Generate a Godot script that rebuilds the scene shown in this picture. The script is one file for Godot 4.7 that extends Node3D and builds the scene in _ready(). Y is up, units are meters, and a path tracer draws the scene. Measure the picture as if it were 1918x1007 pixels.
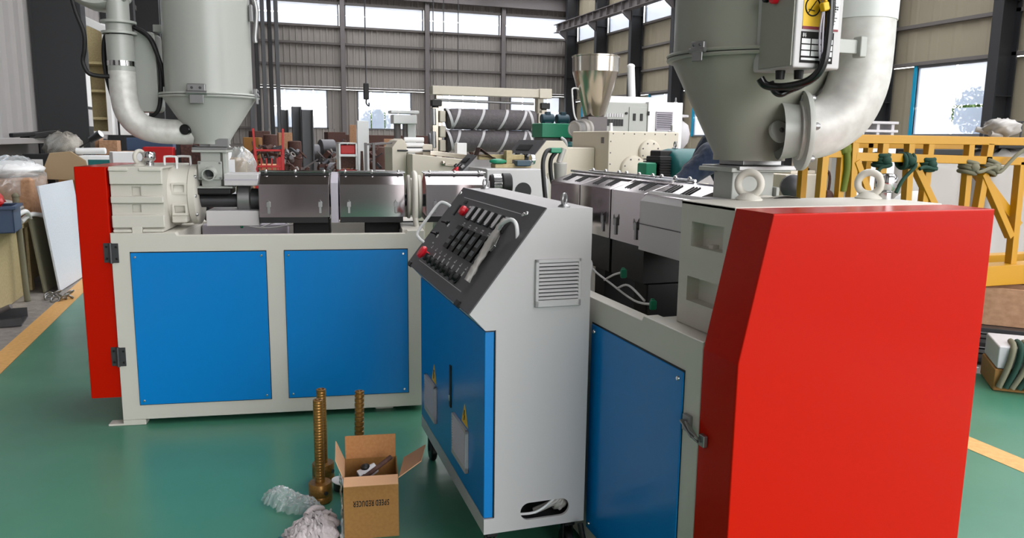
extends Node3D

# ---------------------------------------------------------------- mesh collector
class MB:
	var v := PackedVector3Array()
	var n := PackedVector3Array()
	var uv := PackedVector2Array()

	func tri(a: Vector3, b: Vector3, c: Vector3, na: Vector3, nb: Vector3, nc: Vector3, ua := Vector2.ZERO, ub := Vector2.ZERO, uc := Vector2.ZERO) -> void:
		if (b - a).cross(c - a).dot(na + nb + nc) > 0.0:
			v.append(a); v.append(c); v.append(b)
			n.append(na); n.append(nc); n.append(nb)
			uv.append(ua); uv.append(uc); uv.append(ub)
		else:
			v.append(a); v.append(b); v.append(c)
			n.append(na); n.append(nb); n.append(nc)
			uv.append(ua); uv.append(ub); uv.append(uc)

	func quad(a: Vector3, b: Vector3, c: Vector3, d: Vector3, nn: Vector3) -> void:
		tri(a, b, c, nn, nn, nn, Vector2(0, 1), Vector2(1, 1), Vector2(1, 0))
		tri(a, c, d, nn, nn, nn, Vector2(0, 1), Vector2(1, 0), Vector2(0, 0))

	func squad(a: Vector3, b: Vector3, c: Vector3, d: Vector3, na: Vector3, nb: Vector3, nc: Vector3, nd: Vector3) -> void:
		tri(a, b, c, na, nb, nc)
		tri(a, c, d, na, nc, nd)

	func box(c: Vector3, s: Vector3, bv := 0.0, bs := Basis()) -> void:
		var h := s / 2.0
		bv = minf(bv, minf(h.x, minf(h.y, h.z)) * 0.9)
		var g := h - Vector3(bv, bv, bv)
		for i in 3:
			var j := (i + 1) % 3
			var k := (i + 2) % 3
			for sg in [-1.0, 1.0]:
				var p := []
				for q in [[-1, -1], [1, -1], [1, 1], [-1, 1]]:
					var w := Vector3.ZERO
					w[i] = sg * h[i]; w[j] = q[0] * g[j]; w[k] = q[1] * g[k]
					p.append(c + bs * w)
				var nn := Vector3.ZERO
				nn[i] = sg
				quad(p[0], p[1], p[2], p[3], bs * nn)
		if bv <= 0.0:
			return
		for i in 3:
			var j := (i + 1) % 3
			var k := (i + 2) % 3
			for si in [-1.0, 1.0]:
				for sj in [-1.0, 1.0]:
					var a := Vector3.ZERO
					var b := Vector3.ZERO
					a[i] = si * h[i]; a[j] = sj * g[j]
					b[i] = si * g[i]; b[j] = sj * h[j]
					var dk := Vector3.ZERO
					dk[k] = g[k]
					var ni := Vector3.ZERO
					var nj := Vector3.ZERO
					ni[i] = si
					nj[j] = sj
					squad(c + bs * (a - dk), c + bs * (a + dk), c + bs * (b + dk), c + bs * (b - dk), bs * ni, bs * ni, bs * nj, bs * nj)
		for sx in [-1.0, 1.0]:
			for sy in [-1.0, 1.0]:
				for sz in [-1.0, 1.0]:
					var sv := Vector3(sx, sy, sz)
					tri(c + bs * (sv * Vector3(h.x, g.y, g.z)), c + bs * (sv * Vector3(g.x, h.y, g.z)), c + bs * (sv * Vector3(g.x, g.y, h.z)), bs * Vector3(sx, 0, 0), bs * Vector3(0, sy, 0), bs * Vector3(0, 0, sz))

	func slab(a: Vector3, b: Vector3, bv := 0.0) -> void:      # box between two corners
		box((a + b) / 2.0, (b - a).abs(), bv)

	func bar(a: Vector3, b: Vector3, w: float, t: float, bv := 0.0, upv := Vector3.UP) -> void:   # square bar from a to b
		var d := (b - a)
		var y := d.normalized()
		if absf(y.dot(upv)) > 0.98:
			upv = Vector3.RIGHT
		var x := upv.cross(y).normalized()
		box((a + b) / 2.0, Vector3(w, d.length(), t), bv, Basis(x, y, x.cross(y)))

	static func frame(y: Vector3) -> Basis:
		y = y.normalized()
		var t := Vector3.RIGHT if absf(y.x) < 0.9 else Vector3.FORWARD
		var x := t.cross(y).normalized()
		return Basis(x, y, x.cross(y))

	func lathe(o: Vector3, axis: Vector3, prof: Array, seg := 32, arc := TAU) -> void:   # prof: Vector2(radius, height)
		var bs := frame(axis)
		var m := prof.size() - 1
		var sn := []
		for i in m:
			var d: Vector2 = prof[i + 1] - prof[i]
			sn.append(Vector2(d.y, -d.x).normalized())
		for i in m:
			var n0: Vector2 = sn[i]
			var n1: Vector2 = sn[i]
			if i > 0 and sn[i - 1].dot(sn[i]) > 0.72:
				n0 = (sn[i - 1] + sn[i]).normalized()
			if i < m - 1 and sn[i + 1].dot(sn[i]) > 0.72:
				n1 = (sn[i + 1] + sn[i]).normalized()
			var p0: Vector2 = prof[i]
			var p1: Vector2 = prof[i + 1]
			for k in seg:
				var a := arc * k / seg
				var b := arc * (k + 1) / seg
				var ea := bs.x * cos(a) + bs.z * sin(a)
				var eb := bs.x * cos(b) + bs.z * sin(b)
				var A := o + ea * p0.x + bs.y * p0.y
				var B := o + eb * p0.x + bs.y * p0.y
				var C := o + eb * p1.x + bs.y * p1.y
				var D := o + ea * p1.x + bs.y * p1.y
				var nA := ea * n0.x + bs.y * n0.y
				var nB := eb * n0.x + bs.y * n0.y
				var nC := eb * n1.x + bs.y * n1.y
				var nD := ea * n1.x + bs.y * n1.y
				if p0.x < 1e-5:
					tri(A, C, D, nA, nC, nD)
				elif p1.x < 1e-5:
					tri(A, B, C, nA, nB, nC)
				else:
					squad(A, B, C, D, nA, nB, nC, nD)

	func cyl(p0: Vector3, p1: Vector3, r0: float, r1 := -1.0, seg := 20, bv := 0.0) -> void:
		if r1 < 0.0:
			r1 = r0
		var L := (p1 - p0).length()
		var pr := [Vector2(0, 0), Vector2(r0 - bv, 0), Vector2(r0, bv), Vector2(r1, L - bv), Vector2(r1 - bv, L), Vector2(0, L)] if bv > 0.0 else [Vector2(0, 0), Vector2(r0, 0), Vector2(r1, L), Vector2(0, L)]
		lathe(p0, p1 - p0, pr, seg)

	func pipe(p0: Vector3, p1: Vector3, ro: float, ri: float, seg := 24) -> void:
		var L := (p1 - p0).length()
		lathe(p0, p1 - p0, [Vector2(ri, L), Vector2(ri, 0), Vector2(ro, 0), Vector2(ro, L), Vector2(ri, L)], seg)

	func tube(pts: Array, r: float, seg := 8, closed := false) -> void:
		var m := pts.size()
		var fr := []
		var x := Vector3.ZERO
		for i in m:
			var a: Vector3 = pts[(i - 1 + m) % m] if closed else pts[maxi(i - 1, 0)]
			var b: Vector3 = pts[(i + 1) % m] if closed else pts[mini(i + 1, m - 1)]
			var t := (b - a).normalized()
			if i == 0:
				x = frame(t).x
			x = (x - t * x.dot(t)).normalized()
			fr.append([x, t.cross(x), t])
		var last := m if closed else m - 1
		for i in last:
			var j := (i + 1) % m
			for k in seg:
				var a := TAU * k / seg
				var b := TAU * (k + 1) / seg
				var na: Vector3 = fr[i][0] * cos(a) + fr[i][1] * sin(a)
				var nb: Vector3 = fr[i][0] * cos(b) + fr[i][1] * sin(b)
				var nc: Vector3 = fr[j][0] * cos(b) + fr[j][1] * sin(b)
				var nd: Vector3 = fr[j][0] * cos(a) + fr[j][1] * sin(a)
				squad(pts[i] + na * r, pts[i] + nb * r, pts[j] + nc * r, pts[j] + nd * r, na, nb, nc, nd)
		if not closed:
			for e in [0, m - 1]:
				var t: Vector3 = fr[e][2] * (-1.0 if e == 0 else 1.0)
				for k in seg:
					var a := TAU * k / seg
					var b := TAU * (k + 1) / seg
					tri(pts[e], pts[e] + (fr[e][0] * cos(a) + fr[e][1] * sin(a)) * r, pts[e] + (fr[e][0] * cos(b) + fr[e][1] * sin(b)) * r, t, t, t)

	func torus(c: Vector3, axis: Vector3, R: float, r: float, seg := 32, rs := 12) -> void:
		var bs := frame(axis)
		var p := []
		for k in seg:
			var a := TAU * k / seg
			p.append(c + (bs.x * cos(a) + bs.z * sin(a)) * R)
		tube(p, r, rs, true)

	func ball(c: Vector3, r: Vector3, seg := 20, noise: FastNoiseLite = null, amp := 0.0, bs := Basis()) -> void:
		var rows := []
		var half := seg / 2
		for i in half + 1:
			var th := PI * i / half
			var row := []
			for k in seg + 1:
				var ph := TAU * (k % seg) / seg
				var d := Vector3(sin(th) * cos(ph), cos(th), sin(th) * sin(ph))
				var f := 1.0
				if noise:
					f += amp * noise.get_noise_3dv(d * 10.0 + c * 3.0)
				row.append(c + bs * (d * r * f))
			rows.append(row)
		patch(rows, true, c)

	func patch(rows: Array, around := false, mid := Vector3.INF) -> void:    # smooth grid
		var R := rows.size()
		var C: int = rows[0].size()
		var nn := []
		for i in R:
			var row := []
			for j in C:
				var du: Vector3 = rows[mini(i + 1, R - 1)][j] - rows[maxi(i - 1, 0)][j]
				var j0 := j - 1
				var j1 := j + 1
				if around:
					j0 = (j - 1 + C - 1) % (C - 1)
					j1 = (j + 1) % (C - 1)
				else:
					j0 = maxi(j0, 0)
					j1 = mini(j1, C - 1)
				var dv: Vector3 = rows[i][j1] - rows[i][j0]
				var q := du.cross(dv)
				if q.length() < 1e-12:
					q = (rows[i][j] - mid) if mid.is_finite() else Vector3.UP
				q = q.normalized()
				if mid.is_finite() and q.dot(rows[i][j] - mid) < 0.0:
					q = -q
				row.append(q)
			nn.append(row)
		for i in R - 1:
			for j in C - 1:
				squad(rows[i][j], rows[i][j + 1], rows[i + 1][j + 1], rows[i + 1][j], nn[i][j], nn[i][j + 1], nn[i + 1][j + 1], nn[i + 1][j])

	func prism(poly: PackedVector2Array, depth: float, xf := Transform3D(), bv := 0.0) -> void:   # polygon in local xy pushed along local z
		var m := poly.size()
		var area := 0.0
		for i in m:
			area += poly[i].cross(poly[(i + 1) % m])
		if area < 0.0:
			poly = poly.duplicate()
			poly.reverse()
		var ins := PackedVector2Array()
		for i in m:
			var a := (poly[i] - poly[(i - 1 + m) % m]).normalized()
			var b := (poly[(i + 1) % m] - poly[i]).normalized()
			var na := Vector2(-a.y, a.x)
			var nb := Vector2(-b.y, b.x)
			var w := na + nb
			ins.append(poly[i] + w * (bv / maxf(0.3, 1.0 + na.dot(nb))))
		var B := xf.basis
		for i in m:
			var j := (i + 1) % m
			var e := (poly[j] - poly[i]).normalized()
			var o3 := B * Vector3(e.y, -e.x, 0)
			var zf := B * Vector3(0, 0, 1)
			var p := func(q: Vector2, z: float) -> Vector3: return xf * Vector3(q.x, q.y, z)
			quad(p.call(poly[i], bv), p.call(poly[j], bv), p.call(poly[j], depth - bv), p.call(poly[i], depth - bv), o3)
			if bv > 0.0:
				squad(p.call(ins[i], 0), p.call(ins[j], 0), p.call(poly[j], bv), p.call(poly[i], bv), -zf, -zf, o3, o3)
				squad(p.call(ins[i], depth), p.call(ins[j], depth), p.call(poly[j], depth - bv), p.call(poly[i], depth - bv), zf, zf, o3, o3)
		var idx := Geometry2D.triangulate_polygon(ins)
		for t in range(0, idx.size(), 3):
			for z in [0.0, depth]:
				var nn := B * Vector3(0, 0, 1 if z > 0.0 else -1)
				tri(xf * Vector3(ins[idx[t]].x, ins[idx[t]].y, z), xf * Vector3(ins[idx[t + 1]].x, ins[idx[t + 1]].y, z), xf * Vector3(ins[idx[t + 2]].x, ins[idx[t + 2]].y, z), nn, nn, nn)

	func holed(r: Rect2, holes: Array, t: float, xf := Transform3D()) -> void:   # plate in local xy with rectangular holes, thickness along -z
		var xs := [r.position.x, r.end.x]
		var ys := [r.position.y, r.end.y]
		for h in holes:
			xs.append_array([h.position.x, h.end.x])
			ys.append_array([h.position.y, h.end.y])
		xs.sort()
		ys.sort()
		for i in xs.size() - 1:
			for j in ys.size() - 1:
				var a := Vector2(xs[i], ys[j])
				var b := Vector2(xs[i + 1], ys[j + 1])
				if b.x - a.x < 1e-6 or b.y - a.y < 1e-6:
					continue
				var open := false
				for h in holes:
					if h.has_point((a + b) / 2.0):
						open = true
				if not open:
					box(xf * Vector3((a.x + b.x) / 2, (a.y + b.y) / 2, -t / 2), Vector3(b.x - a.x, b.y - a.y, t), 0.0, xf.basis)

	func corrugated(a: Vector3, b: Vector3, h: float, out: Vector3, pitch := 0.4, deep := 0.04, thick := 0.05) -> void:   # ribbed sheet from a to b, h high
		var d := (b - a).normalized()
		var L := (b - a).length()
		var k := maxi(1, roundi(L / pitch))
		var pts := []
		for i in k:
			var s := L * i / k
			var w := L / k
			pts.append([s, 0.0]); pts.append([s + w * 0.55, 0.0]); pts.append([s + w * 0.65, deep]); pts.append([s + w * 0.9, deep])
		pts.append([L, 0.0])
		var U := Vector3.UP * h
		for i in pts.size() - 1:
			var p: Vector3 = a + d * pts[i][0] + out * pts[i][1]
			var q: Vector3 = a + d * pts[i + 1][0] + out * pts[i + 1][1]
			var e := (q - p).normalized()
			var nn := e.cross(Vector3.UP).normalized()
			if nn.dot(out) < 0.0:
				nn = -nn
			quad(p, q, q + U, p + U, nn)
		var bk := -out * thick
		quad(a + bk, b + bk, b + bk + U, a + bk + U, -out)
		quad(a, b, b + bk, a + bk, Vector3.DOWN)
		quad(a + U, b + U, b + bk + U, a + bk + U, Vector3.UP)
		quad(a, a + bk, a + bk + U, a + U, -d)
		quad(b, b + bk, b + bk + U, b + U, d)

	func mesh() -> ArrayMesh:
		var arr := []
		arr.resize(Mesh.ARRAY_MAX)
		arr[Mesh.ARRAY_VERTEX] = v
		arr[Mesh.ARRAY_NORMAL] = n
		arr[Mesh.ARRAY_TEX_UV] = uv
		var m := ArrayMesh.new()
		if v.size():
			m.add_surface_from_arrays(Mesh.PRIMITIVE_TRIANGLES, arr)
		return m

# ---------------------------------------------------------------- scene helpers
var M := {}
var taken := {}

func V(x: float, y: float, z: float) -> Vector3:
	return Vector3(x, y, z)

func numbered(called: String) -> String:
	var k: int = taken.get(called, 0)
	taken[called] = k + 1
	return called if k == 0 else "%s_%03d" % [called, k]

func thing(called: String, label: String, category: String, at := Vector3.ZERO, turn := 0.0, group := "") -> Node3D:
	var o := Node3D.new()
	o.name = numbered(called)
	add_child(o, true)
	o.position = at
	o.rotation.y = turn
	o.set_meta("label", label)
	o.set_meta("category", category)
	if group:
		o.set_meta("group", group)
	return o

func part(called: String, mb: MB, m: Material, parent: Node, label := "") -> MeshInstance3D:
	return part_mesh(called, mb.mesh(), m, parent, label)

func part_mesh(called: String, mesh: Mesh, m: Material, parent: Node, label := "", xf := Transform3D()) -> MeshInstance3D:
	var o := MeshInstance3D.new()
	o.mesh = mesh
	o.material_override = m
	o.transform = xf
	var k := 0
	var nm := called
	while parent.has_node(NodePath(nm)):
		k += 1
		nm = "%s_%03d" % [called, k]
	o.name = nm
	parent.add_child(o, true)
	if label:
		o.set_meta("label", label)
	return o

func single(called: String, mb: MB, m: Material, label: String, category: String, group := "") -> MeshInstance3D:
	var o := MeshInstance3D.new()
	o.mesh = mb.mesh()
	o.material_override = m
	o.name = numbered(called)
	add_child(o, true)
	o.set_meta("label", label)
	o.set_meta("category", category)
	if group:
		o.set_meta("group", group)
	return o

func struct(called: String, mb: MB, m: Material, label := "") -> MeshInstance3D:
	var o := MeshInstance3D.new()
	o.mesh = mb.mesh()
	o.material_override = m
	o.name = numbered(called)
	add_child(o, true)
	o.set_meta("kind", "structure")
	if label:
		o.set_meta("label", label)
	return o

func dup(src: Node3D, at: Vector3, turn: float, label: String) -> Node3D:
	var base := String(src.name).trim_suffix("_" + String(src.name).get_slice("_", String(src.name).get_slice_count("_") - 1)) if String(src.name).right(3).is_valid_int() else String(src.name)
	var o: Node3D = src.duplicate()
	o.name = numbered(base)
	add_child(o, true)
	o.position = at
	o.rotation.y = turn
	o.set_meta("label", label)
	return o

func noise_tex(freq: float, sd: int, normal := false, strength := 4.0, ramp: Gradient = null, octaves := 4) -> NoiseTexture2D:
	var f := FastNoiseLite.new()
	f.seed = sd
	f.frequency = freq
	f.fractal_octaves = octaves
	var t := NoiseTexture2D.new()
	t.width = 512
	t.height = 512
	t.seamless = true
	t.noise = f
	if normal:
		t.as_normal_map = true
		t.bump_strength = strength
	if ramp:
		t.color_ramp = ramp
	return t

func ramp2(a: Color, b: Color) -> Gradient:
	var g := Gradient.new()
	g.set_color(0, a)
	g.set_color(1, b)
	return g

func mat(key: String, c: Color, rough := 0.5, metal := 0.0) -> StandardMaterial3D:
	var m := StandardMaterial3D.new()
	m.resource_name = key
	m.albedo_color = c
	m.roughness = rough
	m.metallic = metal
	M[key] = m
	return m

func mottled(key: String, a: Color, b: Color, rough: float, scale: float, freq := 0.02, sd := 1, metal := 0.0, bump := 0.0) -> StandardMaterial3D:
	var m := mat(key, Color.WHITE, rough, metal)
	m.albedo_texture = noise_tex(freq, sd, false, 4.0, ramp2(a, b))
	m.uv1_triplanar = true
	m.uv1_world_triplanar = true
	m.uv1_scale = Vector3.ONE * scale
	if bump > 0.0:
		m.normal_enabled = true
		m.normal_texture = noise_tex(freq * 3.0, sd + 50, true, 6.0)
		m.normal_scale = bump
	return m

func smooth(pts: Array, sub := 6, closed := false) -> Array:     # Catmull-Rom
	var out := []
	var m := pts.size()
	var last := m if closed else m - 1
	for i in last:
		var p1: Vector3 = pts[i]
		var p2: Vector3 = pts[(i + 1) % m]
		var p0: Vector3 = pts[(i - 1 + m) % m] if closed else pts[maxi(i - 1, 0)]
		var p3: Vector3 = pts[(i + 2) % m] if closed else pts[mini(i + 2, m - 1)]
		for k in sub:
			out.append(p1.cubic_interpolate(p2, p0, p3, float(k) / sub))
	if not closed:
		out.append(pts[m - 1])
	return out

func text_mesh(s: String, h: float, depth := 0.001, font := "Droid Sans") -> TextMesh:
	var t := TextMesh.new()
	var f := SystemFont.new()
	f.font_names = PackedStringArray([font])
	f.font_weight = 700
	t.font = f
	t.text = s
	t.font_size = 32
	t.pixel_size = h / 32.0
	t.depth = depth
	return t

func bolts(parent: Node, spots: Array, axis: Vector3, r: float, m: Material, called := "screw", len := 0.0) -> void:
	var mb := MB.new()
	var L := len if len > 0.0 else r * 0.8
	mb.lathe(Vector3.ZERO, axis, [Vector2(r, 0), Vector2(r, L * 0.6), Vector2(r * 0.7, L), Vector2(0, L)], 10)
	var mesh := mb.mesh()
	for p in spots:
		part_mesh(called, mesh, m, parent, "", Transform3D(Basis(), p))

# surface nets over tapered capsules joined with a smooth minimum: bones are [a, ra, b, rb]
func nets(mb: MB, bones: Array, cell: float, k: float, wob: FastNoiseLite = null, amp := 0.0) -> void:
	var d := {}
	var lo := Vector3.INF
	for b in bones:
		lo = lo.min((b[0] as Vector3) - Vector3.ONE * (b[1] + 0.1)).min((b[2] as Vector3) - Vector3.ONE * (b[3] + 0.1))
	var field := func(p: Vector3) -> float:
		var acc := 0.0
		for b in bones:
			var a: Vector3 = b[0]
			var ab: Vector3 = b[2] - a
			var t := clampf((p - a).dot(ab) / maxf(ab.length_squared(), 1e-9), 0.0, 1.0)
			var ds: float = (p - a - ab * t).length() - lerpf(b[1], b[3], t)
			acc += exp(-ds / k)
		var r := -k * log(maxf(acc, 1e-30))
		if wob:
			r += amp * wob.get_noise_3dv(p * 40.0)
		return r
	for b in bones:
		var rr: float = maxf(b[1], b[3]) + cell * 2.0 + amp
		var p0: Vector3 = (b[0] as Vector3).min(b[2]) - Vector3.ONE * rr
		var p1: Vector3 = (b[0] as Vector3).max(b[2]) + Vector3.ONE * rr
		var i0 := Vector3i(((p0 - lo) / cell).floor())
		var i1 := Vector3i(((p1 - lo) / cell).ceil())
		var ab: Vector3 = b[2] - b[0]
		for x in range(i0.x, i1.x + 1):
			for y in range(i0.y, i1.y + 1):
				for z in range(i0.z, i1.z + 1):
					var key := Vector3i(x, y, z)
					if d.has(key):
						continue
					var p := lo + Vector3(key) * cell
					var t := clampf((p - b[0]).dot(ab) / maxf(ab.length_squared(), 1e-9), 0.0, 1.0)
					if (p - b[0] - ab * t).length() > rr + cell:
						continue
					d[key] = field.call(p)
	var vert := {}
	var corner := []
	for i in 8:
		corner.append(Vector3i(i & 1, (i >> 1) & 1, (i >> 2) & 1))
	for key in d:
		var ok := true
		var vals := []
		for cc in corner:
			if not d.has(key + cc):
				ok = false
				break
			vals.append(d[key + cc])
		if not ok:
			continue
		var sum := Vector3.ZERO
		var cnt := 0
		for i in 8:
			for ax in 3:
				var j: int = i | (1 << ax)
				if j == i:
					continue
				if (vals[i] < 0.0) != (vals[j] < 0.0):
					var f: float = vals[i] / (vals[i] - vals[j])
					sum += Vector3(corner[i]).lerp(Vector3(corner[j]), f)
					cnt += 1
		if cnt:
			vert[key] = lo + (Vector3(key) + sum / cnt) * cell
	var nrm := {}
	var e := cell * 0.5
	for key in vert:
		var p: Vector3 = vert[key]
		var g := Vector3(field.call(p + Vector3(e, 0, 0)) - field.call(p - Vector3(e, 0, 0)), field.call(p + Vector3(0, e, 0)) - field.call(p - Vector3(0, e, 0)), field.call(p + Vector3(0, 0, e)) - field.call(p - Vector3(0, 0, e)))
		nrm[key] = g.normalized()
	for key in vert:
		for ax in 3:
			var o := Vector3i.ZERO
			o[ax] = 1
			if not d.has(key + o) or not d.has(key):
				continue
			if (d[key] < 0.0) == (d[key + o] < 0.0):
				continue
			var u := Vector3i.ZERO
			var w := Vector3i.ZERO
			u[(ax + 1) % 3] = 1
			w[(ax + 2) % 3] = 1
			var ks := [key, key - u, key - u - w, key - w]
			var all := true
			for q in ks:
				if not vert.has(q):
					all = false
			if all:
				mb.squad(vert[ks[0]], vert[ks[1]], vert[ks[2]], vert[ks[3]], nrm[ks[0]], nrm[ks[1]], nrm[ks[2]], nrm[ks[3]])

# ---------------------------------------------------------------- the scene
func _ready() -> void:
	var yaw := 0.3318
	var pitch := 0.1634
	var roll := 0.0129
	var fwd := V(sin(yaw) * cos(pitch), -sin(pitch), -cos(yaw) * cos(pitch))
	var rt := V(cos(yaw), 0, sin(yaw))
	var up := rt.cross(fwd)
	var cam := Camera3D.new()
	cam.name = "camera"
	cam.fov = rad_to_deg(2.0 * atan(503.5 / 1463.0))
	cam.near = 0.05
	cam.far = 300.0
	cam.transform = Transform3D(Basis(rt * cos(roll) + up * sin(roll), up * cos(roll) - rt * sin(roll), -fwd), V(0, 1.5, 0))
	add_child(cam)
	cam.current = true

	var env := Environment.new()
	var sky := Sky.new()
	var sm := ProceduralSkyMaterial.new()
	sm.sky_top_color = Color(0.95, 0.95, 0.96)
	sm.sky_horizon_color = Color(0.98, 0.98, 0.98)
	sm.ground_bottom_color = Color(0.58, 0.57, 0.55)
	sm.ground_horizon_color = Color(0.76, 0.75, 0.74)
	sky.sky_material = sm
	env.background_mode = Environment.BG_SKY
	env.sky = sky
	env.background_energy_multiplier = 3.0
	env.tonemap_mode = Environment.TONE_MAPPER_LINEAR
	env.tonemap_exposure = 2.35
	env.sdfgi_enabled = true
	env.ssao_enabled = true
	env.ssil_enabled = true
	var we := WorldEnvironment.new()
	we.name = "environment"
	we.environment = env
	add_child(we)

	materials()
	hall()
	windows_and_trees()
	extruders()
	hoppers()
	control_cabinet()
	floor_things()
	middle_machines()
	worker()
	left_side()
	far_clutter()
	right_side()

func materials() -> void:
	mat("cream", Color(0.80, 0.785, 0.745), 0.42)
	mat("offwhite", Color(0.755, 0.745, 0.745), 0.4)
	mat("cream_cast", Color(0.79, 0.775, 0.735), 0.5)
	mat("ivory", Color(0.80, 0.765, 0.70), 0.4)
	var b := mat("blue", Color(0.0, 0.49, 0.79), 0.3)
	b.clearcoat_enabled = true
	b.clearcoat = 0.2
	b.metallic_specular = 0.35
	b.clearcoat_roughness = 0.15
	var o := mat("orange", Color(0.72, 0.075, 0.0), 0.22)
	o.metallic_specular = 0.25
	mat("polished", Color(0.74, 0.71, 0.72), 0.08, 1.0)
	mat("stainless", Color(0.72, 0.69, 0.64), 0.2, 1.0)
	mat("steel", Color(0.6, 0.6, 0.6), 0.35, 0.9)
	mat("chrome", Color(0.8, 0.8, 0.8), 0.1, 1.0)
	mat("dark_steel", Color(0.32, 0.32, 0.33), 0.4, 0.7)
	mat("black", Color(0.018, 0.018, 0.02), 0.5)
	mat("black_gloss", Color(0.02, 0.02, 0.022), 0.2)
	mat("rubber", Color(0.022, 0.022, 0.023), 0.6)
	mat("hopper_grey", Color(0.655, 0.665, 0.64), 0.32)
	mat("hopper_shaded", Color(0.58, 0.58, 0.535), 0.35)  # hopper grey darkened: shade on the right dryer put into the colour
	mat("duct_white", Color(0.86, 0.87, 0.86), 0.35)
	mat("tray_grey", Color(0.68, 0.66, 0.70), 0.4)
	mottled("zinc", Color(0.74, 0.73, 0.71), Color(0.86, 0.86, 0.84), 0.42, 3.0, 0.012, 3, 0.1)
	mat("panel_grey", Color(0.30, 0.295, 0.305), 0.5)
	mat("red", Color(0.72, 0.05, 0.06), 0.4)
	mat("knob_red", Color(0.85, 0.08, 0.16), 0.3)
	mat("white", Color(0.9, 0.9, 0.9), 0.45)
	mat("paper", Color(0.92, 0.92, 0.92), 0.7)
	mat("yellow", Color(0.72, 0.52, 0.02), 0.4)
	mat("label_yellow", Color(0.9, 0.72, 0.05), 0.5)
	mat("label_red", Color(0.5, 0.08, 0.14), 0.5)
	mat("teal", Color(0.0, 0.36, 0.36), 0.4)
	mat("green_paint", Color(0.0, 0.50, 0.36), 0.4)
	mat("motor_blue", Color(0.10, 0.24, 0.30), 0.45)
	mat("column_dark", Color(0.135, 0.14, 0.15), 0.55)
	mat("column_grey", Color(0.42, 0.40, 0.40), 0.55)
	mat("girt", Color(0.38, 0.365, 0.355), 0.6)
	mat("sheet_grey", Color(0.55, 0.53, 0.51), 0.6)
	mat("sheet_cream", Color(0.56, 0.53, 0.455), 0.6)
	mat("sheet_white", Color(0.60, 0.585, 0.58), 0.6)
	mat("window_frame", Color(0.40, 0.41, 0.42), 0.5)
	mat("window_blue", Color(0.0, 0.55, 0.70), 0.4)
	var g := mat("glass", Color(0.95, 0.98, 1.0, 0.08), 0.02)
	g.transparency = BaseMaterial3D.TRANSPARENCY_ALPHA
	var gd := mat("glass_dimmed", Color(0.82, 0.87, 0.94, 0.68), 0.05)  # opacity added to dim the overbright sky behind the panes
	gd.transparency = BaseMaterial3D.TRANSPARENCY_ALPHA
	mat("tan", Color(0.62, 0.53, 0.41), 0.85)
	mottled("concrete", Color(0.46, 0.44, 0.43), Color(0.60, 0.58, 0.56), 0.55, 0.5, 0.03, 5, 0.0, 0.15)
	var f := mottled("epoxy", Color(0.25, 0.48, 0.385), Color(0.275, 0.505, 0.41), 0.3, 0.25, 0.012, 8)
	f.roughness_texture = noise_tex(0.02, 12, false, 4.0, ramp2(Color(0.30, 0.30, 0.30), Color(0.36, 0.36, 0.36)))
	f.roughness = 1.0
	mottled("line_yellow", Color(0.80, 0.60, 0.34), Color(0.88, 0.69, 0.42), 0.5, 1.5, 0.03, 9)
	var br := mottled("brass", Color(0.52, 0.37, 0.17), Color(0.68, 0.51, 0.27), 0.35, 6.0, 0.03, 21, 0.6)
	br.uv1_world_triplanar = false
	mottled("cardboard", Color(0.56, 0.40, 0.20), Color(0.62, 0.45, 0.24), 0.85, 4.0, 0.03, 22)
	mottled("cardboard_in", Color(0.66, 0.45, 0.27), Color(0.72, 0.52, 0.33), 0.9, 4.0, 0.03, 23)
	mat("flap_pale", Color(0.80, 0.62, 0.47), 0.85)
	mottled("wood", Color(0.62, 0.46, 0.34), Color(0.76, 0.60, 0.47), 0.8, 2.0, 0.02, 24)
	mottled("rusty", Color(0.20, 0.12, 0.10), Color(0.42, 0.28, 0.24), 0.75, 2.5, 0.03, 25)
	mottled("cloth", Color(0.70, 0.66, 0.66), Color(0.86, 0.83, 0.83), 0.95, 8.0, 0.04, 26, 0.0, 0.4)
	var j := mottled("jacket", Color(0.055, 0.10, 0.18), Color(0.09, 0.15, 0.25), 0.9, 6.0, 0.03, 27, 0.0, 0.5)
	j.rim_enabled = true
	j.rim = 0.3
	mat("trousers", Color(0.08, 0.09, 0.12), 0.9)
	mat("skin", Color(0.70, 0.50, 0.40), 0.6)
	mat("lips", Color(0.55, 0.28, 0.24), 0.6)
	mat("hair", Color(0.03, 0.025, 0.02), 0.6)
	var w := mottled("wrap_dark", Color(0.33, 0.31, 0.32), Color(0.40, 0.38, 0.39), 0.7, 1.5, 0.02, 28, 0.0, 0.5)
	w.uv1_world_triplanar = false
	mat("strap_white", Color(0.78, 0.77, 0.78), 0.5)
	var p := mat("plastic_film", Color(0.93, 0.95, 0.95, 0.22), 0.12)
	p.transparency = BaseMaterial3D.TRANSPARENCY_ALPHA
	mottled("foil", Color(0.42, 0.40, 0.37), Color(0.66, 0.64, 0.60), 0.35, 5.0, 0.03, 61, 0.4, 0.6)
	mat("section_grey", Color(0.33, 0.34, 0.35), 0.5)
	mat("film_milky", Color(0.66, 0.645, 0.625), 0.3)
	mat("rope_green", Color(0.05, 0.22, 0.17), 0.8)
	mat("band_green", Color(0.36, 0.40, 0.05), 0.7)
	mat("rope_grey", Color(0.45, 0.44, 0.36), 0.85)
	mat("bin_blue", Color(0.22, 0.30, 0.42), 0.5)
	mottled("bench", Color(0.66, 0.60, 0.44), Color(0.74, 0.68, 0.52), 0.7, 2.0, 0.03, 29)
	mottled("board_white", Color(0.80, 0.82, 0.86), Color(0.86, 0.88, 0.91), 0.5, 2.0, 0.04, 30)
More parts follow.
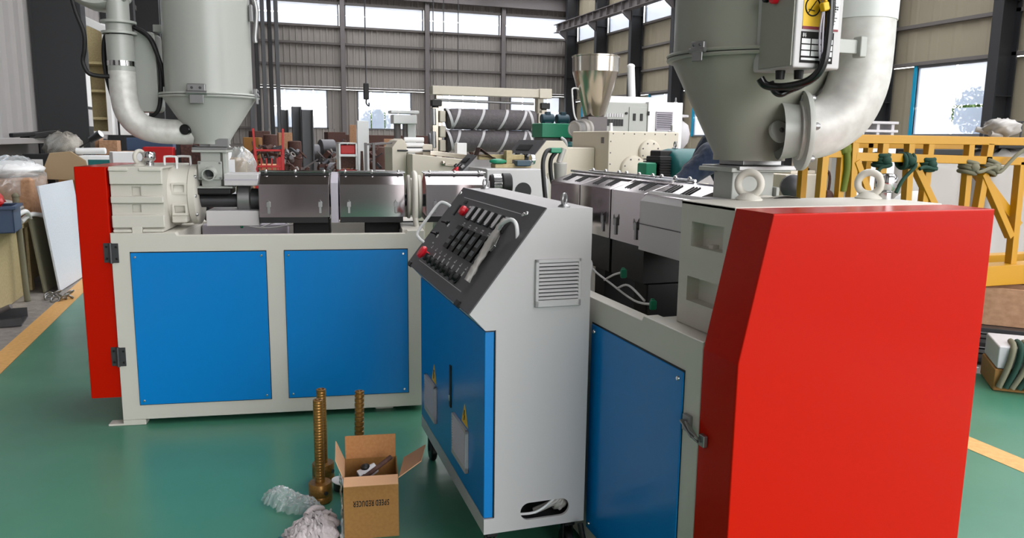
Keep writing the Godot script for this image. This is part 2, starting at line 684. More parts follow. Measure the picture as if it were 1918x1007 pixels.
	mat("leaf", Color(0.30, 0.42, 0.20), 0.7)
	mat("bark", Color(0.25, 0.2, 0.15), 0.9)
	mat("print_black", Color(0.05, 0.04, 0.03), 0.8)
	mat("print_pale", Color(0.75, 0.75, 0.75), 0.6)

# ---------------------------------------------------------------- the hall
const XL := -2.72
const XR := 25.4
const ZB := -60.0
const ZF := 9.0
const ROOF := 12.6

func hall() -> void:
	var mb := MB.new()
	mb.slab(V(XL - 0.3, -0.3, ZB - 0.3), V(XR + 0.3, -0.004, ZF + 0.3))
	struct("floor", mb, M.concrete, "grey concrete slab of the hall")
	mb = MB.new()
	mb.slab(V(-1.50, -0.004, -14.0), V(4.6, 0.0, ZF))
	struct("floor", mb, M.epoxy, "green epoxy coating on the floor between the machines")
	mb = MB.new()
	mb.prism(PackedVector2Array([Vector2(-1.40, -0.5), Vector2(-1.55, -0.5), Vector2(-1.70, 14.0), Vector2(-1.55, 14.0)].map(func(q): return Vector2(q.x - 0.035 + (q.y - 6.0) * 0.012, q.y))), 0.003, Transform3D(Basis(V(1, 0, 0), V(0, 0, -1), V(0, 1, 0)), V(0, -0.001, 0)))
	struct("trim_1", mb, M.line_yellow, "yellow painted floor line along the workbench")
	mb = MB.new()
	mb.prism(PackedVector2Array([Vector2(3.40, 14.0), Vector2(3.55, 14.0), Vector2(3.53, -8.0), Vector2(3.38, -8.0)]), 0.003, Transform3D(Basis(V(1, 0, 0), V(0, 0, -1), V(0, 1, 0)), V(0, -0.001, 0)))
	struct("trim_2", mb, M.line_yellow, "yellow painted floor line behind the orange cover")

	# roof: sheets with translucent strips between them
	var roof := MB.new()
	var z := ZB - 0.3
	var lights := []
	while z < ZF:
		roof.slab(V(XL - 0.3, ROOF, z), V(XR + 0.3, ROOF + 0.15, z + 1.8))
		lights.append(z + 1.8)
		roof.slab(V(XL - 0.3, ROOF, z + 1.8), V(2.5, ROOF + 0.15, z + 5.7))
		for xx in [11.5, 18.0, XR - 0.5]:
			roof.slab(V(xx, ROOF, z + 1.8), V(xx + 0.8, ROOF + 0.15, z + 5.7))
		z += 5.7
	roof.slab(V(XL - 0.3, ROOF, z), V(XR + 0.3, ROOF + 0.15, z + 1.5))
	var ce := struct("ceiling", roof, M.sheet_grey, "sheet metal roof with skylight strips")
	for zz in lights:
		var rf := MB.new()
		rf.slab(V(XL, ROOF - 0.04, zz - 1.05), V(XR, ROOF, zz - 0.75))
		rf.slab(V(XL, ROOF - 1.0, zz - 0.92), V(XR, ROOF - 0.04, zz - 0.88))
		rf.slab(V(XL, ROOF - 1.05, zz - 1.05), V(XR, ROOF - 1.0, zz - 0.75))
		part("rafter", rf, M.column_grey, ce)
	for zz in lights:
		var pm := MB.new()
		pm.slab(V(2.5, ROOF + 0.15, zz), V(XR + 0.3, ROOF + 0.16, zz + 3.9))
		part("skylight", pm, M.glass, ce)

	# back wall: ribbed sheet between girts and columns, a window band high up and low windows
	var cols := [-2.6, 1.05, 7.28, 13.55, 19.6, 25.3]
	var wall := MB.new()
	wall.slab(V(XL - 0.3, -0.1, ZB - 0.25), V(XR + 0.3, 1.0, ZB - 0.05))
	var wb := struct("wall_back", wall, M.sheet_grey, "grey ribbed sheet wall at the far end")
	var rows := [[1.0, 2.15], [2.15, 3.75], [3.75, 5.0], [5.2, 6.7], [6.7, 8.25], [8.25, 9.4], [11.15, 12.6]]
	var wins := [[2.1, 6.15], [8.3, 12.4], [14.3, 18.6], [20.3, 24.6]]
	for c in cols.size() - 1:
		var x0: float = cols[c] + 0.1
		var x1: float = cols[c + 1] - 0.1
		for r in rows:
			var spans := [[x0, x1]]
			if c >= 1 and (r[1] == 3.75 or r[1] == 5.0):
				spans = [[x0, wins[c - 1][0]], [wins[c - 1][1], x1]]
			for s in spans:
				var sh := MB.new()
				sh.corrugated(V(s[0], r[0], ZB), V(s[1], r[0], ZB), r[1] - r[0], V(0, 0, 1), 0.42, 0.05)
				part("sheet", sh, M.sheet_grey, wb)
		for y in [2.15, 5.1, 6.7, 8.25, 9.45, 11.1]:
			var gi := MB.new()
			if y == 2.15 and c >= 1:
				continue
			gi.slab(V(x0, y - 0.08, ZB), V(x1, y + 0.08, ZB + 0.22), 0.01)
			part("girt", gi, M.girt, wb)
	for x in cols:
		var co := MB.new()
		co.slab(V(x - 0.16, 0, ZB + 0.02), V(x + 0.16, ROOF, ZB + 0.06))
		co.slab(V(x - 0.02, 0, ZB + 0.06), V(x + 0.02, ROOF, ZB + 0.40))
		co.slab(V(x - 0.16, 0, ZB + 0.40), V(x + 0.16, ROOF, ZB + 0.45))
		part("column", co, M.column_grey, wb)

	# right wall
	wall = MB.new()
	wall.slab(V(XR + 0.05, -0.1, ZB - 0.3), V(XR + 0.3, 1.0, ZF + 0.3))
	var wr := struct("wall_right", wall, M.sheet_cream, "cream sheet wall with tall columns on the right")
	var zc := []
	for k in 12:
		zc.append(0.9 - 5.4 * k)
	var rrows := [[1.0, 1.85], [1.85, 4.55], [4.75, 6.1], [6.1, 7.6], [7.6, 9.05], [11.0, 12.6]]
	var ends := [ZF] + zc + [ZB]
	for k in ends.size() - 1:
		var z1: float = ends[k]
		var z0: float = ends[k + 1]
		for r in rrows:
			var spans := [[z0, z1]]
			if r[1] == 4.55:
				spans = [[z0, z0 + 1.25], [z1 - 0.45, z1]]
			for s in spans:
				var sh := MB.new()
				sh.corrugated(V(XR, r[0], s[0]), V(XR, r[0], s[1]), r[1] - r[0], V(-1, 0, 0), 1.1, 0.02)
				part("sheet", sh, M.sheet_cream, wr)
		for y in [4.65, 6.1, 7.6, 9.1, 10.95]:
			var gi := MB.new()
			gi.slab(V(XR - 0.2, y - 0.07, z0), V(XR, y + 0.07, z1), 0.01)
			part("girt", gi, M.girt, wr)
	for zz in zc:
		var co := MB.new()
		co.slab(V(XR - 1.0, 0, zz - 0.2), V(XR - 0.94, ROOF, zz + 0.2))
		co.slab(V(XR - 0.2, 0, zz - 0.2), V(XR - 0.14, ROOF, zz + 0.2))
		co.slab(V(XR - 0.94, 0, zz - 0.02), V(XR - 0.2, ROOF, zz + 0.02))
		for y in [3.2, 6.4, 9.6]:
			co.slab(V(XR - 0.94, y, zz - 0.19), V(XR - 0.2, y + 0.03, zz + 0.19))
		part("column", co, M.column_dark, wr)
		var kb := MB.new()
		kb.prism(PackedVector2Array([Vector2(0, 0), Vector2(0, -0.6), Vector2(-0.6, -0.15), Vector2(-0.6, 0)]), 0.2, Transform3D(Basis(), V(XR - 1.0, 9.9, zz - 0.1)))
		part("crane_bracket", kb, M.column_grey, wr)
	var cb := MB.new()
	cb.slab(V(XR - 1.6, 9.9, ZB + 0.3), V(XR - 1.1, 9.94, ZF))
	cb.slab(V(XR - 1.6, 10.5, ZB + 0.3), V(XR - 1.1, 10.54, ZF))
	cb.slab(V(XR - 1.37, 9.94, ZB + 0.3), V(XR - 1.33, 10.5, ZF))
	for k in 60:
		cb.slab(V(XR - 1.58, 9.94, ZB + 1.0 + k * 1.1), V(XR - 1.37, 10.5, ZB + 1.03 + k * 1.1))
	var crane := part("crane_beam", cb, M.column_grey, wr)
	crane.name = "crane_beam"

	# left wall
	wall = MB.new()
	wall.slab(V(XL - 0.3, -0.1, ZB - 0.3), V(XL, 1.42, ZF + 0.3))
	var wl := struct("wall_left", wall, M.column_grey, "grey low wall and white ribbed sheet above it on the left")
	var lz := [ZF, 3.0, -3.0, -12.78, -19.0, -25.0, -31.0, -37.0, -43.0, -49.0, -55.0, ZB]
	for k in lz.size() - 1:
		var z1: float = lz[k]
		var z0: float = lz[k + 1]
		var wz0: float = z0 + 2.0
		var wz1: float = z1 - 0.6
		for s in [[z0, -10.8, 1.42, 3.4], [-9.6, z1, 1.42, 3.4], [z0, z1, 3.4, 12.6]] if k == 2 else [[z0, z1, 1.42, 5.0], [z0, z1, 5.0, 12.6]]:
			var sh := MB.new()
			sh.corrugated(V(XL, s[2], s[0]), V(XL, s[2], s[1]), s[3] - s[2], V(1, 0, 0), 0.55, 0.045, 0.2)
			part("sheet", sh, M.sheet_white, wl)
		for y in [5.0, 8.0, 11.0]:
			var gi := MB.new()
			gi.slab(V(XL, y - 0.07, z0), V(XL + 0.1, y + 0.07, z1), 0.01)
			part("girt", gi, M.girt, wl)
	for zz in lz.slice(1, lz.size() - 1):
		var co := MB.new()
		co.slab(V(XL + 0.02, 0, zz - 0.33), V(XL + 0.06, ROOF, zz + 0.02))
		co.slab(V(XL + 0.06, 0, zz - 0.17), V(XL + 0.63, ROOF, zz - 0.14))
		co.slab(V(XL + 0.63, 0, zz - 0.35), V(XL + 0.66, ROOF, zz + 0.02))
		co.slab(V(XL + 0.06, 0, zz - 0.02), V(XL + 0.63, ROOF, zz + 0.015))
		part("column", co, M.column_dark, wl)

	# front wall behind the camera with its wide open door
	wall = MB.new()
	wall.slab(V(XL - 0.3, -0.1, ZF), V(-0.5, ROOF, ZF + 0.25))
	wall.slab(V(18.5, -0.1, ZF), V(XR + 0.3, ROOF, ZF + 0.25))
	wall.slab(V(-0.5, 7.6, ZF), V(18.5, ROOF, ZF + 0.25))
	struct("wall_front", wall, M.sheet_white, "sheet wall with a wide open gate")

func window_unit(called: String, a: Vector3, b: Vector3, y0: float, y1: float, rail: float, cols: int, out: Vector3, frame_mat: Material) -> void:
	var d := (b - a).normalized()
	var L := (b - a).length()
	var mb := MB.new()
	var w := 0.09
	var bs := Basis(d, Vector3.UP, d.cross(Vector3.UP))
	var put := func(s0: float, s1: float, ya: float, yb: float, t: float) -> void:
		mb.box(a + d * ((s0 + s1) / 2) + V(0, (ya + yb) / 2, 0), Vector3(s1 - s0, yb - ya, t), 0.0, bs)
	put.call(0.0, L, y0, y0 + w, 0.14)
	put.call(0.0, L, y1 - w, y1, 0.14)
	put.call(0.0, w, y0, y1, 0.14)
	put.call(L - w, L, y0, y1, 0.14)
	var o := struct(called, mb, frame_mat)
	mb = MB.new()
	put.call(w, L - w, rail - 0.09, rail + 0.09, 0.12)
	part("rail", mb, M.window_frame, o)
	for k in range(1, cols):
		var s := L * k / cols
		mb = MB.new()
		put.call(s - (0.10 if k * 2 == cols else 0.06), s + (0.10 if k * 2 == cols else 0.06), y0 + w, y1 - w, 0.11)
		part("mullion", mb, M.window_frame, o)
	for k in cols:
		for r in [[y0 + w, rail - 0.05], [rail + 0.05, y1 - w]]:
			mb = MB.new()
			var s0 := L * k / cols + 0.05
			var s1 := L * (k + 1) / cols - 0.05
			mb.box(a + d * ((s0 + s1) / 2) + V(0, (r[0] + r[1]) / 2, 0) , Vector3(s1 - s0, r[1] - r[0], 0.008), 0.0, bs)
			part("pane", mb, M.glass_dimmed, o)

func windows_and_trees() -> void:
	var n := 0
	for w in [[2.1, 6.15], [8.3, 12.4], [14.3, 18.6], [20.3, 24.6]]:
		n += 1
		window_unit("window_%d" % n, V(w[0], 0, ZB), V(w[1], 0, ZB), 2.15, 5.0, 3.72, 4, V(0, 0, 1), M.window_frame)
	var cols := [-2.6, 1.05, 7.28, 13.55, 19.6, 25.3]
	for c in 5:
		n += 1
		window_unit("window_%d" % n, V(cols[c] + 0.2, 0, ZB), V(cols[c + 1] - 0.2, 0, ZB), 9.4, 11.15, 10.3, 1, V(0, 0, 1), M.window_frame)
	for k in 11:
		var z0 := 0.9 - 5.4 * (k + 1)
		n += 1
		window_unit("window_%d" % n, V(XR, 0, z0 + 1.25), V(XR, 0, z0 + 4.95), 1.85, 4.58, 2.95, 2, V(-1, 0, 0), M.window_frame)
		var bl := MB.new()
		bl.slab(V(XR - 0.12, 1.85, z0 + 1.18), V(XR - 0.02, 4.58, z0 + 1.34), 0.01)
		part("blue_jamb", bl, M.window_blue, get_node("window_%d" % n))
		n += 1
		window_unit("window_%d" % n, V(XR, 0, z0 + 0.2), V(XR, 0, z0 + 5.2), 9.1, 11.0, 10.2, 1, V(-1, 0, 0), M.window_frame)
	n += 1
	window_unit("window_%d" % n, V(XL - 0.05, 0, -10.8), V(XL - 0.05, 0, -9.6), 1.42, 3.4, 2.4, 1, V(1, 0, 0), M.window_blue)
	# the yard outside
	var mb := MB.new()
	mb.slab(V(-60, -0.5, ZB - 60), V(90, -0.3, ZF + 40))
	struct("ground", mb, M.concrete, "pale yard outside the hall")
	var rng := RandomNumberGenerator.new()
	rng.seed = 4
	for s in [[10.6, -66.0, 3.6, "pale green tree outside the second window of the far wall"], [3.4, -68.0, 3.2, "pale tree outside the first window of the far wall"], [31.0, -26.5, 3.9, "green tree outside the tall window on the right"], [23.0, -67.0, 3.4, "pale tree outside the last window of the far wall"]]:
		var t := thing("tree", s[3], "tree", V(s[0], -0.3, s[1]))
		mb = MB.new()
		mb.cyl(V(0, 0, 0), V(0.1, s[2] * 0.7, 0), 0.12, 0.06, 10)
		part("trunk", mb, M.bark, t)
		mb = MB.new()
		for k in 1500:
			var d := Vector3(rng.randfn(), rng.randfn(), rng.randfn()).normalized() * pow(rng.randf(), 0.4)
			var c := V(0, s[2] * 0.85, 0) + d * V(1.3, 1.1, 1.3)
			var e := Vector3(rng.randfn(), rng.randfn(), rng.randfn()).normalized()
			var f := MB.frame(e)
			var q := rng.randf_range(0.07, 0.13)
			mb.quad(c - f.x * q, c + f.z * q * 0.6, c + f.x * q, c - f.z * q * 0.6, f.y)
		var cr := part("crown", mb, M.leaf, t)
		cr.set_meta("kind", "stuff")

# ---------------------------------------------------------------- the two extruders (local x along the screw, y up, z to its right side)
const ZY := Basis(Vector3(0, 0, 1), Vector3(0, 1, 0), Vector3(1, 0, 0))     # polygon x -> z, y -> y, depth -> x

func eyebolt(parent: Node, at: Vector3, R: float, r: float, turn: float, m: Material) -> void:
	var mb := MB.new()
	mb.lathe(at, Vector3.UP, [Vector2(0, 0), Vector2(R * 1.0, 0), Vector2(R * 1.0, R * 0.15), Vector2(R * 0.75, R * 0.35), Vector2(R * 0.5, R * 0.55), Vector2(0, R * 0.6)], 20)
	mb.torus(at + V(0, R * 1.25, 0), V(cos(turn), 0, sin(turn)), R * 0.85, r, 28, 10)
	part("eyebolt", mb, m, parent, "round lifting eyebolt")

func extruder(o: Node3D, cfg: Dictionary) -> void:
	var f0: float = cfg.floor
	var L := 1.574
	# frame
	var fr := MB.new()
	var side := PackedVector2Array([Vector2(0, f0 + 0.03), Vector2(L, f0 + 0.03), Vector2(L, 1.013), Vector2(1.484, 1.013), Vector2(1.474, 0.998), Vector2(0.318, 0.998), Vector2(0.308, 1.013), Vector2(0, 1.013)])
	fr.prism(side, 0.05, Transform3D(Basis(), V(0, 0, 0.326)), 0.003)
	fr.prism(side, 0.05, Transform3D(Basis(), V(0, 0, -0.376)), 0.003)
	fr.slab(V(0, f0 + 0.03, -0.326), V(0.05, 1.0, 0.326))
	fr.slab(V(L - 0.05, f0 + 0.03, -0.326), V(L, 1.013, 0.326))
	fr.slab(V(0.05, 0.985, -0.326), V(0.31, 1.005, 0.326))
	fr.slab(V(1.46, 0.985, -0.326), V(L - 0.05, 1.013, 0.326))
	fr.slab(V(0.05, 0.16, -0.326), V(L - 0.05, 0.2, 0.326))
	part("frame", fr, M.cream, o)
	for zz in [0.31, -0.376]:
		for q in [[0.0, 0.112], [1.30, 1.40]]:
			var ft := MB.new()
			var zi: float = zz if q[0] == 0.0 else zz * 0.8
			ft.slab(V(q[0], f0, zi), V(q[1], f0 + 0.03, zi + 0.066), 0.003)
			if q[0] == 0.0:
				ft.slab(V(-0.073, f0, zz), V(0.004, f0 + 0.012, zz + 0.066), 0.003)
			part("foot", ft, M.cream, o)
	var li := MB.new()
	li.slab(V(0.06, 0.2, -0.322), V(1.51, 0.21, 0.322))
	li.slab(V(0.31, 0.21, 0.320), V(1.46, 0.985, 0.3255))
	li.slab(V(0.31, 0.21, -0.3255), V(1.46, 0.985, -0.320))
	li.slab(V(0.305, 0.21, -0.32), V(0.312, 0.985, 0.32))
	li.slab(V(1.455, 0.21, -0.32), V(1.461, 0.985, 0.32))
	part("inner_sheet", li, M.cream, o)
	if not cfg.has("guard"):
		var tr := MB.new()
		tr.slab(V(0.315, 0.86, -0.318), V(0.81, 0.99, -0.25), 0.012)
		part("drip_tray", tr, M.tray_grey, o)
	# blue side panels with their corner screws
	for p in cfg.panels:
		var sg: float = p[0]
		var gk := MB.new()
		gk.slab(V(p[1] - 0.002, p[3] - 0.003, sg * 0.3755), V(p[2] + 0.004, p[4] + 0.005, sg * 0.3775))
		var pn := MB.new()
		pn.slab(V(p[1], p[3], sg * 0.376), V(p[2], p[4], sg * 0.3815), 0.002)
		var pp := part("side_panel", pn, M.blue, o, "bright blue screwed side panel")
		part("gasket", gk, M.black, pp)  # black backing paints the dark gap line round the panel
		var i := 0.022
		bolts(pp, [V(p[1] + i, p[3] + i, sg * 0.381), V(p[2] - i, p[3] + i, sg * 0.381), V(p[1] + i, p[4] - i, sg * 0.381), V(p[2] - i, p[4] - i, sg * 0.381)], V(0, 0, sg), 0.007, M.chrome)
	# end cover with its slanted shoulder
	var cv := MB.new()
	cv.prism(PackedVector2Array([Vector2(-0.378, 0.1526), Vector2(-0.378, 0.9975), Vector2(-0.307, 1.3435), Vector2(0.362, 1.3435), Vector2(0.362, 0.1526)]), 0.147, Transform3D(ZY, V(-0.149, 0, 0)), 0.004)
	var cover := part("end_cover", cv, M.orange, o, cfg.cover)
	for y in [0.863, 0.323]:
		var h := MB.new()
		h.slab(V(-0.037, y, 0.362), V(-0.004, y + 0.099, 0.368), 0.001)
		h.slab(V(0.004, y, 0.376), V(0.036, y + 0.099, 0.382), 0.001)
		h.cyl(V(-0.001, y - 0.002, 0.379), V(-0.001, y + 0.101, 0.379), 0.009, -1, 14)
		var hg := part("hinge", h, M.dark_steel, o)
		bolts(hg, [V(-0.024, y + 0.02, 0.367), V(-0.024, y + 0.08, 0.367)], V(0, 0, 1), 0.006, M.black)
		bolts(hg, [V(0.026, y + 0.02, 0.381), V(0.026, y + 0.08, 0.381)], V(0, 0, 1), 0.006, M.black)
	var lt := MB.new()
	lt.slab(V(0.028, 0.768, -0.388), V(0.060, 0.812, -0.376), 0.002)
	lt.bar(V(0.05, 0.797, -0.392), V(-0.012, 0.776, -0.398), 0.018, 0.006, 0.001)
	lt.tube([V(0.03, 0.80, -0.396), V(0.0, 0.787, -0.402), V(-0.03, 0.778, -0.397), V(-0.032, 0.768, -0.397), V(0.0, 0.776, -0.402), V(0.03, 0.786, -0.396)], 0.003, 6)
	lt.slab(V(-0.048, 0.757, -0.392), V(-0.024, 0.788, -0.378), 0.003)
	part("toggle_latch", lt, M.steel, o)
	# gearbox
	var gb := MB.new()
	gb.slab(V(0.008, 1.012, -0.262), V(0.24, 1.335, 0.318))
	gb.holed(Rect2(0.008, 1.006, 0.247, 0.337), [Rect2(0.052, 1.225, 0.149, 0.066), Rect2(0.07, 1.075, 0.14, 0.067)], 0.038, Transform3D(Basis(Vector3(1, 0, 0), Vector3(0, 1, 0), Vector3(0, 0, -1)), V(0, 0, -0.3)))
	gb.holed(Rect2(0.008, 1.03, 0.247, 0.28), [Rect2(0.106, 1.198, 0.043, 0.046), Rect2(0.103, 1.115, 0.043, 0.041)], 0.02, Transform3D(Basis(), V(0, 0, 0.338)))
	for y in [[1.255, 1.34], [1.16, 1.197], [1.036, 1.103]]:
		gb.slab(V(0.008, y[0], 0.33), V(0.258, y[1], 0.36), 0.006)
	gb.slab(V(0.008, 1.322, 0.355), V(0.10, 1.338, 0.368), 0.004)
	gb.slab(V(0.15, 1.322, 0.355), V(0.258, 1.338, 0.368), 0.004)
	gb.slab(V(0.012, 1.014, 0.33), V(0.10, 1.03, 0.362), 0.004)
	gb.slab(V(0.15, 1.014, 0.33), V(0.25, 1.03, 0.362), 0.004)
	gb.slab(V(0.10, 1.006, 0.33), V(0.15, 1.045, 0.364), 0.004)
	gb.slab(V(0.008, 1.333, -0.3), V(0.258, 1.345, 0.36), 0.003)
	gb.slab(V(0.125, 1.225, -0.28), V(0.145, 1.235, -0.262))
	part("gearbox", gb, M.cream_cast, o)
	for e in cfg.eyes:
		eyebolt(o, e, 0.037, 0.0105, cfg.eye_turn, M.cream_cast)
	var br := MB.new()
	var bp: Vector3 = cfg.plug
	br.lathe(bp, Vector3.UP, [Vector2(0, 0), Vector2(0.022, 0), Vector2(0.022, 0.02), Vector2(0.016, 0.024), Vector2(0.024, 0.028), Vector2(0.03, 0.036), Vector2(0.03, 0.066), Vector2(0.024, 0.074), Vector2(0, 0.076)], 14)
	part("breather_plug", br, M.chrome, o, "chrome breather plug")
	# bell housing
	var bl := MB.new()
	var ay := 1.185
	bl.lathe(V(0.25, ay, 0.03), V(1, 0, 0), [Vector2(0.168, -0.012), Vector2(0.168, 0.012), Vector2(0.160, 0.022), Vector2(0.157, 0.085), Vector2(0.163, 0.09), Vector2(0.163, 0.122), Vector2(0.155, 0.128), Vector2(0.06, 0.13)], 48)
	bl.slab(V(0.25, 1.04, -0.12), V(0.33, 1.1, 0.18), 0.01)
	var bell := part("bell_housing", bl, M.cream_cast, o)
	for y in [[1.195, 1.255], [1.085, 1.145]]:
		var bb := MB.new()
		bb.holed(Rect2(0.262, y[0], 0.074, y[1] - y[0]), [Rect2(0.272, y[0] + 0.012, 0.054, y[1] - y[0] - 0.022)], 0.04, Transform3D(Basis(), V(0, 0, 0.197)))
		part("rib_frame", bb, M.cream_cast, bell)
	bolts(bell, [V(0.37, ay + 0.148, 0.06), V(0.37, ay + 0.1, 0.15), V(0.37, ay, 0.178), V(0.37, ay - 0.1, 0.15), V(0.37, ay + 0.1, -0.09)], V(1, 0, 0), 0.01, M.steel, "bolt", 0.012)
	for hz in [] if cfg.has("guard") else [[0.215, 0.275, 0.1], [0.262, 0.33, 0.02]]:
		var hd := MB.new()
		hd.tube(smooth([V(hz[0], 1.31, hz[2]), V(hz[0], 1.38, hz[2]), V(hz[0] + 0.008, 1.39, hz[2]), V(hz[1] - 0.008, 1.39, hz[2]), V(hz[1], 1.38, hz[2]), V(hz[1], 1.31, hz[2])], 4), 0.006, 8)
		part("lifting_handle", hd, M.white, o)
	# feed throat
	var th := MB.new()
	th.slab(V(0.36, 1.414, -0.075), V(0.54, 1.428, 0.135), 0.003)
	th.slab(V(0.398, 1.225, -0.045), V(0.50, 1.416, 0.105), 0.004)
	th.slab(V(0.384, 1.268, 0.105), V(0.508, 1.368, 0.118), 0.003)
	th.slab(V(0.512, 1.23, 0.03), V(0.53, 1.416, 0.11), 0.003)
	th.slab(V(0.37, 1.222, -0.07), V(0.56, 1.234, 0.13), 0.003)
	th.pipe(V(0.449, 1.306, 0.112), V(0.449, 1.298, 0.185), 0.034, 0.027, 24)
	var thp := part("feed_throat", th, M.hopper_grey, o)
	var hole := MB.new()
	hole.cyl(V(0.449, 1.306, 0.119), V(0.449, 1.305, 0.123), 0.028, -1, 20)
	part("port_bore", hole, M.dark_steel, thp)
	bolts(thp, [V(0.395, 1.278, 0.118), V(0.498, 1.278, 0.118), V(0.395, 1.358, 0.118), V(0.498, 1.358, 0.118)], V(0, 0, 1), 0.006, M.steel)
	var bk := MB.new()
	bk.slab(V(0.345, 1.188, -0.05), V(0.55, 1.224, 0.125), 0.008)
	part("cooling_jacket", bk, M.black, o)
	var ba := MB.new()
	ba.cyl(V(0.37, 1.15, 0.03), V(1.98, 1.15, 0.03), 0.037, -1, 24)
	ba.cyl(V(0.645, 1.155, 0.03), V(0.70, 1.155, 0.03), 0.062, -1, 28)
	part("barrel", ba, M.dark_steel, o)
	var rg := MB.new()
	rg.lathe(V(0.574, 1.162, 0.03), V(1, 0, 0), [Vector2(0.04, 0), Vector2(0.08, 0), Vector2(0.087, 0.006), Vector2(0.087, 0.066), Vector2(0.08, 0.072), Vector2(0.04, 0.072)], 40)
	part("clamp_ring", rg, M.steel, o)
	if not cfg.has("guard"):
		var bc := MB.new()
		bc.slab(V(0.52, 1.238, -0.08), V(0.695, 1.302, 0.15), 0.004)
		part("upper_duct_box", bc, M.offwhite, o)
		bc = MB.new()
		bc.slab(V(0.42, 1.02, -0.1), V(0.695, 1.104, 0.15), 0.004)
		part("lower_duct_box", bc, M.offwhite, o)
		bc = MB.new()
		bc.slab(V(0.52, 1.268, 0.149), V(0.695, 1.274, 0.152))
		part("seam", bc, M.tray_grey, o)
	# polished barrel covers
	var yb: float = cfg.yb
	var ym: float = cfg.ym
	var yt: float = cfg.yt
	var hw: float = cfg.hw
	for c in cfg.covers:
		var x0: float = c[0]
		var x1: float = c[1]
		var k := MB.new()
		k.prism(PackedVector2Array([Vector2(0.03 - hw, yb), Vector2(0.03 - hw, ym), Vector2(0.03 - 0.035, yt), Vector2(0.03 + 0.035, yt), Vector2(0.03 + hw, ym), Vector2(0.03 + hw, yb)]), x1 - x0, Transform3D(ZY, V(x0, 0, 0)), 0.003)
		var kv := part("barrel_cover", k, M.polished, o, "polished steel barrel cover")
		var st := MB.new()
		st.slab(V(x0, yb - (0.13 if cfg.has("guard") else 0.032), 0.03 - hw + 0.006), V(x1 - 0.01, yb, 0.03 + hw - 0.006))
		part("black_skirt", st, M.black, kv)
		var rods := MB.new()
		for zz in [0.075, -0.015]:
			rods.cyl(V(x0 - 0.008, yt + 0.006, zz), V(x1 + 0.008, yt + 0.006, zz), 0.0055, -1, 10)
		for xx in [x0 + 0.03, (x0 + x1) / 2.0, x1 - 0.03]:
			rods.ball(V(xx, yt + 0.011, 0.075), Vector3.ONE * 0.009, 10)
			rods.slab(V(xx - 0.006, yt - 0.012, 0.068), V(xx + 0.006, yt + 0.006, 0.082))
		part("hinge_rod", rods, M.chrome, kv)
		var gap := MB.new()
		gap.slab(V(x0 + 0.004, yt - 0.012, 0.072), V(x1 - 0.004, yt - 0.001, 0.085))
		part("rubber_seal", gap, M.black, kv)  # black strip paints in the shaded gap below the rods
		for sg in [-1.0, 1.0]:
			for q in 2 if cfg.has("guard") else 0:
				for w in 3:
					var lo := MB.new()
					var xs: float = lerpf(x0, x1, 0.2 + 0.42 * q) + 0.019 * w
					var a := V(xs, lerpf(ym, yt, 0.22), 0.03 + sg * lerpf(hw, 0.035, 0.22))
					var b := V(xs + 0.03, lerpf(ym, yt, 0.84), 0.03 + sg * lerpf(hw, 0.035, 0.84))
					var nrm := V(0, hw - 0.035, sg * (yt - ym)).normalized()
					var ac := (b - a).normalized()
					var tr2 := nrm.cross(ac).normalized()
					lo.box((a + b) / 2.0 + nrm * 0.001, Vector3(0.0026, (b - a).length(), 0.004), 0.001, Basis(tr2, ac, tr2.cross(ac)))
					part("louvre_slot", lo, M.black, kv)  # black bar stands in for the shade inside a punched slot
			for xx in [x0 + 0.05, x1 - 0.05]:
				var la := MB.new()
				var zz: float = 0.03 + sg * hw
				la.slab(V(xx - 0.011, yb + 0.055, zz - 0.004), V(xx + 0.011, yb + 0.085, zz + sg * 0.008), 0.002)
				la.slab(V(xx - 0.007, yb + 0.02, zz), V(xx + 0.007, yb + 0.06, zz + sg * 0.006), 0.002)
				la.tube([V(xx - 0.008, yb + 0.08, zz + sg * 0.008), V(xx, yb + 0.095, zz + sg * 0.01), V(xx + 0.008, yb + 0.08, zz + sg * 0.008)], 0.002, 6)
				part("toggle_clip", la, M.steel, kv)
	for x in cfg.bands:
		var bd := MB.new()
		bd.prism(PackedVector2Array([Vector2(0.03 - hw - 0.01, yb - 0.03), Vector2(0.03 - hw - 0.01, ym + 0.01), Vector2(-0.01, yt + 0.004), Vector2(0.07, yt + 0.004), Vector2(0.03 + hw + 0.01, ym + 0.01), Vector2(0.03 + hw + 0.01, yb - 0.03)]), 0.04, Transform3D(ZY, V(x, 0, 0)), 0.003)
		part("joint_cover", bd, M.tray_grey, o)
	if cfg.has("guard"):
		var gu := MB.new()
		gu.prism(PackedVector2Array([Vector2(-0.14, 1.13), Vector2(-0.14, 1.30), Vector2(-0.105, 1.333), Vector2(-0.02, 1.333), Vector2(-0.02, 1.13)]), 0.51, Transform3D(ZY, V(0.285, 0, 0)), 0.003)
		var gp := part("side_guard", gu, M.offwhite, o)
		var sm := MB.new()
		sm.slab(V(0.29, 1.219, -0.1425), V(0.79, 1.222, -0.1395))
		part("seam", sm, M.dark_steel, gp)
	# ring at the front end and its bracket
	var dr := MB.new()
	dr.lathe(V(1.50, 1.17, 0.03), V(1, 0, 0), [Vector2(0.05, 0), Vector2(0.118, 0), Vector2(0.125, 0.006), Vector2(0.125, 0.018), Vector2(0.108, 0.022), Vector2(0.108, 0.06), Vector2(0.125, 0.064), Vector2(0.125, 0.078), Vector2(0.118, 0.084), Vector2(0.05, 0.084)], 48)
	var dp := part("die_ring", dr, M.cream_cast, o)
	var cl := MB.new()
	cl.tube(smooth([V(1.542, 1.305, 0.06), V(1.542, 1.29, 0.13), V(1.542, 1.22, 0.162), V(1.542, 1.12, 0.165), V(1.542, 1.06, 0.15)], 5), 0.017, 10)
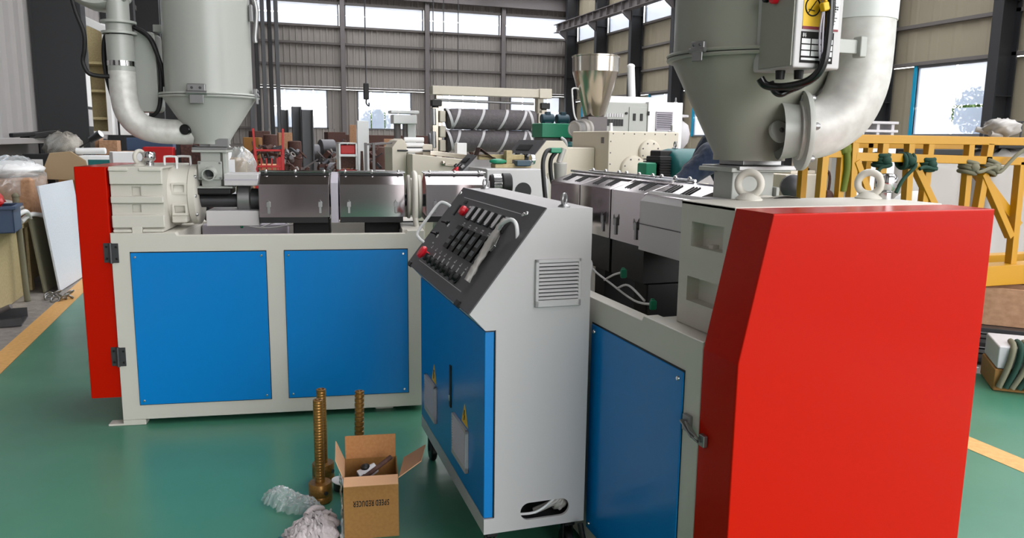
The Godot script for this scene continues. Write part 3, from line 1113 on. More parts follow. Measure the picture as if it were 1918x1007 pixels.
	cl.tube([V(1.542, 1.06, 0.15), V(1.548, 1.01, 0.17), V(1.548, 1.0, 0.17)], 0.016, 10)
	part("clamp_band", cl, M.cream, dp)
	var sb := MB.new()
	sb.bar(V(1.40, 1.035, 0.14), V(1.80, 1.04, 0.14), 0.008, 0.008)
	part("stop_bar", sb, M.black, o)
	# fans and wires inside the frame
	for x in [0.55, 0.86, 1.2] if cfg.has("guard") else [0.965, 1.36]:
		var nw := 0.05 if cfg.has("guard") else 0.1
		var fn := MB.new()
		fn.lathe(V(x, 0.74, -0.1), V(0, 0, 1), [Vector2(0.02, 0), Vector2(0.1, 0), Vector2(0.11, 0.01), Vector2(0.11, 0.1), Vector2(0.1, 0.11), Vector2(0.02, 0.11)], 24)
		fn.slab(V(x - nw, 0.78, -0.16 if nw > 0.06 else -0.09), V(x + nw, 1.0 if nw < 0.06 else 1.035, 0.06), 0.006)
		fn.cyl(V(x + 0.08, 0.83, -0.2), V(x + 0.18, 0.83, -0.2), 0.028, 0.035, 16)
		part("cooling_fan", fn, M.rubber, o)
	var wires := MB.new()
	for w in [[V(1.25, 1.06, -0.22), V(1.12, 1.065, -0.2), V(0.98, 1.03, -0.22), V(0.9, 1.0, -0.2), V(0.7, 0.97, -0.2), V(0.56, 0.985, -0.21)], [V(1.1, 1.065, -0.2), V(1.0, 1.05, -0.22), V(0.97, 0.99, -0.24), V(0.98, 0.93, -0.23)], [V(0.93, 1.0, -0.2), V(0.86, 1.03, -0.2), V(0.82, 1.045, -0.19)], [V(0.82, 0.99, -0.2), V(0.76, 1.01, -0.19), V(0.66, 0.975, -0.18)]]:
		wires.tube(smooth(w, 5), 0.004, 6)
	part("wire", wires, M.white, o, "white wires inside the frame")
	for p in [V(0.80, 1.045, -0.19), V(0.55, 0.985, -0.21)]:
		var gp := MB.new()
		gp.box(p, Vector3(0.016, 0.032, 0.022), 0.004)
		gp.box(p + V(0.004, 0.014, 0), Vector3(0.01, 0.012, 0.012), 0.002)
		part("connector", gp, M.green_paint, o, "green plug connector")

func extruders() -> void:
	var a := thing("extruder", "extruder on the left with a dark red end cover and two bright blue side panels", "machine", V(-0.5903, 0, -4.7128), -0.1413)
	extruder(a, {"floor": 0.0, "cover": "red end cover on hinges", "panels": [[1.0, 0.0898, 0.7483, 0.111, 0.9119], [1.0, 0.8414, 1.4816, 0.111, 0.9119], [-1.0, 0.0898, 0.7483, 0.111, 0.9119], [-1.0, 0.8414, 1.4816, 0.111, 0.9119]],
		"eyes": [V(0.118, 1.343, 0.2)], "plug": V(0.17, 1.343, 0.22), "eye_turn": 0.6, "yb": 1.07, "ym": 1.248, "yt": 1.305, "hw": 0.155, "covers": [[0.70, 1.072], [1.126, 1.482], [1.60, 1.945]], "bands": [1.079]})
	var dd := MB.new()
	dd.cyl(V(1.985, 1.243, 0.05), V(2.0, 1.243, 0.05), 0.057, 0.06, 32)
	dd.cyl(V(2.05, 1.243, 0.05), V(2.11, 1.243, 0.05), 0.066, -1, 32, 0.008)
	dd.slab(V(1.95, 1.10, 0.0), V(2.08, 1.2, 0.1), 0.01)
	var dh := part("die_head", dd, M.black, a)
	var ch := MB.new()
	for k in 18:
		var an := TAU * k / 18
		ch.box(V(2.025, 1.243 + 0.055 * cos(an), 0.05 + 0.055 * sin(an)), Vector3(0.05, 0.012, 0.016), 0.003, Basis(V(1, 0, 0), an))
	part("chrome_bolt_ring", ch, M.chrome, dh)
	var hb := MB.new()
	hb.lathe(V(1.98, 1.235, 0.05), V(-1, 0, 0), [Vector2(0.012, 0.0), Vector2(0.03, 0.0), Vector2(0.03, 0.01), Vector2(0.012, 0.012), Vector2(0.012, 0.0)], 24)
	part("white_hub", hb, M.white, dh)

	var b := thing("extruder", "extruder nearest the viewer with the large orange end cover", "machine", V(1.55149, -0.12, -1.74929), PI / 2)
	b.scale = Vector3.ONE * 1.08
	extruder(b, {"floor": 0.112, "cover": "large orange end cover with a slanted shoulder", "panels": [[-1.0, 0.076, 0.640, 0.208, 0.9145], [-1.0, 0.73, 1.4816, 0.208, 0.9145], [1.0, 0.0898, 0.7483, 0.208, 0.9119], [1.0, 0.8414, 1.4816, 0.208, 0.9119]],
		"eyes": [V(0.215, 1.343, -0.115), V(0.205, 1.343, 0.29)], "plug": V(0.19, 1.343, 0.335), "eye_turn": 0.9, "yb": 1.135, "ym": 1.322, "yt": 1.360, "hw": 0.15, "covers": [[0.80, 1.06], [1.07, 1.35], [1.36, 1.68]], "bands": [], "guard": true})
	var k := MB.new()
	k.prism(PackedVector2Array([Vector2(-0.12, 1.135), Vector2(-0.12, 1.322), Vector2(-0.005, 1.36), Vector2(0.065, 1.36), Vector2(0.18, 1.322), Vector2(0.18, 1.135)]), 0.29, Transform3D(ZY, V(0.50, 0, 0)), 0.003)
	var kv := part("barrel_cover", k, M.polished, b, "polished steel barrel cover")
	for q in 2:
		for w in 3:
			var lo := MB.new()
			var xs := 0.57 + 0.11 * q + 0.019 * w
			lo.bar(V(xs, 1.331, -0.095), V(xs + 0.03, 1.354, -0.025), 0.0035, 0.006)
			part("louvre_slot", lo, M.black, kv)  # slot shade painted as a black bar here too

# ---------------------------------------------------------------- hopper dryers
func clamp_unit(parent: Node, at: Vector3, out: Vector3, s: float) -> void:
	var r := Vector3.UP.cross(out)
	var bs := Basis(r, Vector3.UP, out)
	var mb := MB.new()
	mb.box(at + V(0, 0.02 * s, 0) + out * 0.012 * s, Vector3(0.09, 0.05, 0.025) * s, 0.004, bs)
	mb.box(at - V(0, 0.03 * s, 0) + out * 0.018 * s, Vector3(0.07, 0.05, 0.012) * s, 0.003, bs)
	mb.cyl(at + r * 0.05 * s + out * 0.018 * s, at - r * 0.05 * s + out * 0.018 * s, 0.012 * s, -1, 12)
	var o := part("rim_clamp", mb, M.steel, parent)
	bolts(o, [at + V(0, 0.025 * s, 0) + out * 0.024 * s + r * 0.02 * s, at + V(0, 0.025 * s, 0) + out * 0.024 * s - r * 0.02 * s], out, 0.007 * s, M.dark_steel, "rivet")

func hopper_body(o: Node3D, paint: Material, rn: float, y1: float, rr: float, rc: float, y2: float) -> void:   # local origin on the feed throat
	var mb := MB.new()
	mb.slab(V(-rn * 0.95, 0.0, -rn * 0.95), V(rn * 0.95, 0.014, rn * 0.95), 0.002)
	mb.slab(V(-rn * 0.6, 0.014, -rn * 0.6), V(rn * 0.7, 0.045, rn * 0.6), 0.003)
	part("slide_gate", mb, M.steel, o)
	mb = MB.new()
	mb.lathe(V(0, 0.03, 0), Vector3.UP, [Vector2(rn * 0.2, 0), Vector2(rn, 0), Vector2(rn, 0.02), Vector2(rr - 0.012, y1 - 0.035), Vector2(rr - 0.012, y1 - 0.02)], 64)
	part("cone", mb, paint, o)
	mb = MB.new()
	mb.lathe(V(0, y1, 0), Vector3.UP, [Vector2(rr - 0.02, -0.012), Vector2(rr, -0.012), Vector2(rr + 0.004, -0.006), Vector2(rr, -0.001), Vector2(rr, 0.001), Vector2(rr + 0.004, 0.006), Vector2(rr, 0.012), Vector2(rc, 0.014)], 64)
	part("rim_flange", mb, paint, o)
	mb = MB.new()
	mb.lathe(V(0, y1, 0), Vector3.UP, [Vector2(rr - 0.003, -0.0014), Vector2(rr + 0.0012, -0.0014), Vector2(rr + 0.0012, 0.0014), Vector2(rr - 0.003, 0.0014)], 64)
	part("rim_seal", mb, M.black, o)
	mb = MB.new()
	mb.lathe(V(0, 0, 0), Vector3.UP, [Vector2(rc, y1 + 0.01), Vector2(rc, y2), Vector2(rc + 0.012, y2 + 0.005), Vector2(rc + 0.012, y2 + 0.03), Vector2(rc, y2 + 0.035), Vector2(rc * 0.4, y2 + 0.12), Vector2(0, y2 + 0.13)], 64)
	part("drum", mb, paint, o)

func hoppers() -> void:
	# left dryer
	var c := cos(-0.1413)
	var s := sin(-0.1413)
	var at := V(-0.5903, 0, -4.7128) + V(c, 0, -s) * 0.449 + V(s, 0, c) * 0.03 + V(0, 1.428, 0)
	var o := thing("hopper_dryer", "pale grey hopper dryer standing on the left extruder", "hopper", at, -0.1413)
	hopper_body(o, M.hopper_grey, 0.095, 0.284, 0.253, 0.222, 1.05)
	clamp_unit(o, V(-0.02, 0.29, 0.235), V(0, 0, 1), 1.0)
	clamp_unit(o, V(0.235, 0.29, 0.04), V(1, 0, 0), 0.8)
	var st := MB.new()
	st.box(V(0.235, 0.72, 0.03), Vector3(0.02, 0.09, 0.04), 0.004)
	st.tube(smooth([V(0.25, 0.8, 0.03), V(0.262, 0.74, 0.03), V(0.258, 0.67, 0.03), V(0.25, 0.6, 0.03), V(0.252, 0.57, 0.03)], 4), 0.012, 8)
	part("lid_latch", st, M.steel, o)
	var pi := MB.new()
	pi.tube(smooth([V(-0.418, 0.40, 0.06), V(-0.417, 0.28, 0.06), V(-0.40, 0.19, 0.06), V(-0.35, 0.125, 0.055), V(-0.27, 0.098, 0.05), V(-0.16, 0.092, 0.03), V(-0.10, 0.092, 0.01)], 6), 0.066, 24)
	part("air_elbow", pi, M.zinc, o, "galvanised air elbow into the cone")
	var p2 := MB.new()
	p2.cyl(V(-0.418, 0.40, 0.06), V(-0.42, 0.58, 0.06), 0.066, -1, 32)
	p2.lathe(V(-0.42, 0.585, 0.06), Vector3.UP, [Vector2(0.06, 0), Vector2(0.085, 0), Vector2(0.085, 0.012), Vector2(0.062, 0.016), Vector2(0.062, 0.05), Vector2(0.085, 0.054), Vector2(0.085, 0.066), Vector2(0.055, 0.07), Vector2(0.055, 0.22)], 32)
	part("air_duct", p2, M.hopper_grey, o)
	var bd := MB.new()
	bd.cyl(V(-0.418, 0.425, 0.06), V(-0.418, 0.45, 0.06), 0.0685, -1, 32)
	part("hose_clamp", bd, M.chrome, o, "shiny hose clamp")
	var bw := MB.new()
	bw.lathe(V(-0.52, 0.885, -0.10), V(0, 0, 1), [Vector2(0.03, 0), Vector2(0.155, 0), Vector2(0.175, 0.02), Vector2(0.175, 0.17), Vector2(0.155, 0.20), Vector2(0.1, 0.20), Vector2(0.1, 0.212), Vector2(0.03, 0.212)], 40)
	bw.slab(V(-0.48, 0.745, 0.0), V(-0.365, 0.90, 0.11), 0.01)
	part("blower", bw, M.hopper_grey, o)
	var bx := MB.new()
	var bp := PackedVector2Array()
	for q in [[0.118, -0.21, 0], [0.118, 0.21, 1], [-0.118, 0.21, 2], [-0.118, -0.21, 3]]:
		for e in 5:
			var an: float = -PI / 2 + PI / 2 * q[2] + PI / 2 * e / 4
			bp.append(Vector2(q[0] - signf(q[0]) * 0.03 + 0.03 * cos(an), q[1] - signf(q[1]) * 0.03 + 0.03 * sin(an)))
	bx.prism(bp, 0.14, Transform3D(Basis(), V(-0.382, 0.405, -0.16)), 0.008)
	part("control_box", bx, M.hopper_grey, o)
	var br := MB.new()
	br.slab(V(-0.29, 0.37, -0.14), V(-0.19, 0.44, -0.08), 0.004)
	br.slab(V(-0.29, 0.62, -0.14), V(-0.19, 0.66, -0.08), 0.004)
	part("box_bracket", br, M.hopper_grey, o)
	for w in [[V(-0.36, 0.63, 0.03), V(-0.30, 0.60, 0.03), V(-0.262, 0.54, 0.02), V(-0.245, 0.42, 0.0), V(-0.25, 0.28, 0.0), V(-0.27, 0.20, 0.0), V(-0.33, 0.16, -0.02)], [V(-0.35, 0.625, 0.02), V(-0.285, 0.58, 0.03), V(-0.25, 0.50, 0.03), V(-0.225, 0.40, 0.02), V(-0.222, 0.33, 0.01)], [V(-0.49, 0.61, 0.0), V(-0.50, 0.57, 0.0), V(-0.505, 0.42, 0.0), V(-0.495, 0.3, 0.0), V(-0.46, 0.2, 0.0), V(-0.42, 0.165, 0.0)], [V(-0.48, 0.62, 0.01), V(-0.51, 0.55, 0.01), V(-0.515, 0.42, 0.01), V(-0.49, 0.28, 0.01), V(-0.47, 0.22, 0.01)], [V(-0.63, 0.90, 0.14), V(-0.60, 0.70, 0.14), V(-0.565, 0.58, 0.14), V(-0.57, 0.50, 0.13), V(-0.585, 0.44, 0.12), V(-0.565, 0.385, 0.12), V(-0.52, 0.37, 0.11), V(-0.47, 0.37, 0.10)]]:
		var cb := MB.new()
		cb.tube(smooth(w, 6), 0.011 if w.size() != 10 else 0.007, 8)
		part("cable", cb, M.rubber, o, "black cable")
	var sg := MB.new()
	sg.cyl(V(-0.11, 0.105, 0.075), V(-0.118, 0.105, 0.11), 0.028, -1, 18, 0.004)
	part("sight_glass", sg, M.black_gloss, o)
	var gp := MB.new()
	gp.slab(V(0.0, 0.015, 0.07), V(0.1, 0.06, 0.09), 0.003)
	part("gate_plate", gp, M.steel, o)

	# right dryer: a larger one with its switch box to the front
	o = thing("hopper_dryer", "large grey hopper dryer with labelled switch box on the right extruder", "hopper", V(1.60, 1.414, -2.235), 0.0)
	hopper_body(o, M.hopper_shaded, 0.115, 0.358, 0.280, 0.262, 1.15)
	var bh := MB.new()
	bh.slab(V(-0.150, 0.293, 0.20), V(0.010, 0.72, 0.385), 0.006)
	var box := part("switch_box", bh, M.offwhite, o)
	var dr := MB.new()
	dr.slab(V(-0.154, 0.30, 0.232), V(-0.149, 0.72, 0.378), 0.002)
	part("box_door", dr, M.hopper_shaded, box)
	var rb := MB.new()
	rb.cyl(V(-0.152, 0.487, 0.30), V(-0.172, 0.487, 0.30), 0.013, -1, 16, 0.003)
	part("red_button", rb, M.knob_red, box)
	rb = MB.new()
	rb.cyl(V(-0.152, 0.495, 0.26), V(-0.168, 0.495, 0.26), 0.011, -1, 16, 0.003)
	part("black_button", rb, M.black, box)
	# printed labels on the front of the box
	var lb := MB.new()
	lb.slab(V(-0.128, 0.405, 0.385), V(-0.070, 0.50, 0.3865))
	var ly := part("warning_label", lb, M.label_yellow, box, "yellow warning label with a red foot strip")
	lb = MB.new()
	lb.slab(V(-0.128, 0.398, 0.3852), V(-0.070, 0.406, 0.3867))
	part("red_strip", lb, M.label_red, ly)
	lb = MB.new()
	lb.torus(V(-0.098, 0.458, 0.3865), V(0, 0, 1), 0.024, 0.0022, 28, 6)
	lb.bar(V(-0.112, 0.442, 0.3865), V(-0.088, 0.474, 0.3865), 0.004, 0.002)
	lb.bar(V(-0.112, 0.45, 0.3865), V(-0.092, 0.447, 0.3865), 0.004, 0.002)
	lb.slab(V(-0.129, 0.500, 0.3852), V(-0.069, 0.502, 0.3867))
	part("warning_symbol", lb, M.print_black, ly)
	lb = MB.new()
	lb.slab(V(-0.046, 0.396, 0.385), V(-0.008, 0.490, 0.3865))
	var lw := part("notice_label", lb, M.paper, box, "white printed notice with a dark red foot strip")
	lb = MB.new()
	lb.slab(V(-0.046, 0.396, 0.3862), V(-0.008, 0.402, 0.3869))
	part("red_strip", lb, M.label_red, lw)
	lb = MB.new()
	for k in 9:
		var y := 0.482 - 0.0085 * k
		if k == 1 or k == 3:
			continue
		lb.slab(V(-0.042, y, 0.3864), V(-0.014 - 0.004 * (k % 3), y + 0.0022, 0.3869))
	for xx in [-0.036, -0.026]:
		lb.slab(V(xx, 0.4705, 0.3864), V(xx + 0.006, 0.4715, 0.3869))
		lb.slab(V(xx + 0.002, 0.4705, 0.3864), V(xx + 0.0035, 0.4765, 0.3869))
	for k in 5:
		for r in 2:
			lb.slab(V(-0.041 + k * 0.006, 0.4535 + r * 0.006, 0.3864), V(-0.0365 + k * 0.006, 0.4575 + r * 0.006, 0.3869))
	part("print", lb, M.print_black, lw)
	lb = MB.new()
	lb.slab(V(-0.130, 0.308, 0.385), V(-0.020, 0.392, 0.3865))
	var lk := part("name_label", lb, M.print_black, box, "black and white name label")
	lb = MB.new()
	for k in 3:
		lb.slab(V(-0.127, 0.327 + 0.0165 * k, 0.3864), V(-0.098, 0.340 + 0.0165 * k, 0.3869))
		lb.slab(V(-0.094, 0.327 + 0.0165 * k, 0.3864), V(-0.023, 0.340 + 0.0165 * k, 0.3869))
	lb.slab(V(-0.126, 0.3155, 0.3864), V(-0.026, 0.3215, 0.3869))
	var st1 := lb
	# the two characters that can be read: 料 and 机, as strokes
	var stroke := func(o2: Vector2, sc: float, list: Array) -> void:
		for q in list:
			var a := V(o2.x + q[0] * sc, o2.y + q[1] * sc, 0.3867)
			var b := V(o2.x + q[2] * sc, o2.y + q[3] * sc, 0.3867)
			st1.bar(a, b, 0.0011, 0.0006, 0.0, V(0, 0, 1))
	stroke.call(Vector2(-0.125, 0.376), 0.012, [[0.2, 0.5, 0.2, 1.0], [0.0, 0.6, 0.42, 0.6], [0.2, 0.5, 0.2, 0.0], [0.2, 0.58, 0.0, 0.25], [0.2, 0.58, 0.4, 0.3], [0.05, 0.9, 0.12, 0.7], [0.36, 0.9, 0.3, 0.7], [0.8, 1.0, 0.8, 0.0], [0.5, 0.3, 1.0, 0.42], [0.55, 0.85, 0.68, 0.72], [0.55, 0.62, 0.68, 0.5]])
	stroke.call(Vector2(-0.038, 0.376), 0.012, [[0.22, 1.0, 0.22, 0.0], [0.0, 0.72, 0.44, 0.72], [0.22, 0.68, 0.0, 0.3], [0.22, 0.6, 0.42, 0.4], [0.58, 0.85, 0.58, 0.3], [0.58, 0.3, 0.46, 0.0], [0.58, 0.85, 0.85, 0.85], [0.85, 0.85, 0.85, 0.1], [0.85, 0.1, 1.0, 0.08], [1.0, 0.08, 1.0, 0.25]])
	part("print", lb, M.paper, lk)
	# hanging black cables with a yellow tag
	var cb := MB.new()
	cb.tube(smooth([V(-0.070, 0.76, 0.40), V(-0.066, 0.6, 0.405), V(-0.063, 0.48, 0.41), V(-0.062, 0.38, 0.41), V(-0.068, 0.30, 0.405), V(-0.090, 0.26, 0.38), V(-0.13, 0.245, 0.33), V(-0.17, 0.25, 0.30), V(-0.185, 0.27, 0.29)], 7), 0.012, 12)
	part("cable", cb, M.black_gloss, o, "thick black cable down the front of the switch box")
	cb = MB.new()
	cb.tube(smooth([V(-0.052, 0.76, 0.395), V(-0.050, 0.6, 0.40), V(-0.050, 0.42, 0.405), V(-0.058, 0.30, 0.395), V(-0.085, 0.255, 0.36), V(-0.115, 0.235, 0.33), V(-0.135, 0.225, 0.32), V(-0.15, 0.235, 0.31), V(-0.155, 0.26, 0.30)], 7), 0.009, 10)
	part("cable", cb, M.black_gloss, o, "second black cable down the front of the switch box")
	for gx in [[-0.125, 0.33], [-0.085, 0.36]]:
		cb = MB.new()
		cb.cyl(V(gx[0], 0.294, gx[1] - 0.03), V(gx[0], 0.268, gx[1] - 0.03), 0.014, 0.012, 14)
		part("cable_gland", cb, M.black, o)
	cb = MB.new()
	cb.box(V(-0.083, 0.455, 0.415), Vector3(0.022, 0.024, 0.02), 0.004, Basis(V(0, 0, 1), 0.3))
	cb.box(V(-0.083, 0.478, 0.415), Vector3(0.009, 0.024, 0.012), 0.003, Basis(V(0, 0, 1), 0.1))
	part("plug", cb, M.label_yellow, o, "yellow plug tied to the cable")
	cb = MB.new()
	cb.tube(smooth([V(-0.085, 0.445, 0.412), V(-0.09, 0.40, 0.412), V(-0.085, 0.35, 0.408), V(-0.074, 0.315, 0.402)], 5), 0.0028, 6)
	part("thin_wire", cb, M.tray_grey, o)
	cb = MB.new()
	cb.tube(smooth([V(-0.081, 0.445, 0.412), V(-0.082, 0.40, 0.414), V(-0.077, 0.35, 0.41), V(-0.070, 0.315, 0.405)], 5), 0.0028, 6)
	part("thin_wire", cb, M.tray_grey, o)
	# big air pipe on its right
	pi = MB.new()
	pi.tube(smooth([V(0.20, 0.46, 0.255), V(0.20, 0.36, 0.255), V(0.192, 0.27, 0.255), V(0.162, 0.19, 0.245), V(0.11, 0.145, 0.23), V(0.06, 0.128, 0.215), V(0.03, 0.126, 0.20)], 7), 0.090, 32)
	part("air_elbow", pi, M.zinc, o, "galvanised air elbow into the cone")
	pi = MB.new()
	pi.cyl(V(0.20, 0.455, 0.255), V(0.215, 1.15, 0.255), 0.093, -1, 40)
	part("air_duct", pi, M.duct_white, o)
	var fb := MB.frame(V(-0.9, -0.02, -0.42))
	pi = MB.new()
	pi.lathe(V(0.055, 0.126, 0.205), V(-0.9, -0.02, -0.42), [Vector2(0.08, 0), Vector2(0.118, 0), Vector2(0.122, 0.006), Vector2(0.122, 0.016), Vector2(0.08, 0.02), Vector2(0.088, 0.08)], 40)
	var fl := part("pipe_flange", pi, M.hopper_grey, o)
	var sp := []
	for k in 6:
		var an := TAU * k / 6 + 0.4
		sp.append(V(0.055, 0.126, 0.205) + (fb.x * cos(an) + fb.z * sin(an)) * 0.105)
	bolts(fl, sp, V(0.9, 0.02, 0.42), 0.011, M.steel, "bolt", 0.014)
	pi = MB.new()
	pi.slab(V(0.005, 0.345, 0.335), V(0.11, 0.385, 0.347), 0.003)
	pi.slab(V(0.10, 0.335, 0.325), V(0.125, 0.395, 0.36), 0.004)
	part("pipe_bracket", pi, M.hopper_grey, o)
	pi = MB.new()
	pi.lathe(V(-0.02, 0.12, 0.172), V(0.0, 0.38, 0.92), [Vector2(0, 0), Vector2(0.035, 0), Vector2(0.035, 0.012), Vector2(0.03, 0.016), Vector2(0, 0.017)], 24)
	var sgp := part("sight_cap", pi, M.hopper_grey, o)
	bolts(sgp, [V(-0.02, 0.127, 0.187)], V(0.0, 0.38, 0.92), 0.008, M.dark_steel, "screw")
	pi = MB.new()
	pi.tube([V(0.02, 0.18, 0.18), V(0.03, 0.20, 0.205), V(0.03, 0.235, 0.215)], 0.006, 8)
	part("small_hook", pi, M.steel, o)
	clamp_unit(o, V(-0.27, 0.362, 0.10), V(-0.95, 0, 0.3).normalized(), 0.6)

# ---------------------------------------------------------------- control cabinet (local x into its depth, z towards the viewer, its face looks to -x)
func louvre(parent: Node, mid: Vector3, right: Vector3, out: Vector3, w: float, h: float, n: int, m: Material, called := "vent") -> void:
	var bs := Basis(right, Vector3.UP, out)
	var f := MB.new()
	var b := 0.012
	for q in [[0.0, h / 2 - b / 2, w, b], [0.0, -h / 2 + b, w, b * 2.0], [w / 2 - b / 2, 0.0, b, h], [-w / 2 + b / 2, 0.0, b, h]]:
		f.box(mid + right * q[0] + Vector3.UP * q[1] + out * 0.006, Vector3(q[2], q[3], 0.014), 0.002, bs)
	var vp := part(called, f, m, parent, "louvred vent")
	var bk := MB.new()
	bk.box(mid + out * 0.001, Vector3(w - b, h - b, 0.002), 0.0, bs)
	part("filter_mat", bk, M.panel_grey, vp)  # dark sheet puts the shade between the slats into colour
	var sl := MB.new()
	sl.box(Vector3.ZERO, Vector3(w - 2 * b + 0.004, (h - 3 * b) / n * 0.8, 0.003), 0.0008, Basis(right, -0.75) * bs)
	var ms := sl.mesh()
	for k in n:
		part_mesh("slat", ms, m, vp, "", Transform3D(Basis(), mid + out * 0.010 + Vector3.UP * (h / 2 - b - (h - 3 * b) * (k + 0.5) / n)))

func control_cabinet() -> void:
	var o := thing("control_cabinet", "white control cabinet with a sloping grey instrument panel and blue door, between the extruders", "control cabinet", V(0.739, 0, -2.4091), -0.018)
	var L := 1.087
	var XY := Basis()
	var up_poly := PackedVector2Array([Vector2(0.036, 0.34), Vector2(0.374, 0.34), Vector2(0.374, 1.278), Vector2(0.2067, 1.278), Vector2(-0.0557, 0.936), Vector2(0.0, 0.876), Vector2(0.036, 0.873)])
	var full := PackedVector2Array([Vector2(0, 0.151), Vector2(0.374, 0.151), Vector2(0.374, 1.278), Vector2(0.2067, 1.278), Vector2(-0.0557, 0.936), Vector2(0.0, 0.876), Vector2(0.036, 0.873), Vector2(0.036, 0.207), Vector2(0, 0.207)])
	var mb := MB.new()
	mb.prism(up_poly, L - 0.01, Transform3D(XY, V(0, 0, -L)))
	mb.slab(V(0.0, 0.151, -L), V(0.374, 0.207, -1.0))
	mb.slab(V(0.0, 0.151, -1.0), V(0.05, 0.207, -0.01))
	mb.slab(V(0.036, 0.207, -L), V(0.374, 0.34, -1.0))
	mb.slab(V(0.036, 0.207, -1.0), V(0.05, 0.34, -0.01))
	mb.slab(V(0.36, 0.151, -1.0), V(0.374, 0.34, -0.01))
	mb.slab(V(0.05, 0.151, -1.0), V(0.36, 0.156, -0.01))
	# near side sheet in two halves that leave the rounded cable slot open
	var low := PackedVector2Array([Vector2(0, 0.151), Vector2(0.374, 0.151), Vector2(0.374, 0.215)])
	var high := PackedVector2Array([Vector2(0.374, 0.215), Vector2(0.374, 1.278), Vector2(0.2067, 1.278), Vector2(-0.0557, 0.936), Vector2(0.0, 0.876), Vector2(0.036, 0.873), Vector2(0.036, 0.215)])
	var arc_low := []
	for k in 13:
		arc_low.append(Vector2(0.284, 0.215) + Vector2(0.032 * cos(-PI / 2 * k / 12.0), 0.032 * sin(-PI / 2 * k / 12.0)))
	for k in 13:
		arc_low.append(Vector2(0.165, 0.215) + Vector2(-0.032 * sin(PI / 2 * k / 12.0), -0.032 * cos(PI / 2 * k / 12.0)))
	for q in arc_low:
		low.append(q)
	low.append(Vector2(0.036, 0.215))
	low.append(Vector2(0.036, 0.207))
	low.append(Vector2(0, 0.207))
	var back := arc_low.duplicate()
	back.reverse()
	for q in back:
		high.append(Vector2(q.x, 0.43 - q.y))
	mb.prism(low, 0.01, Transform3D(XY, V(0, 0, -0.01)))
	mb.prism(high, 0.01, Transform3D(XY, V(0, 0, -0.01)))
	part("housing", mb, M.offwhite, o)
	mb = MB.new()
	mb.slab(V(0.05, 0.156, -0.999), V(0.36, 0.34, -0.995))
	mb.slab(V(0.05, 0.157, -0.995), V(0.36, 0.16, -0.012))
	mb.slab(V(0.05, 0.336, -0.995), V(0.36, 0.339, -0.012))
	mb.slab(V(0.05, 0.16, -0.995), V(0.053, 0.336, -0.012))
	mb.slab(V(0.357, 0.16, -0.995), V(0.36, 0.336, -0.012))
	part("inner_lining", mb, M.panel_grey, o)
	mb = MB.new()
	mb.tube(smooth([V(0.12, 0.196, -0.03), V(0.18, 0.194, -0.025), V(0.22, 0.205, -0.025), V(0.26, 0.228, -0.03), V(0.285, 0.25, -0.035)], 6), 0.005, 8)
	part("white_cable", mb, M.white, o)
	mb = MB.new()
	mb.tube(smooth([V(0.20, 0.188, -0.05), V(0.24, 0.206, -0.04), V(0.28, 0.225, -0.035), V(0.29, 0.25, -0.04)], 6), 0.012, 10)
	var nz := FastNoiseLite.new()
	nz.seed = 6
	nz.frequency = 0.3
	mb.ball(V(0.292, 0.215, -0.045), V(0.03, 0.03, 0.025), 24, nz, 0.35)
	part("wrapped_cable", mb, M.film_milky, o)
	# door
	mb = MB.new()
	mb.slab(V(0.0, 0.2085, -L + 0.002), V(0.034, 0.872, -0.004), 0.003)
	var door := part("door", mb, M.blue, o, "blue cabinet door")
	mb = MB.new()
	mb.slab(V(0.0335, 0.209, -0.012), V(0.0372, 0.876, 0.0008))
	mb.slab(V(0.002, 0.8715, -0.012), V(0.036, 0.8755, 0.0008))
	part("door_seal", mb, M.black, door)  # black strips paint the shaded gap between door and housing
	mb = MB.new()
	mb.slab(V(-0.006, 0.447, -0.497), V(0.001, 0.622, -0.475), 0.003)
	var dh := part("door_handle", mb, M.black, door, "black door handle")
	mb = MB.new()
	mb.slab(V(-0.009, 0.475, -0.493), V(-0.005, 0.50, -0.479), 0.002)
	part("lock", mb, M.chrome, dh)
	for zc in [-0.853, -0.3205]:
		louvre(o, V(0.0, 0.366, zc), V(0, 0, 1), V(-1, 0, 0), 0.215, 0.165, 12, M.offwhite, "door_vent")
		mb = MB.new()
		var tri := PackedVector2Array([Vector2(-0.046, 0), Vector2(0.046, 0), Vector2(0, 0.08)])
		mb.prism(tri, 0.0012, Transform3D(Basis(V(0, 0, 1), V(0, 1, 0), V(-1, 0, 0)), V(0.0, 0.456, zc + 0.055)))
		var ts := part("warning_triangle", mb, M.label_yellow, door, "yellow warning triangle")
		mb = MB.new()
		mb.bar(V(-0.0014, 0.472, zc + 0.052), V(-0.0014, 0.492, zc + 0.060), 0.005, 0.001)
		mb.bar(V(-0.0014, 0.490, zc + 0.052), V(-0.0014, 0.512, zc + 0.057), 0.005, 0.001)
		part("flash_symbol", mb, M.print_black, ts)
	louvre(o, V(0.253, 1.0285, 0.0), V(1, 0, 0), V(0, 0, 1), 0.165, 0.162, 10, M.offwhite, "side_vent")
	for q in [[0.04, -0.06], [0.334, -0.06], [0.04, -1.03], [0.334, -1.03]]:
		mb = MB.new()
		mb.slab(V(q[0] - 0.02, 0.12, q[1] - 0.03), V(q[0] + 0.02, 0.151, q[1] + 0.03), 0.003)
		mb.cyl(V(q[0] - 0.014, 0.05, q[1]), V(q[0] + 0.014, 0.05, q[1]), 0.05, -1, 20, 0.006)
		mb.slab(V(q[0] - 0.02, 0.05, q[1] - 0.01), V(q[0] - 0.015, 0.13, q[1] + 0.01))
		mb.slab(V(q[0] + 0.015, 0.05, q[1] - 0.01), V(q[0] + 0.02, 0.13, q[1] + 0.01))
		part("caster", mb, M.black, o)
	eyebolt(o, V(0.29, 1.278, -0.05), 0.021, 0.0055, 0.75, M.steel)
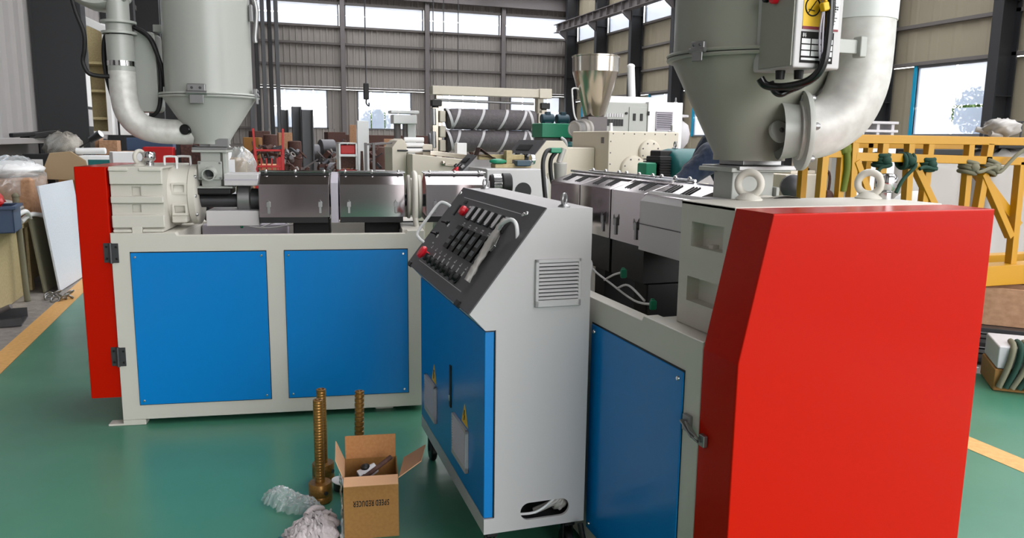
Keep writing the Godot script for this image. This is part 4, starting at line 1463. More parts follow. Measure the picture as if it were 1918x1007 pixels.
	eyebolt(o, V(0.29, 1.278, -1.03), 0.021, 0.0055, 0.75, M.steel)
	# sloping panel: (w, t) are distances from its lower near corner along the panel and up the slope
	var tx := V(0.6089, 0.7933, 0)
	var nx := V(-0.7933, 0.6089, 0)
	var wz := V(0, 0, -1)
	var org := V(-0.0557, 0.936, 0)
	var bs := Basis(wz, tx, nx)
	var at := func(w: float, t: float, n := 0.0) -> Vector3: return org + wz * w + tx * t + nx * n
	mb = MB.new()
	mb.box(at.call(0.5435, 0.2155, 0.002), Vector3(1.10, 0.436, 0.006), 0.002, bs)
	var pan := part("instrument_panel", mb, M.panel_grey, o, "sloping dark grey instrument panel")
	mb = MB.new()
	mb.box(at.call(0.567, 0.386, 0.005), Vector3(0.80, 0.0025, 0.001), 0.0, bs)
	mb.box(at.call(0.57, 0.043, 0.005), Vector3(0.755, 0.0025, 0.001), 0.0, bs)
	for k in 5:
		mb.box(at.call(0.70 - 0.0932 * k, 0.277, 0.005), Vector3(0.022, 0.006, 0.001), 0.0, bs)
		mb.box(at.call(0.70 - 0.0932 * k, 0.268, 0.005), Vector3(0.03, 0.003, 0.001), 0.0, bs)
	for k in 9:
		mb.box(at.call(0.90 - 0.085 * k, 0.118, 0.005), Vector3(0.018, 0.005, 0.001), 0.0, bs)
		mb.box(at.call(0.895 - 0.085 * k, 0.126, 0.005), Vector3(0.006, 0.008, 0.001), 0.0, bs)
	mb.box(at.call(0.78, 0.352, 0.005), Vector3(0.03, 0.008, 0.001), 0.0, bs)
	mb.box(at.call(0.93, 0.14, 0.005), Vector3(0.02, 0.006, 0.001), 0.0, bs)
	part("print", mb, M.print_pale, pan)
	for k in 6:
		var w := 0.70 - 0.0928 * k
		mb = MB.new()
		mb.box(at.call(w, 0.327, 0.008), Vector3(0.058, 0.066, 0.012), 0.002, bs)
		var me := part("meter", mb, M.black, o, "small meter with a silvery face")
		mb = MB.new()
		mb.box(at.call(w + 0.003, 0.331, 0.0145), Vector3(0.034, 0.05, 0.002), 0.0, bs)
		mb.box(at.call(w, 0.302, 0.0145), Vector3(0.02, 0.008, 0.002), 0.0, bs)
		part("meter_face", mb, M.strap_white, me)
		mb = MB.new()
		mb.box(at.call(w, 0.203, 0.008), Vector3(0.066, 0.112, 0.014), 0.002, bs)
		var tc := part("temperature_controller", mb, M.black_gloss, o)
		mb = MB.new()
		mb.box(at.call(w + 0.004, 0.222, 0.0155), Vector3(0.044, 0.034, 0.002), 0.0, bs)
		mb.box(at.call(w + 0.004, 0.178, 0.0155), Vector3(0.044, 0.020, 0.002), 0.0, bs)
		part("display", mb, M.section_grey, tc)
	for k in 7:
		var w := 0.80 - 0.08 * k
		mb = MB.new()
		mb.lathe(at.call(w, 0.072, 0.004), nx, [Vector2(0.022, 0), Vector2(0.022, 0.006), Vector2(0.015, 0.008), Vector2(0.013, 0.024), Vector2(0, 0.026)], 16)
		mb.box(at.call(w, 0.072, 0.028), Vector3(0.007, 0.034, 0.014), 0.002, bs)
		part("selector_switch", mb, M.black, o)
		mb = MB.new()
		mb.box(at.call(w - 0.02, 0.098, 0.006), Vector3(0.008, 0.02, 0.003), 0.0, bs)
		part("switch_tag", mb, M.print_pale, o)
	mb = MB.new()
	mb.lathe(at.call(0.879, 0.078, 0.004), nx, [Vector2(0.016, 0), Vector2(0.016, 0.016), Vector2(0.028, 0.022), Vector2(0.030, 0.030), Vector2(0.024, 0.040), Vector2(0, 0.044)], 24)
	part("emergency_stop", mb, M.knob_red, o, "red mushroom stop button")
	mb = MB.new()
	mb.lathe(at.call(0.80, 0.322, 0.004), nx, [Vector2(0.02, 0), Vector2(0.02, 0.008), Vector2(0.023, 0.012), Vector2(0.02, 0.024), Vector2(0, 0.03)], 20)
	part("indicator_lamp", mb, M.knob_red, o, "red round indicator lamp")
	for q in [[0.919, 0.246], [0.959, 0.181]]:
		mb = MB.new()
		mb.lathe(at.call(q[0], q[1], 0.004), nx, [Vector2(0.014, 0), Vector2(0.014, 0.004), Vector2(0.008, 0.006), Vector2(0.008, 0.012), Vector2(0, 0.013)], 14)
		mb.bar(at.call(q[0], q[1], 0.012), at.call(q[0] + 0.03, q[1] - 0.008, 0.028), 0.008, 0.008, 0.002)
		part("toggle_switch", mb, M.black_gloss, o)
		mb = MB.new()
		mb.box(at.call(q[0] - 0.028, q[1] - 0.006, 0.007), Vector3(0.014, 0.016, 0.004), 0.001, bs)
		part("switch_tag", mb, M.print_pale, o)
	mb = MB.new()
	mb.box(at.call(0.925, 0.318, 0.007), Vector3(0.02, 0.055, 0.008), 0.001, bs)
	mb.box(at.call(0.88, 0.365, 0.007), Vector3(0.04, 0.016, 0.008), 0.001, bs)
	part("card_slot", mb, M.black, o)
	for q in [[1.06, 0.400], [0.114, 0.392], [0.135, 0.385]]:
		mb = MB.new()
		mb.lathe(at.call(q[0], q[1], 0.004), nx, [Vector2(0.009, 0), Vector2(0.009, 0.004), Vector2(0.006, 0.008), Vector2(0, 0.009)], 12)
		part("panel_screw", mb, M.chrome, o)
	for w in [1.04, 0.145]:
		mb = MB.new()
		mb.box(at.call(w, 0.004, 0.004), Vector3(0.05, 0.022, 0.014), 0.002, bs)
		part("panel_clip", mb, M.black, o)
	for w in [[1.075, 1.10], [0.045, 0.075]]:
		mb = MB.new()
		mb.tube(smooth([at.call(w[0], 0.325, 0.0), at.call(w[0] + 0.01, 0.323, 0.03), at.call(w[1], 0.305, 0.05), at.call(w[1], 0.22, 0.052), at.call(w[1], 0.14, 0.05), at.call(w[0] + 0.01, 0.122, 0.03), at.call(w[0], 0.12, 0.0)], 6), 0.007, 10)
		if w[0] > 0.5:
			part("panel_handle", mb, M.white, o, "white bow handle")
	mb = MB.new()
	mb.tube(smooth([at.call(0.055, 0.30, 0.0), at.call(0.065, 0.335, 0.03), at.call(0.10, 0.34, 0.045), at.call(0.15, 0.315, 0.045), at.call(0.19, 0.30, 0.03)], 6), 0.007, 10)
	part("panel_handle", mb, M.white, o, "white bow handle still wrapped in film")
	# crumpled film on that handle
	var rows := []
	var rng := RandomNumberGenerator.new()
	rng.seed = 11
	for i in 22:
		var f := i / 21.0
		var row := []
		var wr := 0.010 + 0.020 * sin(PI * clampf(f * 1.1, 0, 1)) + (0.012 if f > 0.8 else 0.0)
		for k in 13:
			var a := TAU * (k % 12) / 12.0
			var rr := wr * (0.75 + 0.5 * nz.get_noise_2d(i * 23.0, (k % 12) * 31.0))
			row.append(at.call(lerpf(0.235, 0.155, f) + rr * cos(a), lerpf(0.345, 0.085, f), 0.024 + rr * 0.6 * sin(a)))
		rows.append(row)
	mb = MB.new()
	mb.patch(rows, true)
	var film := part("plastic_wrap", mb, M.film_milky, o, "crumpled clear plastic film")
	mb = MB.new()
	mb.bar(at.call(0.14, 0.275, 0.03), at.call(0.115, 0.235, 0.03), 0.008, 0.008, 0.001)
	mb.bar(at.call(0.115, 0.24, 0.03), at.call(0.122, 0.215, 0.03), 0.012, 0.01, 0.002)
	part("key", mb, M.chrome, film)

# ---------------------------------------------------------------- small things on the green floor
func floor_things() -> void:
	# brass screw tips
	var spots := [[0.254, -3.16, "front brass threaded rod on a round base, left of the cardboard box", 0.44], [0.285, -3.36, "dark brass rod right behind the front one", 0.42], [0.432, -3.30, "brass rod with bold spiral rings behind the cardboard box", 0.41]]
	for i in 3:
		var s: Array = spots[i]
		var o := thing("brass_rod", s[2], "rod", V(s[0], 0, s[1]), 0.5 * i, "brass threaded rods standing on the green floor")
		var mb := MB.new()
		var pr := [Vector2(0, 0.0), Vector2(0.044, 0.0), Vector2(0.048, 0.004), Vector2(0.048, 0.028), Vector2(0.0465, 0.03), Vector2(0.048, 0.032), Vector2(0.048, 0.08), Vector2(0.045, 0.084), Vector2(0.02, 0.085)]
		mb.lathe(Vector3.ZERO, Vector3.UP, pr, 40)
		var base := part("round_base", mb, M.brass, o)
		mb = MB.new()
		mb.cyl(V(0.018, 0.05, 0.0425), V(0.02, 0.05, 0.0475), 0.009, -1, 14)
		mb.box(V(-0.036, 0.012, 0.031), Vector3(0.022, 0.024, 0.012), 0.002)
		part("socket_hole", mb, M.dark_steel, base)
		pr = [Vector2(0.02, 0.08)]
		var y := 0.09
		var step := 0.012 if i < 2 else 0.021
		var dpt := 0.0009 if i < 2 else 0.004
		while y < s[3] - 0.012:
			pr.append(Vector2(0.0205, y))
			pr.append(Vector2(0.0205, y + step * 0.62))
			pr.append(Vector2(0.0205 - dpt, y + step * 0.75))
			pr.append(Vector2(0.0205 - dpt, y + step * 0.88))
			y += step
		pr.append_array([Vector2(0.0205, y), Vector2(0.0205, s[3]), Vector2(0.014, s[3] + 0.001), Vector2(0.012, s[3] - 0.01), Vector2(0.007, s[3] - 0.01), Vector2(0.005, s[3] + 0.001), Vector2(0, s[3] + 0.001)])
		mb = MB.new()
		mb.lathe(Vector3.ZERO, V(0.06 if i == 2 else 0.0, 1, 0), pr, 32)
		part("threaded_shaft", mb, M.brass, o)
	# white topped disc behind the box
	var dk := thing("metal_disc", "pale flat metal disc lying on a dark block behind the cardboard box", "disc", V(0.352, 0, -3.245), 0.3)
	var m2 := MB.new()
	m2.lathe(Vector3.ZERO, Vector3.UP, [Vector2(0, 0), Vector2(0.034, 0), Vector2(0.036, 0.005), Vector2(0.036, 0.035), Vector2(0, 0.036)], 24)
	part("dark_block", m2, M.dark_steel, dk)
	m2 = MB.new()
	m2.lathe(V(0, 0.036, 0), V(0.15, 1, 0.1), [Vector2(0, 0), Vector2(0.043, 0), Vector2(0.044, 0.003), Vector2(0.04, 0.006), Vector2(0.015, 0.008), Vector2(0, 0.008)], 28)
	part("pale_plate", m2, M.paper, dk)
	# cardboard box, open, its print upside down
	var a := V(0.308, 0, -2.80)
	var dirx := V(0.20, 0, 0.03)
	var o := thing("cardboard_box", "open cardboard box with upside-down lettering on the green floor", "box", a, -atan2(0.03, 0.20))
	var W := 0.205
	var H := 0.235
	var D := 0.215
	var mb := MB.new()
	mb.slab(V(0, 0, -0.004), V(W, H, 0), 0.001)
	mb.slab(V(0, 0, -D), V(0.004, H, -0.004))
	mb.slab(V(W - 0.004, 0, -D), V(W, H, -0.004))
	mb.slab(V(0, 0, -D), V(W, H, -D + 0.004))
	mb.slab(V(0.004, 0, -D + 0.004), V(W - 0.004, 0.004, -0.004))
	part("body", mb, M.cardboard, o)
	mb = MB.new()
	mb.box(V(W / 2, H + 0.046, -D + 0.0), Vector3(W - 0.006, 0.094, 0.004), 0.001, Basis(V(1, 0, 0), -0.06))
	part("flap", mb, M.cardboard_in, o)
	mb = MB.new()
	mb.box(V(W / 2, H + 0.006, 0.022), Vector3(W - 0.004, 0.004, 0.05), 0.001, Basis(V(1, 0, 0), 0.35))
	part("flap", mb, M.flap_pale, o)
	mb = MB.new()
	mb.prism(PackedVector2Array([Vector2(0, 0.0), Vector2(0.19, 0.0), Vector2(0.185, 0.105), Vector2(0.03, 0.10)]), 0.004, Transform3D(Basis(V(0.15, 0, -0.988), V(0.80, 0.52, 0.12), V(0.5, -0.82, 0.1)).orthonormalized(), V(W, H - 0.002, -0.012)), 0.001)
	part("flap", mb, M.flap_pale, o)
	mb = MB.new()
	mb.prism(PackedVector2Array([Vector2(0, 0.0), Vector2(0.2, 0.0), Vector2(0.19, 0.09), Vector2(0.012, 0.085)]), 0.004, Transform3D(Basis(V(-0.02, 0, -1), V(-0.36, 0.93, 0), V(0.93, 0.36, 0)).orthonormalized(), V(0.002, H - 0.002, -0.008)), 0.001)
	part("flap", mb, M.flap_pale, o)
	var t := text_mesh("SPEED REDUCER", 0.026, 0.0008)
	t.horizontal_alignment = HORIZONTAL_ALIGNMENT_CENTER
	part_mesh("lettering", t, M.print_black, o, "upside-down black letters", Transform3D(Basis(V(0, 0, 1), PI).scaled_local(V(0.68, 1.25, 1)), V(W * 0.50, 0.142, 0.0006)))
	# parts in the box
	var pt := thing("valve_part", "small pinkish metal fitting lying in the cardboard box", "metal part", a + V(0.1, 0.135, -0.10), 0.4)
	mb = MB.new()
	mb.cyl(V(-0.03, 0.07, 0), V(0.035, 0.10, 0.02), 0.026, 0.02, 18, 0.003)
	mb.cyl(V(0.0, 0.0, 0.0), V(0.0, 0.09, 0.0), 0.03, 0.026, 18, 0.003)
	part("fitting_body", mb, M.strap_white, pt)
	mb = MB.new()
	mb.cyl(V(-0.034, 0.068, 0), V(-0.02, 0.075, 0.004), 0.02, -1, 18)
	mb.ball(V(-0.005, 0.105, 0.005), V(0.02, 0.014, 0.018), 14)
	part("black_cap", mb, M.black, pt)
	mb = MB.new()
	mb.cyl(a + V(0.085, 0.212, -0.06), a + V(0.20, 0.268, -0.10), 0.009, -1, 14, 0.002)
	mb.lathe(a + V(0.081, 0.209, -0.058), V(0.115, 0.056, -0.04), [Vector2(0, 0), Vector2(0.014, 0), Vector2(0.014, 0.014), Vector2(0.009, 0.016)], 6)
	single("steel_bolt", mb, M.rusty, "long brown steel bolt sticking out of the cardboard box", "bolt")
	var cr := MB.new()
	cr.slab(a + V(0.02, 0.005, -0.18), a + V(0.17, 0.133, -0.04), 0.01)
	single("paper_packing", cr, M.cardboard_in, "brown packing paper filling the cardboard box", "packing")
	# clear bag hanging down the left side of the box
	var nz := FastNoiseLite.new()
	nz.seed = 31
	nz.frequency = 0.9
	var rows := []
	for i in 16:
		var f := i / 15.0
		var row := []
		for k in 9:
			var g := k / 8.0
			row.append(a + V(-0.004 - 0.012 * nz.get_noise_2d(i * 3.1, k * 4.7) - 0.012 * f + 0.055 * g * f * f, H + 0.002 - 0.225 * f, 0.012 - 0.10 * g * (1 - 0.4 * f) + 0.014 * nz.get_noise_2d(i * 4.0 + 50.0, k * 5.0)))
		rows.append(row)
	mb = MB.new()
	mb.patch(rows)
	single("plastic_bag", mb, M.plastic_film, "clear plastic sheet draped down the left side of the cardboard box", "plastic bag")
	# clear bag and white glove-like cloth on the floor
	rows = []
	for i in 52:
		var f := i / 51.0
		var row := []
		var c := V(lerpf(0.045, 0.235, f), 0, lerpf(-3.24, -3.03, f))
		var wid := 0.058 * sin(PI * clampf(0.15 + f * 0.75, 0, 1)) + 0.012
		for k in 27:
			var g := (k / 26.0) * 2.0 - 1.0
			var hgt := (0.05 + 0.02 * sin(f * 9.0)) * sqrt(maxf(0.0, 1.0 - g * g * 0.98)) * (0.45 + 0.55 * sin(PI * f))
			var cr2 := absf(nz.get_noise_2d(i * 2.2, k * 2.0)) * 0.035 + 0.012 * nz.get_noise_2d(i * 6.0, k * 6.0 + 80.0)
			var edge := 1.0 + 0.35 * nz.get_noise_2d(i * 1.5, 300.0 + 40.0 * signf(g))
			row.append(c + V(0.74 * wid * g * edge, 0.003 + maxf(0.0, hgt + cr2 * (1.0 - absf(g) * 0.6)), -0.67 * wid * g * edge))
		rows.append(row)
	mb = MB.new()
	mb.patch(rows)
	single("plastic_bag", mb, M.plastic_film, "crumpled clear plastic bag lying on the green floor beside the white cloth", "plastic bag")
	rows = []
	for i in 32:
		var f := i / 31.0
		var row := []
		for k in 25:
			var g := k / 24.0
			var x := lerpf(0.085, 0.29, f) + 0.02 * nz.get_noise_2d(k * 2.0, 90.0)
			var zz := lerpf(-3.0, -2.72, g) + 0.03 * nz.get_noise_2d(i * 2.0, 150.0) + (0.10 * (1.0 - f) * (1.0 - g)) - 0.06 * f * (1.0 - g)
			var edge := sin(PI * f) * sin(PI * g)
			var yy := 0.004 + 0.062 * pow(edge, 0.5) + 0.026 * absf(nz.get_noise_2d(i * 2.6 + k * 1.3, k * 2.2 + 20.0)) * edge * 2.0
			row.append(V(x, yy, zz))
		rows.append(row)
	mb = MB.new()
	mb.patch(rows)
	var cl := thing("cloth", "rumpled white cotton glove and cloth on the green floor in front of the brass rod", "cloth", Vector3.ZERO)
	part("fabric", mb, M.cloth, cl)
	for fq in [[V(0.18, 0.045, -2.95), V(0.21, 0.05, -2.99), V(0.245, 0.03, -3.02)], [V(0.22, 0.045, -2.92), V(0.255, 0.045, -2.945), V(0.285, 0.022, -2.955)], [V(0.22, 0.04, -2.89), V(0.26, 0.04, -2.905), V(0.292, 0.018, -2.91)]]:
		mb = MB.new()
		mb.tube(smooth(fq, 5), 0.014, 12)
		mb.ball(fq[2], Vector3.ONE * 0.0145, 12)
		part("glove_finger", mb, M.cloth, cl)
	mb = MB.new()
	mb.tube(smooth([V(0.078, 0.012, -2.86), V(0.09, 0.02, -2.80), V(0.12, 0.012, -2.76)], 5), 0.010, 10)
	part("green_hem", mb, M.teal, cl)
	mb = MB.new()
	mb.tube(smooth([V(0.265, 0.008, -2.93), V(0.285, 0.007, -2.86), V(0.30, 0.007, -2.80), V(0.295, 0.007, -2.70)], 5), 0.006, 8)
	single("cord", mb, M.film_milky, "white cord lying on the floor left of the cardboard box", "cord")
	# black cable down the back between cabinet and right extruder
	mb = MB.new()
	mb.tube(smooth([V(1.08, 0.165, -2.36), V(1.10, 0.06, -2.33), V(1.13, 0.012, -2.25), V(1.11, 0.012, -2.05)], 6), 0.010, 10)
	single("floor_cable", mb, M.rubber, "dark cable on the floor between the cabinet and the right extruder", "cable")

# ---------------------------------------------------------------- machines in the middle distance
func sloped_console(o: Node3D, w: float, d: float, h: float, slope_w: float, slope_h: float, body: Material) -> void:   # same lie as the cabinet: face to -x
	var mb := MB.new()
	mb.prism(PackedVector2Array([Vector2(0, 0), Vector2(d, 0), Vector2(d, h - 0.06), Vector2(d - 0.05, h), Vector2(slope_w, h), Vector2(-0.06, h - slope_h), Vector2(0, h - slope_h - 0.07)]), w, Transform3D(Basis(), V(0, 0, -w)), 0.004)
	part("housing", mb, body, o)
	var tx := V(slope_w + 0.06, slope_h, 0).normalized()
	var nx := V(-tx.y, tx.x, 0)
	var ln := Vector2(slope_w + 0.06, slope_h).length()
	var org := V(-0.06, h - slope_h, 0)
	var bs := Basis(V(0, 0, -1), tx, nx)
	mb = MB.new()
	mb.box(org + V(0, 0, -w / 2) + tx * ln / 2 + nx * 0.004, Vector3(w, ln, 0.008), 0.002, bs)
	part("sloping_panel", mb, M.panel_grey, o)
	for k in 9:
		mb = MB.new()
		mb.box(org + V(0, 0, -w * (0.1 + 0.1 * k)) + tx * ln * 0.35 + nx * 0.018, Vector3(w * 0.05, 0.03, 0.02), 0.002, bs)
		part("switch", mb, M.black if k % 3 else M.print_pale, o)
	mb = MB.new()
	mb.box(org + V(0, 0, -w * 0.55) + tx * ln * 0.68 + nx * 0.01, Vector3(w * 0.5, ln * 0.22, 0.012), 0.002, bs)
	part("display_strip", mb, M.black, o)

func middle_machines() -> void:
	var mb := MB.new()
	# roll stand: two wrapped rolls between side frames under a cream top beam
	var o := thing("roll_stand", "tall cream roll stand with two dark wrapped rolls one above the other", "machine", V(3.9, 0, -12.5))
	mb.slab(V(-1.0, 2.20, -0.12), V(1.0, 2.335, 0.12), 0.006)
	mb.slab(V(0.80, 2.19, -0.15), V(1.02, 2.345, 0.15), 0.006)
	part("top_beam", mb, M.ivory, o)
	mb = MB.new()
	mb.cyl(V(-0.95, 2.12, 0.02), V(0.75, 2.10, 0.02), 0.02, -1, 12)
	part("tie_shaft", mb, M.steel, o)
	for s in [-1.0, 1.0]:
		mb = MB.new()
		mb.slab(V(s * 0.90 - 0.06, 0, -0.3), V(s * 0.90 + 0.06, 1.15, 0.3), 0.01)
		mb.slab(V(s * 0.87 - 0.05, 1.15, -0.14), V(s * 0.87 + 0.05, 2.2, 0.02), 0.008)
		mb.slab(V(s * 0.93 - 0.07, 1.25, -0.02), V(s * 0.93 + 0.03, 2.0, 0.10), 0.01)
		part("side_frame", mb, M.stainless if s < 0 else M.ivory, o)
		for y in [1.40, 1.62, 1.86]:
			mb = MB.new()
			mb.slab(V(s * 0.84 - 0.05, y - 0.09, 0.03), V(s * 0.84 + 0.05, y + 0.09, 0.14), 0.012)
			part("bearing_block", mb, M.ivory, o)
		mb = MB.new()
		mb.cyl(V(s * 0.93, 2.10, 0.0), V(s * 0.93, 1.98, 0.0), 0.055, -1, 14, 0.01)
		mb.cyl(V(s * 0.93, 2.0, 0.0), V(s * 0.93, 1.2, 0.0), 0.022, -1, 10)
		mb.slab(V(s * 0.93 - 0.07, 2.02, -0.06), V(s * 0.93 + 0.09, 2.12, 0.08), 0.01)
		part("screw_jack", mb, M.black, o)
		mb = MB.new()
		mb.cyl(V(s * 0.98, 1.98, 0.08), V(s * 0.98, 1.72, 0.1), 0.04, -1, 14, 0.006)
		mb.cyl(V(s * 0.98, 1.62, 0.08), V(s * 0.98, 1.36, 0.1), 0.04, -1, 14, 0.006)
		part("lift_cylinder", mb, M.steel, o)
	mb = MB.new()
	mb.slab(V(-0.9, 0.9, -0.25), V(0.9, 1.15, 0.25), 0.01)
	mb.slab(V(-0.9, 0.1, -0.2), V(0.9, 0.3, 0.2), 0.01)
	part("cross_frame", mb, M.ivory, o)
	var nz := FastNoiseLite.new()
	nz.seed = 9
	nz.frequency = 0.8
	for y in [1.825, 1.478]:
		mb = MB.new()
		var rows := []
		var R := 0.165 if y > 1.6 else 0.178
		for i in 29:
			var x := -0.80 + 1.60 * i / 28.0
			var row := []
			for k in 29:
				var an := TAU * (k % 28) / 28.0
				var rr := R * (1.0 + 0.035 * nz.get_noise_2d(i * 1.4, (k % 28) * 2.0)) * (1.0 if i > 0 and i < 28 else 0.0) * (0.94 if i == 1 or i == 27 else 1.0)
				row.append(V(x, y + rr * cos(an), 0.05 + rr * sin(an)))
			rows.append(row)
		mb.patch(rows, true, V(0, y, 0.05))
		var roll := part("wrapped_roll", mb, M.wrap_dark, o, "roll wrapped in dark grey cloth with white straps")
		for q in [[-0.72, 0.10], [-0.62, -0.14], [-0.22, -0.16], [0.18, -0.16], [0.50, -0.17], [0.66, 0.07]]:
			mb = MB.new()
			var pr := []
			for k in 41:
				var an := PI * k / 20.0
				pr.append([V(q[0] - q[1] * 0.5 * cos(an) - 0.022, y + (R * 1.02) * cos(an), 0.05 + (R * 1.02) * sin(an)), V(q[0] - q[1] * 0.5 * cos(an) + 0.022, y + (R * 1.02) * cos(an), 0.05 + (R * 1.02) * sin(an))])
			for k in 40:
				var a0 := PI * k / 20.0
				var a1 := PI * (k + 1) / 20.0
				var n0 := V(0, cos(a0), sin(a0))
				var n1 := V(0, cos(a1), sin(a1))
				mb.squad(pr[k][0], pr[k][1], pr[k + 1][1], pr[k + 1][0], n0, n0, n1, n1)
				for e in 2:
					mb.quad(pr[k][e], pr[k + 1][e], pr[k + 1][e] - n1 * 0.012, pr[k][e] - n0 * 0.012, V(-1 if e == 0 else 1, 0, 0))
			part("strap", mb, M.strap_white, roll)
	# cables down to it
	for x in [[5.95, 2.98], [6.12, 3.0], [6.36, 3.05]]:
		mb = MB.new()
		mb.cyl(V(x[0] - 3.0, 2.36, -12.55), V(x[0] - 3.0, ROOF, -12.55), 0.008, -1, 6)
		single("hoist_rope", mb, M.dark_steel, ["first", "second", "third"][[5.95, 6.12, 6.36].find(x[0])] + " dark hoist rope from the left above the cream roll stand", "rope")

	# feeding unit with two pale rollers and a long beam
	o = thing("roller_table", "cream roller table with two pale rollers and a long sloping beam", "machine", V(1.75, 0, -9.0))
	mb = MB.new()
	mb.prism(PackedVector2Array([Vector2(-0.12, 0.9), Vector2(-0.12, 1.40), Vector2(-0.06, 1.48), Vector2(0.0, 1.50), Vector2(0.05, 1.44), Vector2(0.05, 0.9)]), 0.5, Transform3D(Basis(), V(0, 0, -0.5)), 0.006)
	mb.slab(V(-0.1, 0, -0.45), V(0.04, 0.9, -0.05), 0.01)
	mb.slab(V(0.24, 0, -0.45), V(0.36, 1.44, -0.02), 0.01)
	part("end_housing", mb, M.ivory, o)
	for y in [1.49, 1.43, 1.37]:
		mb = MB.new()
		mb.cyl(V(0.03, y, -0.05), V(0.26, y, -0.05), 0.028, -1, 18, 0.004)
		part("roller", mb, M.paper, o)
	mb = MB.new()
	mb.slab(V(-0.06, 1.355, -0.04), V(0.06, 1.375, 0.02), 0.003)
	mb.slab(V(0.24, 1.355, -0.04), V(0.36, 1.375, 0.02), 0.003)
	mb.slab(V(0.04, 1.395, -0.06), V(0.25, 1.405, -0.03))
	part("roller_pin", mb, M.black, o)
	mb = MB.new()
	mb.prism(PackedVector2Array([Vector2(0.05, 0.75), Vector2(1.1, 0.75), Vector2(1.1, 1.23), Vector2(0.10, 1.33), Vector2(0.05, 1.33)]), 0.4, Transform3D(Basis(), V(0, 0, -0.1)), 0.008)
	mb.slab(V(0.1, 0, 0.0), V(0.22, 0.75, 0.2), 0.01)
	mb.slab(V(0.95, 0, 0.0), V(1.07, 0.75, 0.2), 0.01)
	part("beam", mb, M.ivory, o)
	mb = MB.new()
	mb.bar(V(0.3, 1.345, 0.1), V(1.05, 1.27, 0.1), 0.03, 0.05, 0.004)
	mb.bar(V(0.42, 1.22, 0.32), V(0.95, 1.16, 0.32), 0.025, 0.03, 0.003)
	mb.ball(V(0.40, 1.23, 0.32), Vector3.ONE * 0.03, 12)
	part("guide_rail", mb, M.stainless, o)
	mb = MB.new()
	mb.slab(V(0.62, 1.30, -0.02), V(0.74, 1.46, 0.1), 0.006)
	part("bracket", mb, M.paper, o)
	for x in [-0.42, -0.33]:
		mb = MB.new()
		mb.bar(V(x, 0, 0), V(x, 1.45, 0), 0.03, 0.03, 0.003)
		mb.bar(V(x, 1.43, 0), V(x + 0.25, 1.45, -0.2), 0.02, 0.02, 0.003)
		part("guard_post", mb, M.column_grey, o)

	# small console and cream housing behind the left extruder
	o = thing("console", "small cream console with a grey sloping panel and stop knob behind the left barrel", "control cabinet", V(1.705, 0, -6.13), -0.05)
	sloped_console(o, 0.34, 0.24, 1.375, 0.10, 0.16, M.offwhite)
	mb = MB.new()
	mb.lathe(V(-0.05, 1.235, -0.05), V(-0.7, 0.7, 0), [Vector2(0.015, 0), Vector2(0.015, 0.02), Vector2(0.03, 0.025), Vector2(0.03, 0.04), Vector2(0, 0.045)], 18)
	part("stop_knob", mb, M.knob_red, o, "red stop knob")
	mb = MB.new()
	mb.slab(V(-0.05, 1.16, -0.02), V(0.06, 1.20, 0.03), 0.005)
	part("black_handle", mb, M.black, o)
	o = thing("machine_housing", "cream machine housing with a black disc drawn for a round opening behind the control cabinet", "machine", V(1.92, 0, -5.8))
	mb = MB.new()
	mb.prism(PackedVector2Array([Vector2(-0.20, 0.0), Vector2(0.30, 0.0), Vector2(0.30, 1.20), Vector2(0.24, 1.285), Vector2(-0.20, 1.285)]), 0.5, Transform3D(Basis(), V(0, 0, -0.3)), 0.01)
	part("housing", mb, M.offwhite, o)
	mb = MB.new()
	mb.cyl(V(0.09, 1.12, 0.18), V(0.09, 1.12, 0.206), 0.065, -1, 28)
	part("rubber_plug", mb, M.rubber, o)  # flat black disc stands in for the shade inside a round opening
	mb = MB.new()
	mb.slab(V(-0.06, 1.285, -0.15), V(0.24, 1.315, -0.03), 0.004)
	mb.slab(V(0.04, 1.285, -0.14), V(0.09, 1.42, -0.06), 0.004)
	mb.slab(V(-0.16, 1.345, -0.20), V(0.22, 1.385, -0.14), 0.004)
	part("wooden_fixture", mb, M.bench, o)
	mb = MB.new()
	mb.ball(V(-0.03, 1.335, -0.06), V(0.07, 0.022, 0.05), 16)
	part("teal_cover", mb, M.green_paint, o)
	mb = MB.new()
	mb.slab(V(0.10, 1.30, -0.06), V(0.22, 1.345, 0.02), 0.008)
	part("blue_tool", mb, M.motor_blue, o)
	mb = MB.new()
	mb.cyl(V(0.235, 1.35, -0.05), V(0.27, 1.35, -0.05), 0.04, -1, 18, 0.004)
	part("chrome_dial", mb, M.chrome, o)
	mb = MB.new()
	mb.prism(PackedVector2Array([Vector2(-0.16, 1.38), Vector2(-0.02, 1.36), Vector2(0.0, 1.34), Vector2(-0.14, 1.44)]), 0.12, Transform3D(Basis(), V(-0.02, 0, -0.22)), 0.004)
	part("scrap_board", mb, M.rusty, o)
	o = thing("console", "larger cream console with switches on its grey sloping panel, before the dark rolls", "control cabinet", V(2.58, 0, -6.95), 0.0)
	sloped_console(o, 0.75, 0.36, 1.50, 0.14, 0.24, M.ivory)
	mb = MB.new()
	mb.slab(V(0.16, 0.86, 0.0), V(0.33, 1.20, 0.012), 0.004)
	part("side_door", mb, M.cream, o)
	# black hose and its fitting
	o = thing("vacuum_fitting", "grey pipe fitting with a green collar and thick black hose loops", "fitting", V(1.93, 0, -4.75))
	mb = MB.new()
	mb.cyl(V(0.0, 0, 0), V(0.0, 1.25, 0), 0.03, -1, 16)
	mb.cyl(V(0.03, 1.20, 0), V(0.03, 1.36, 0), 0.035, 0.045, 18, 0.006)
	mb.slab(V(-0.02, 1.14, -0.03), V(0.10, 1.22, 0.05), 0.008)
	mb.cyl(V(0.02, 1.36, 0), V(0.05, 1.45, 0), 0.02, -1, 12)
	part("pipe_fitting", mb, M.film_milky, o)
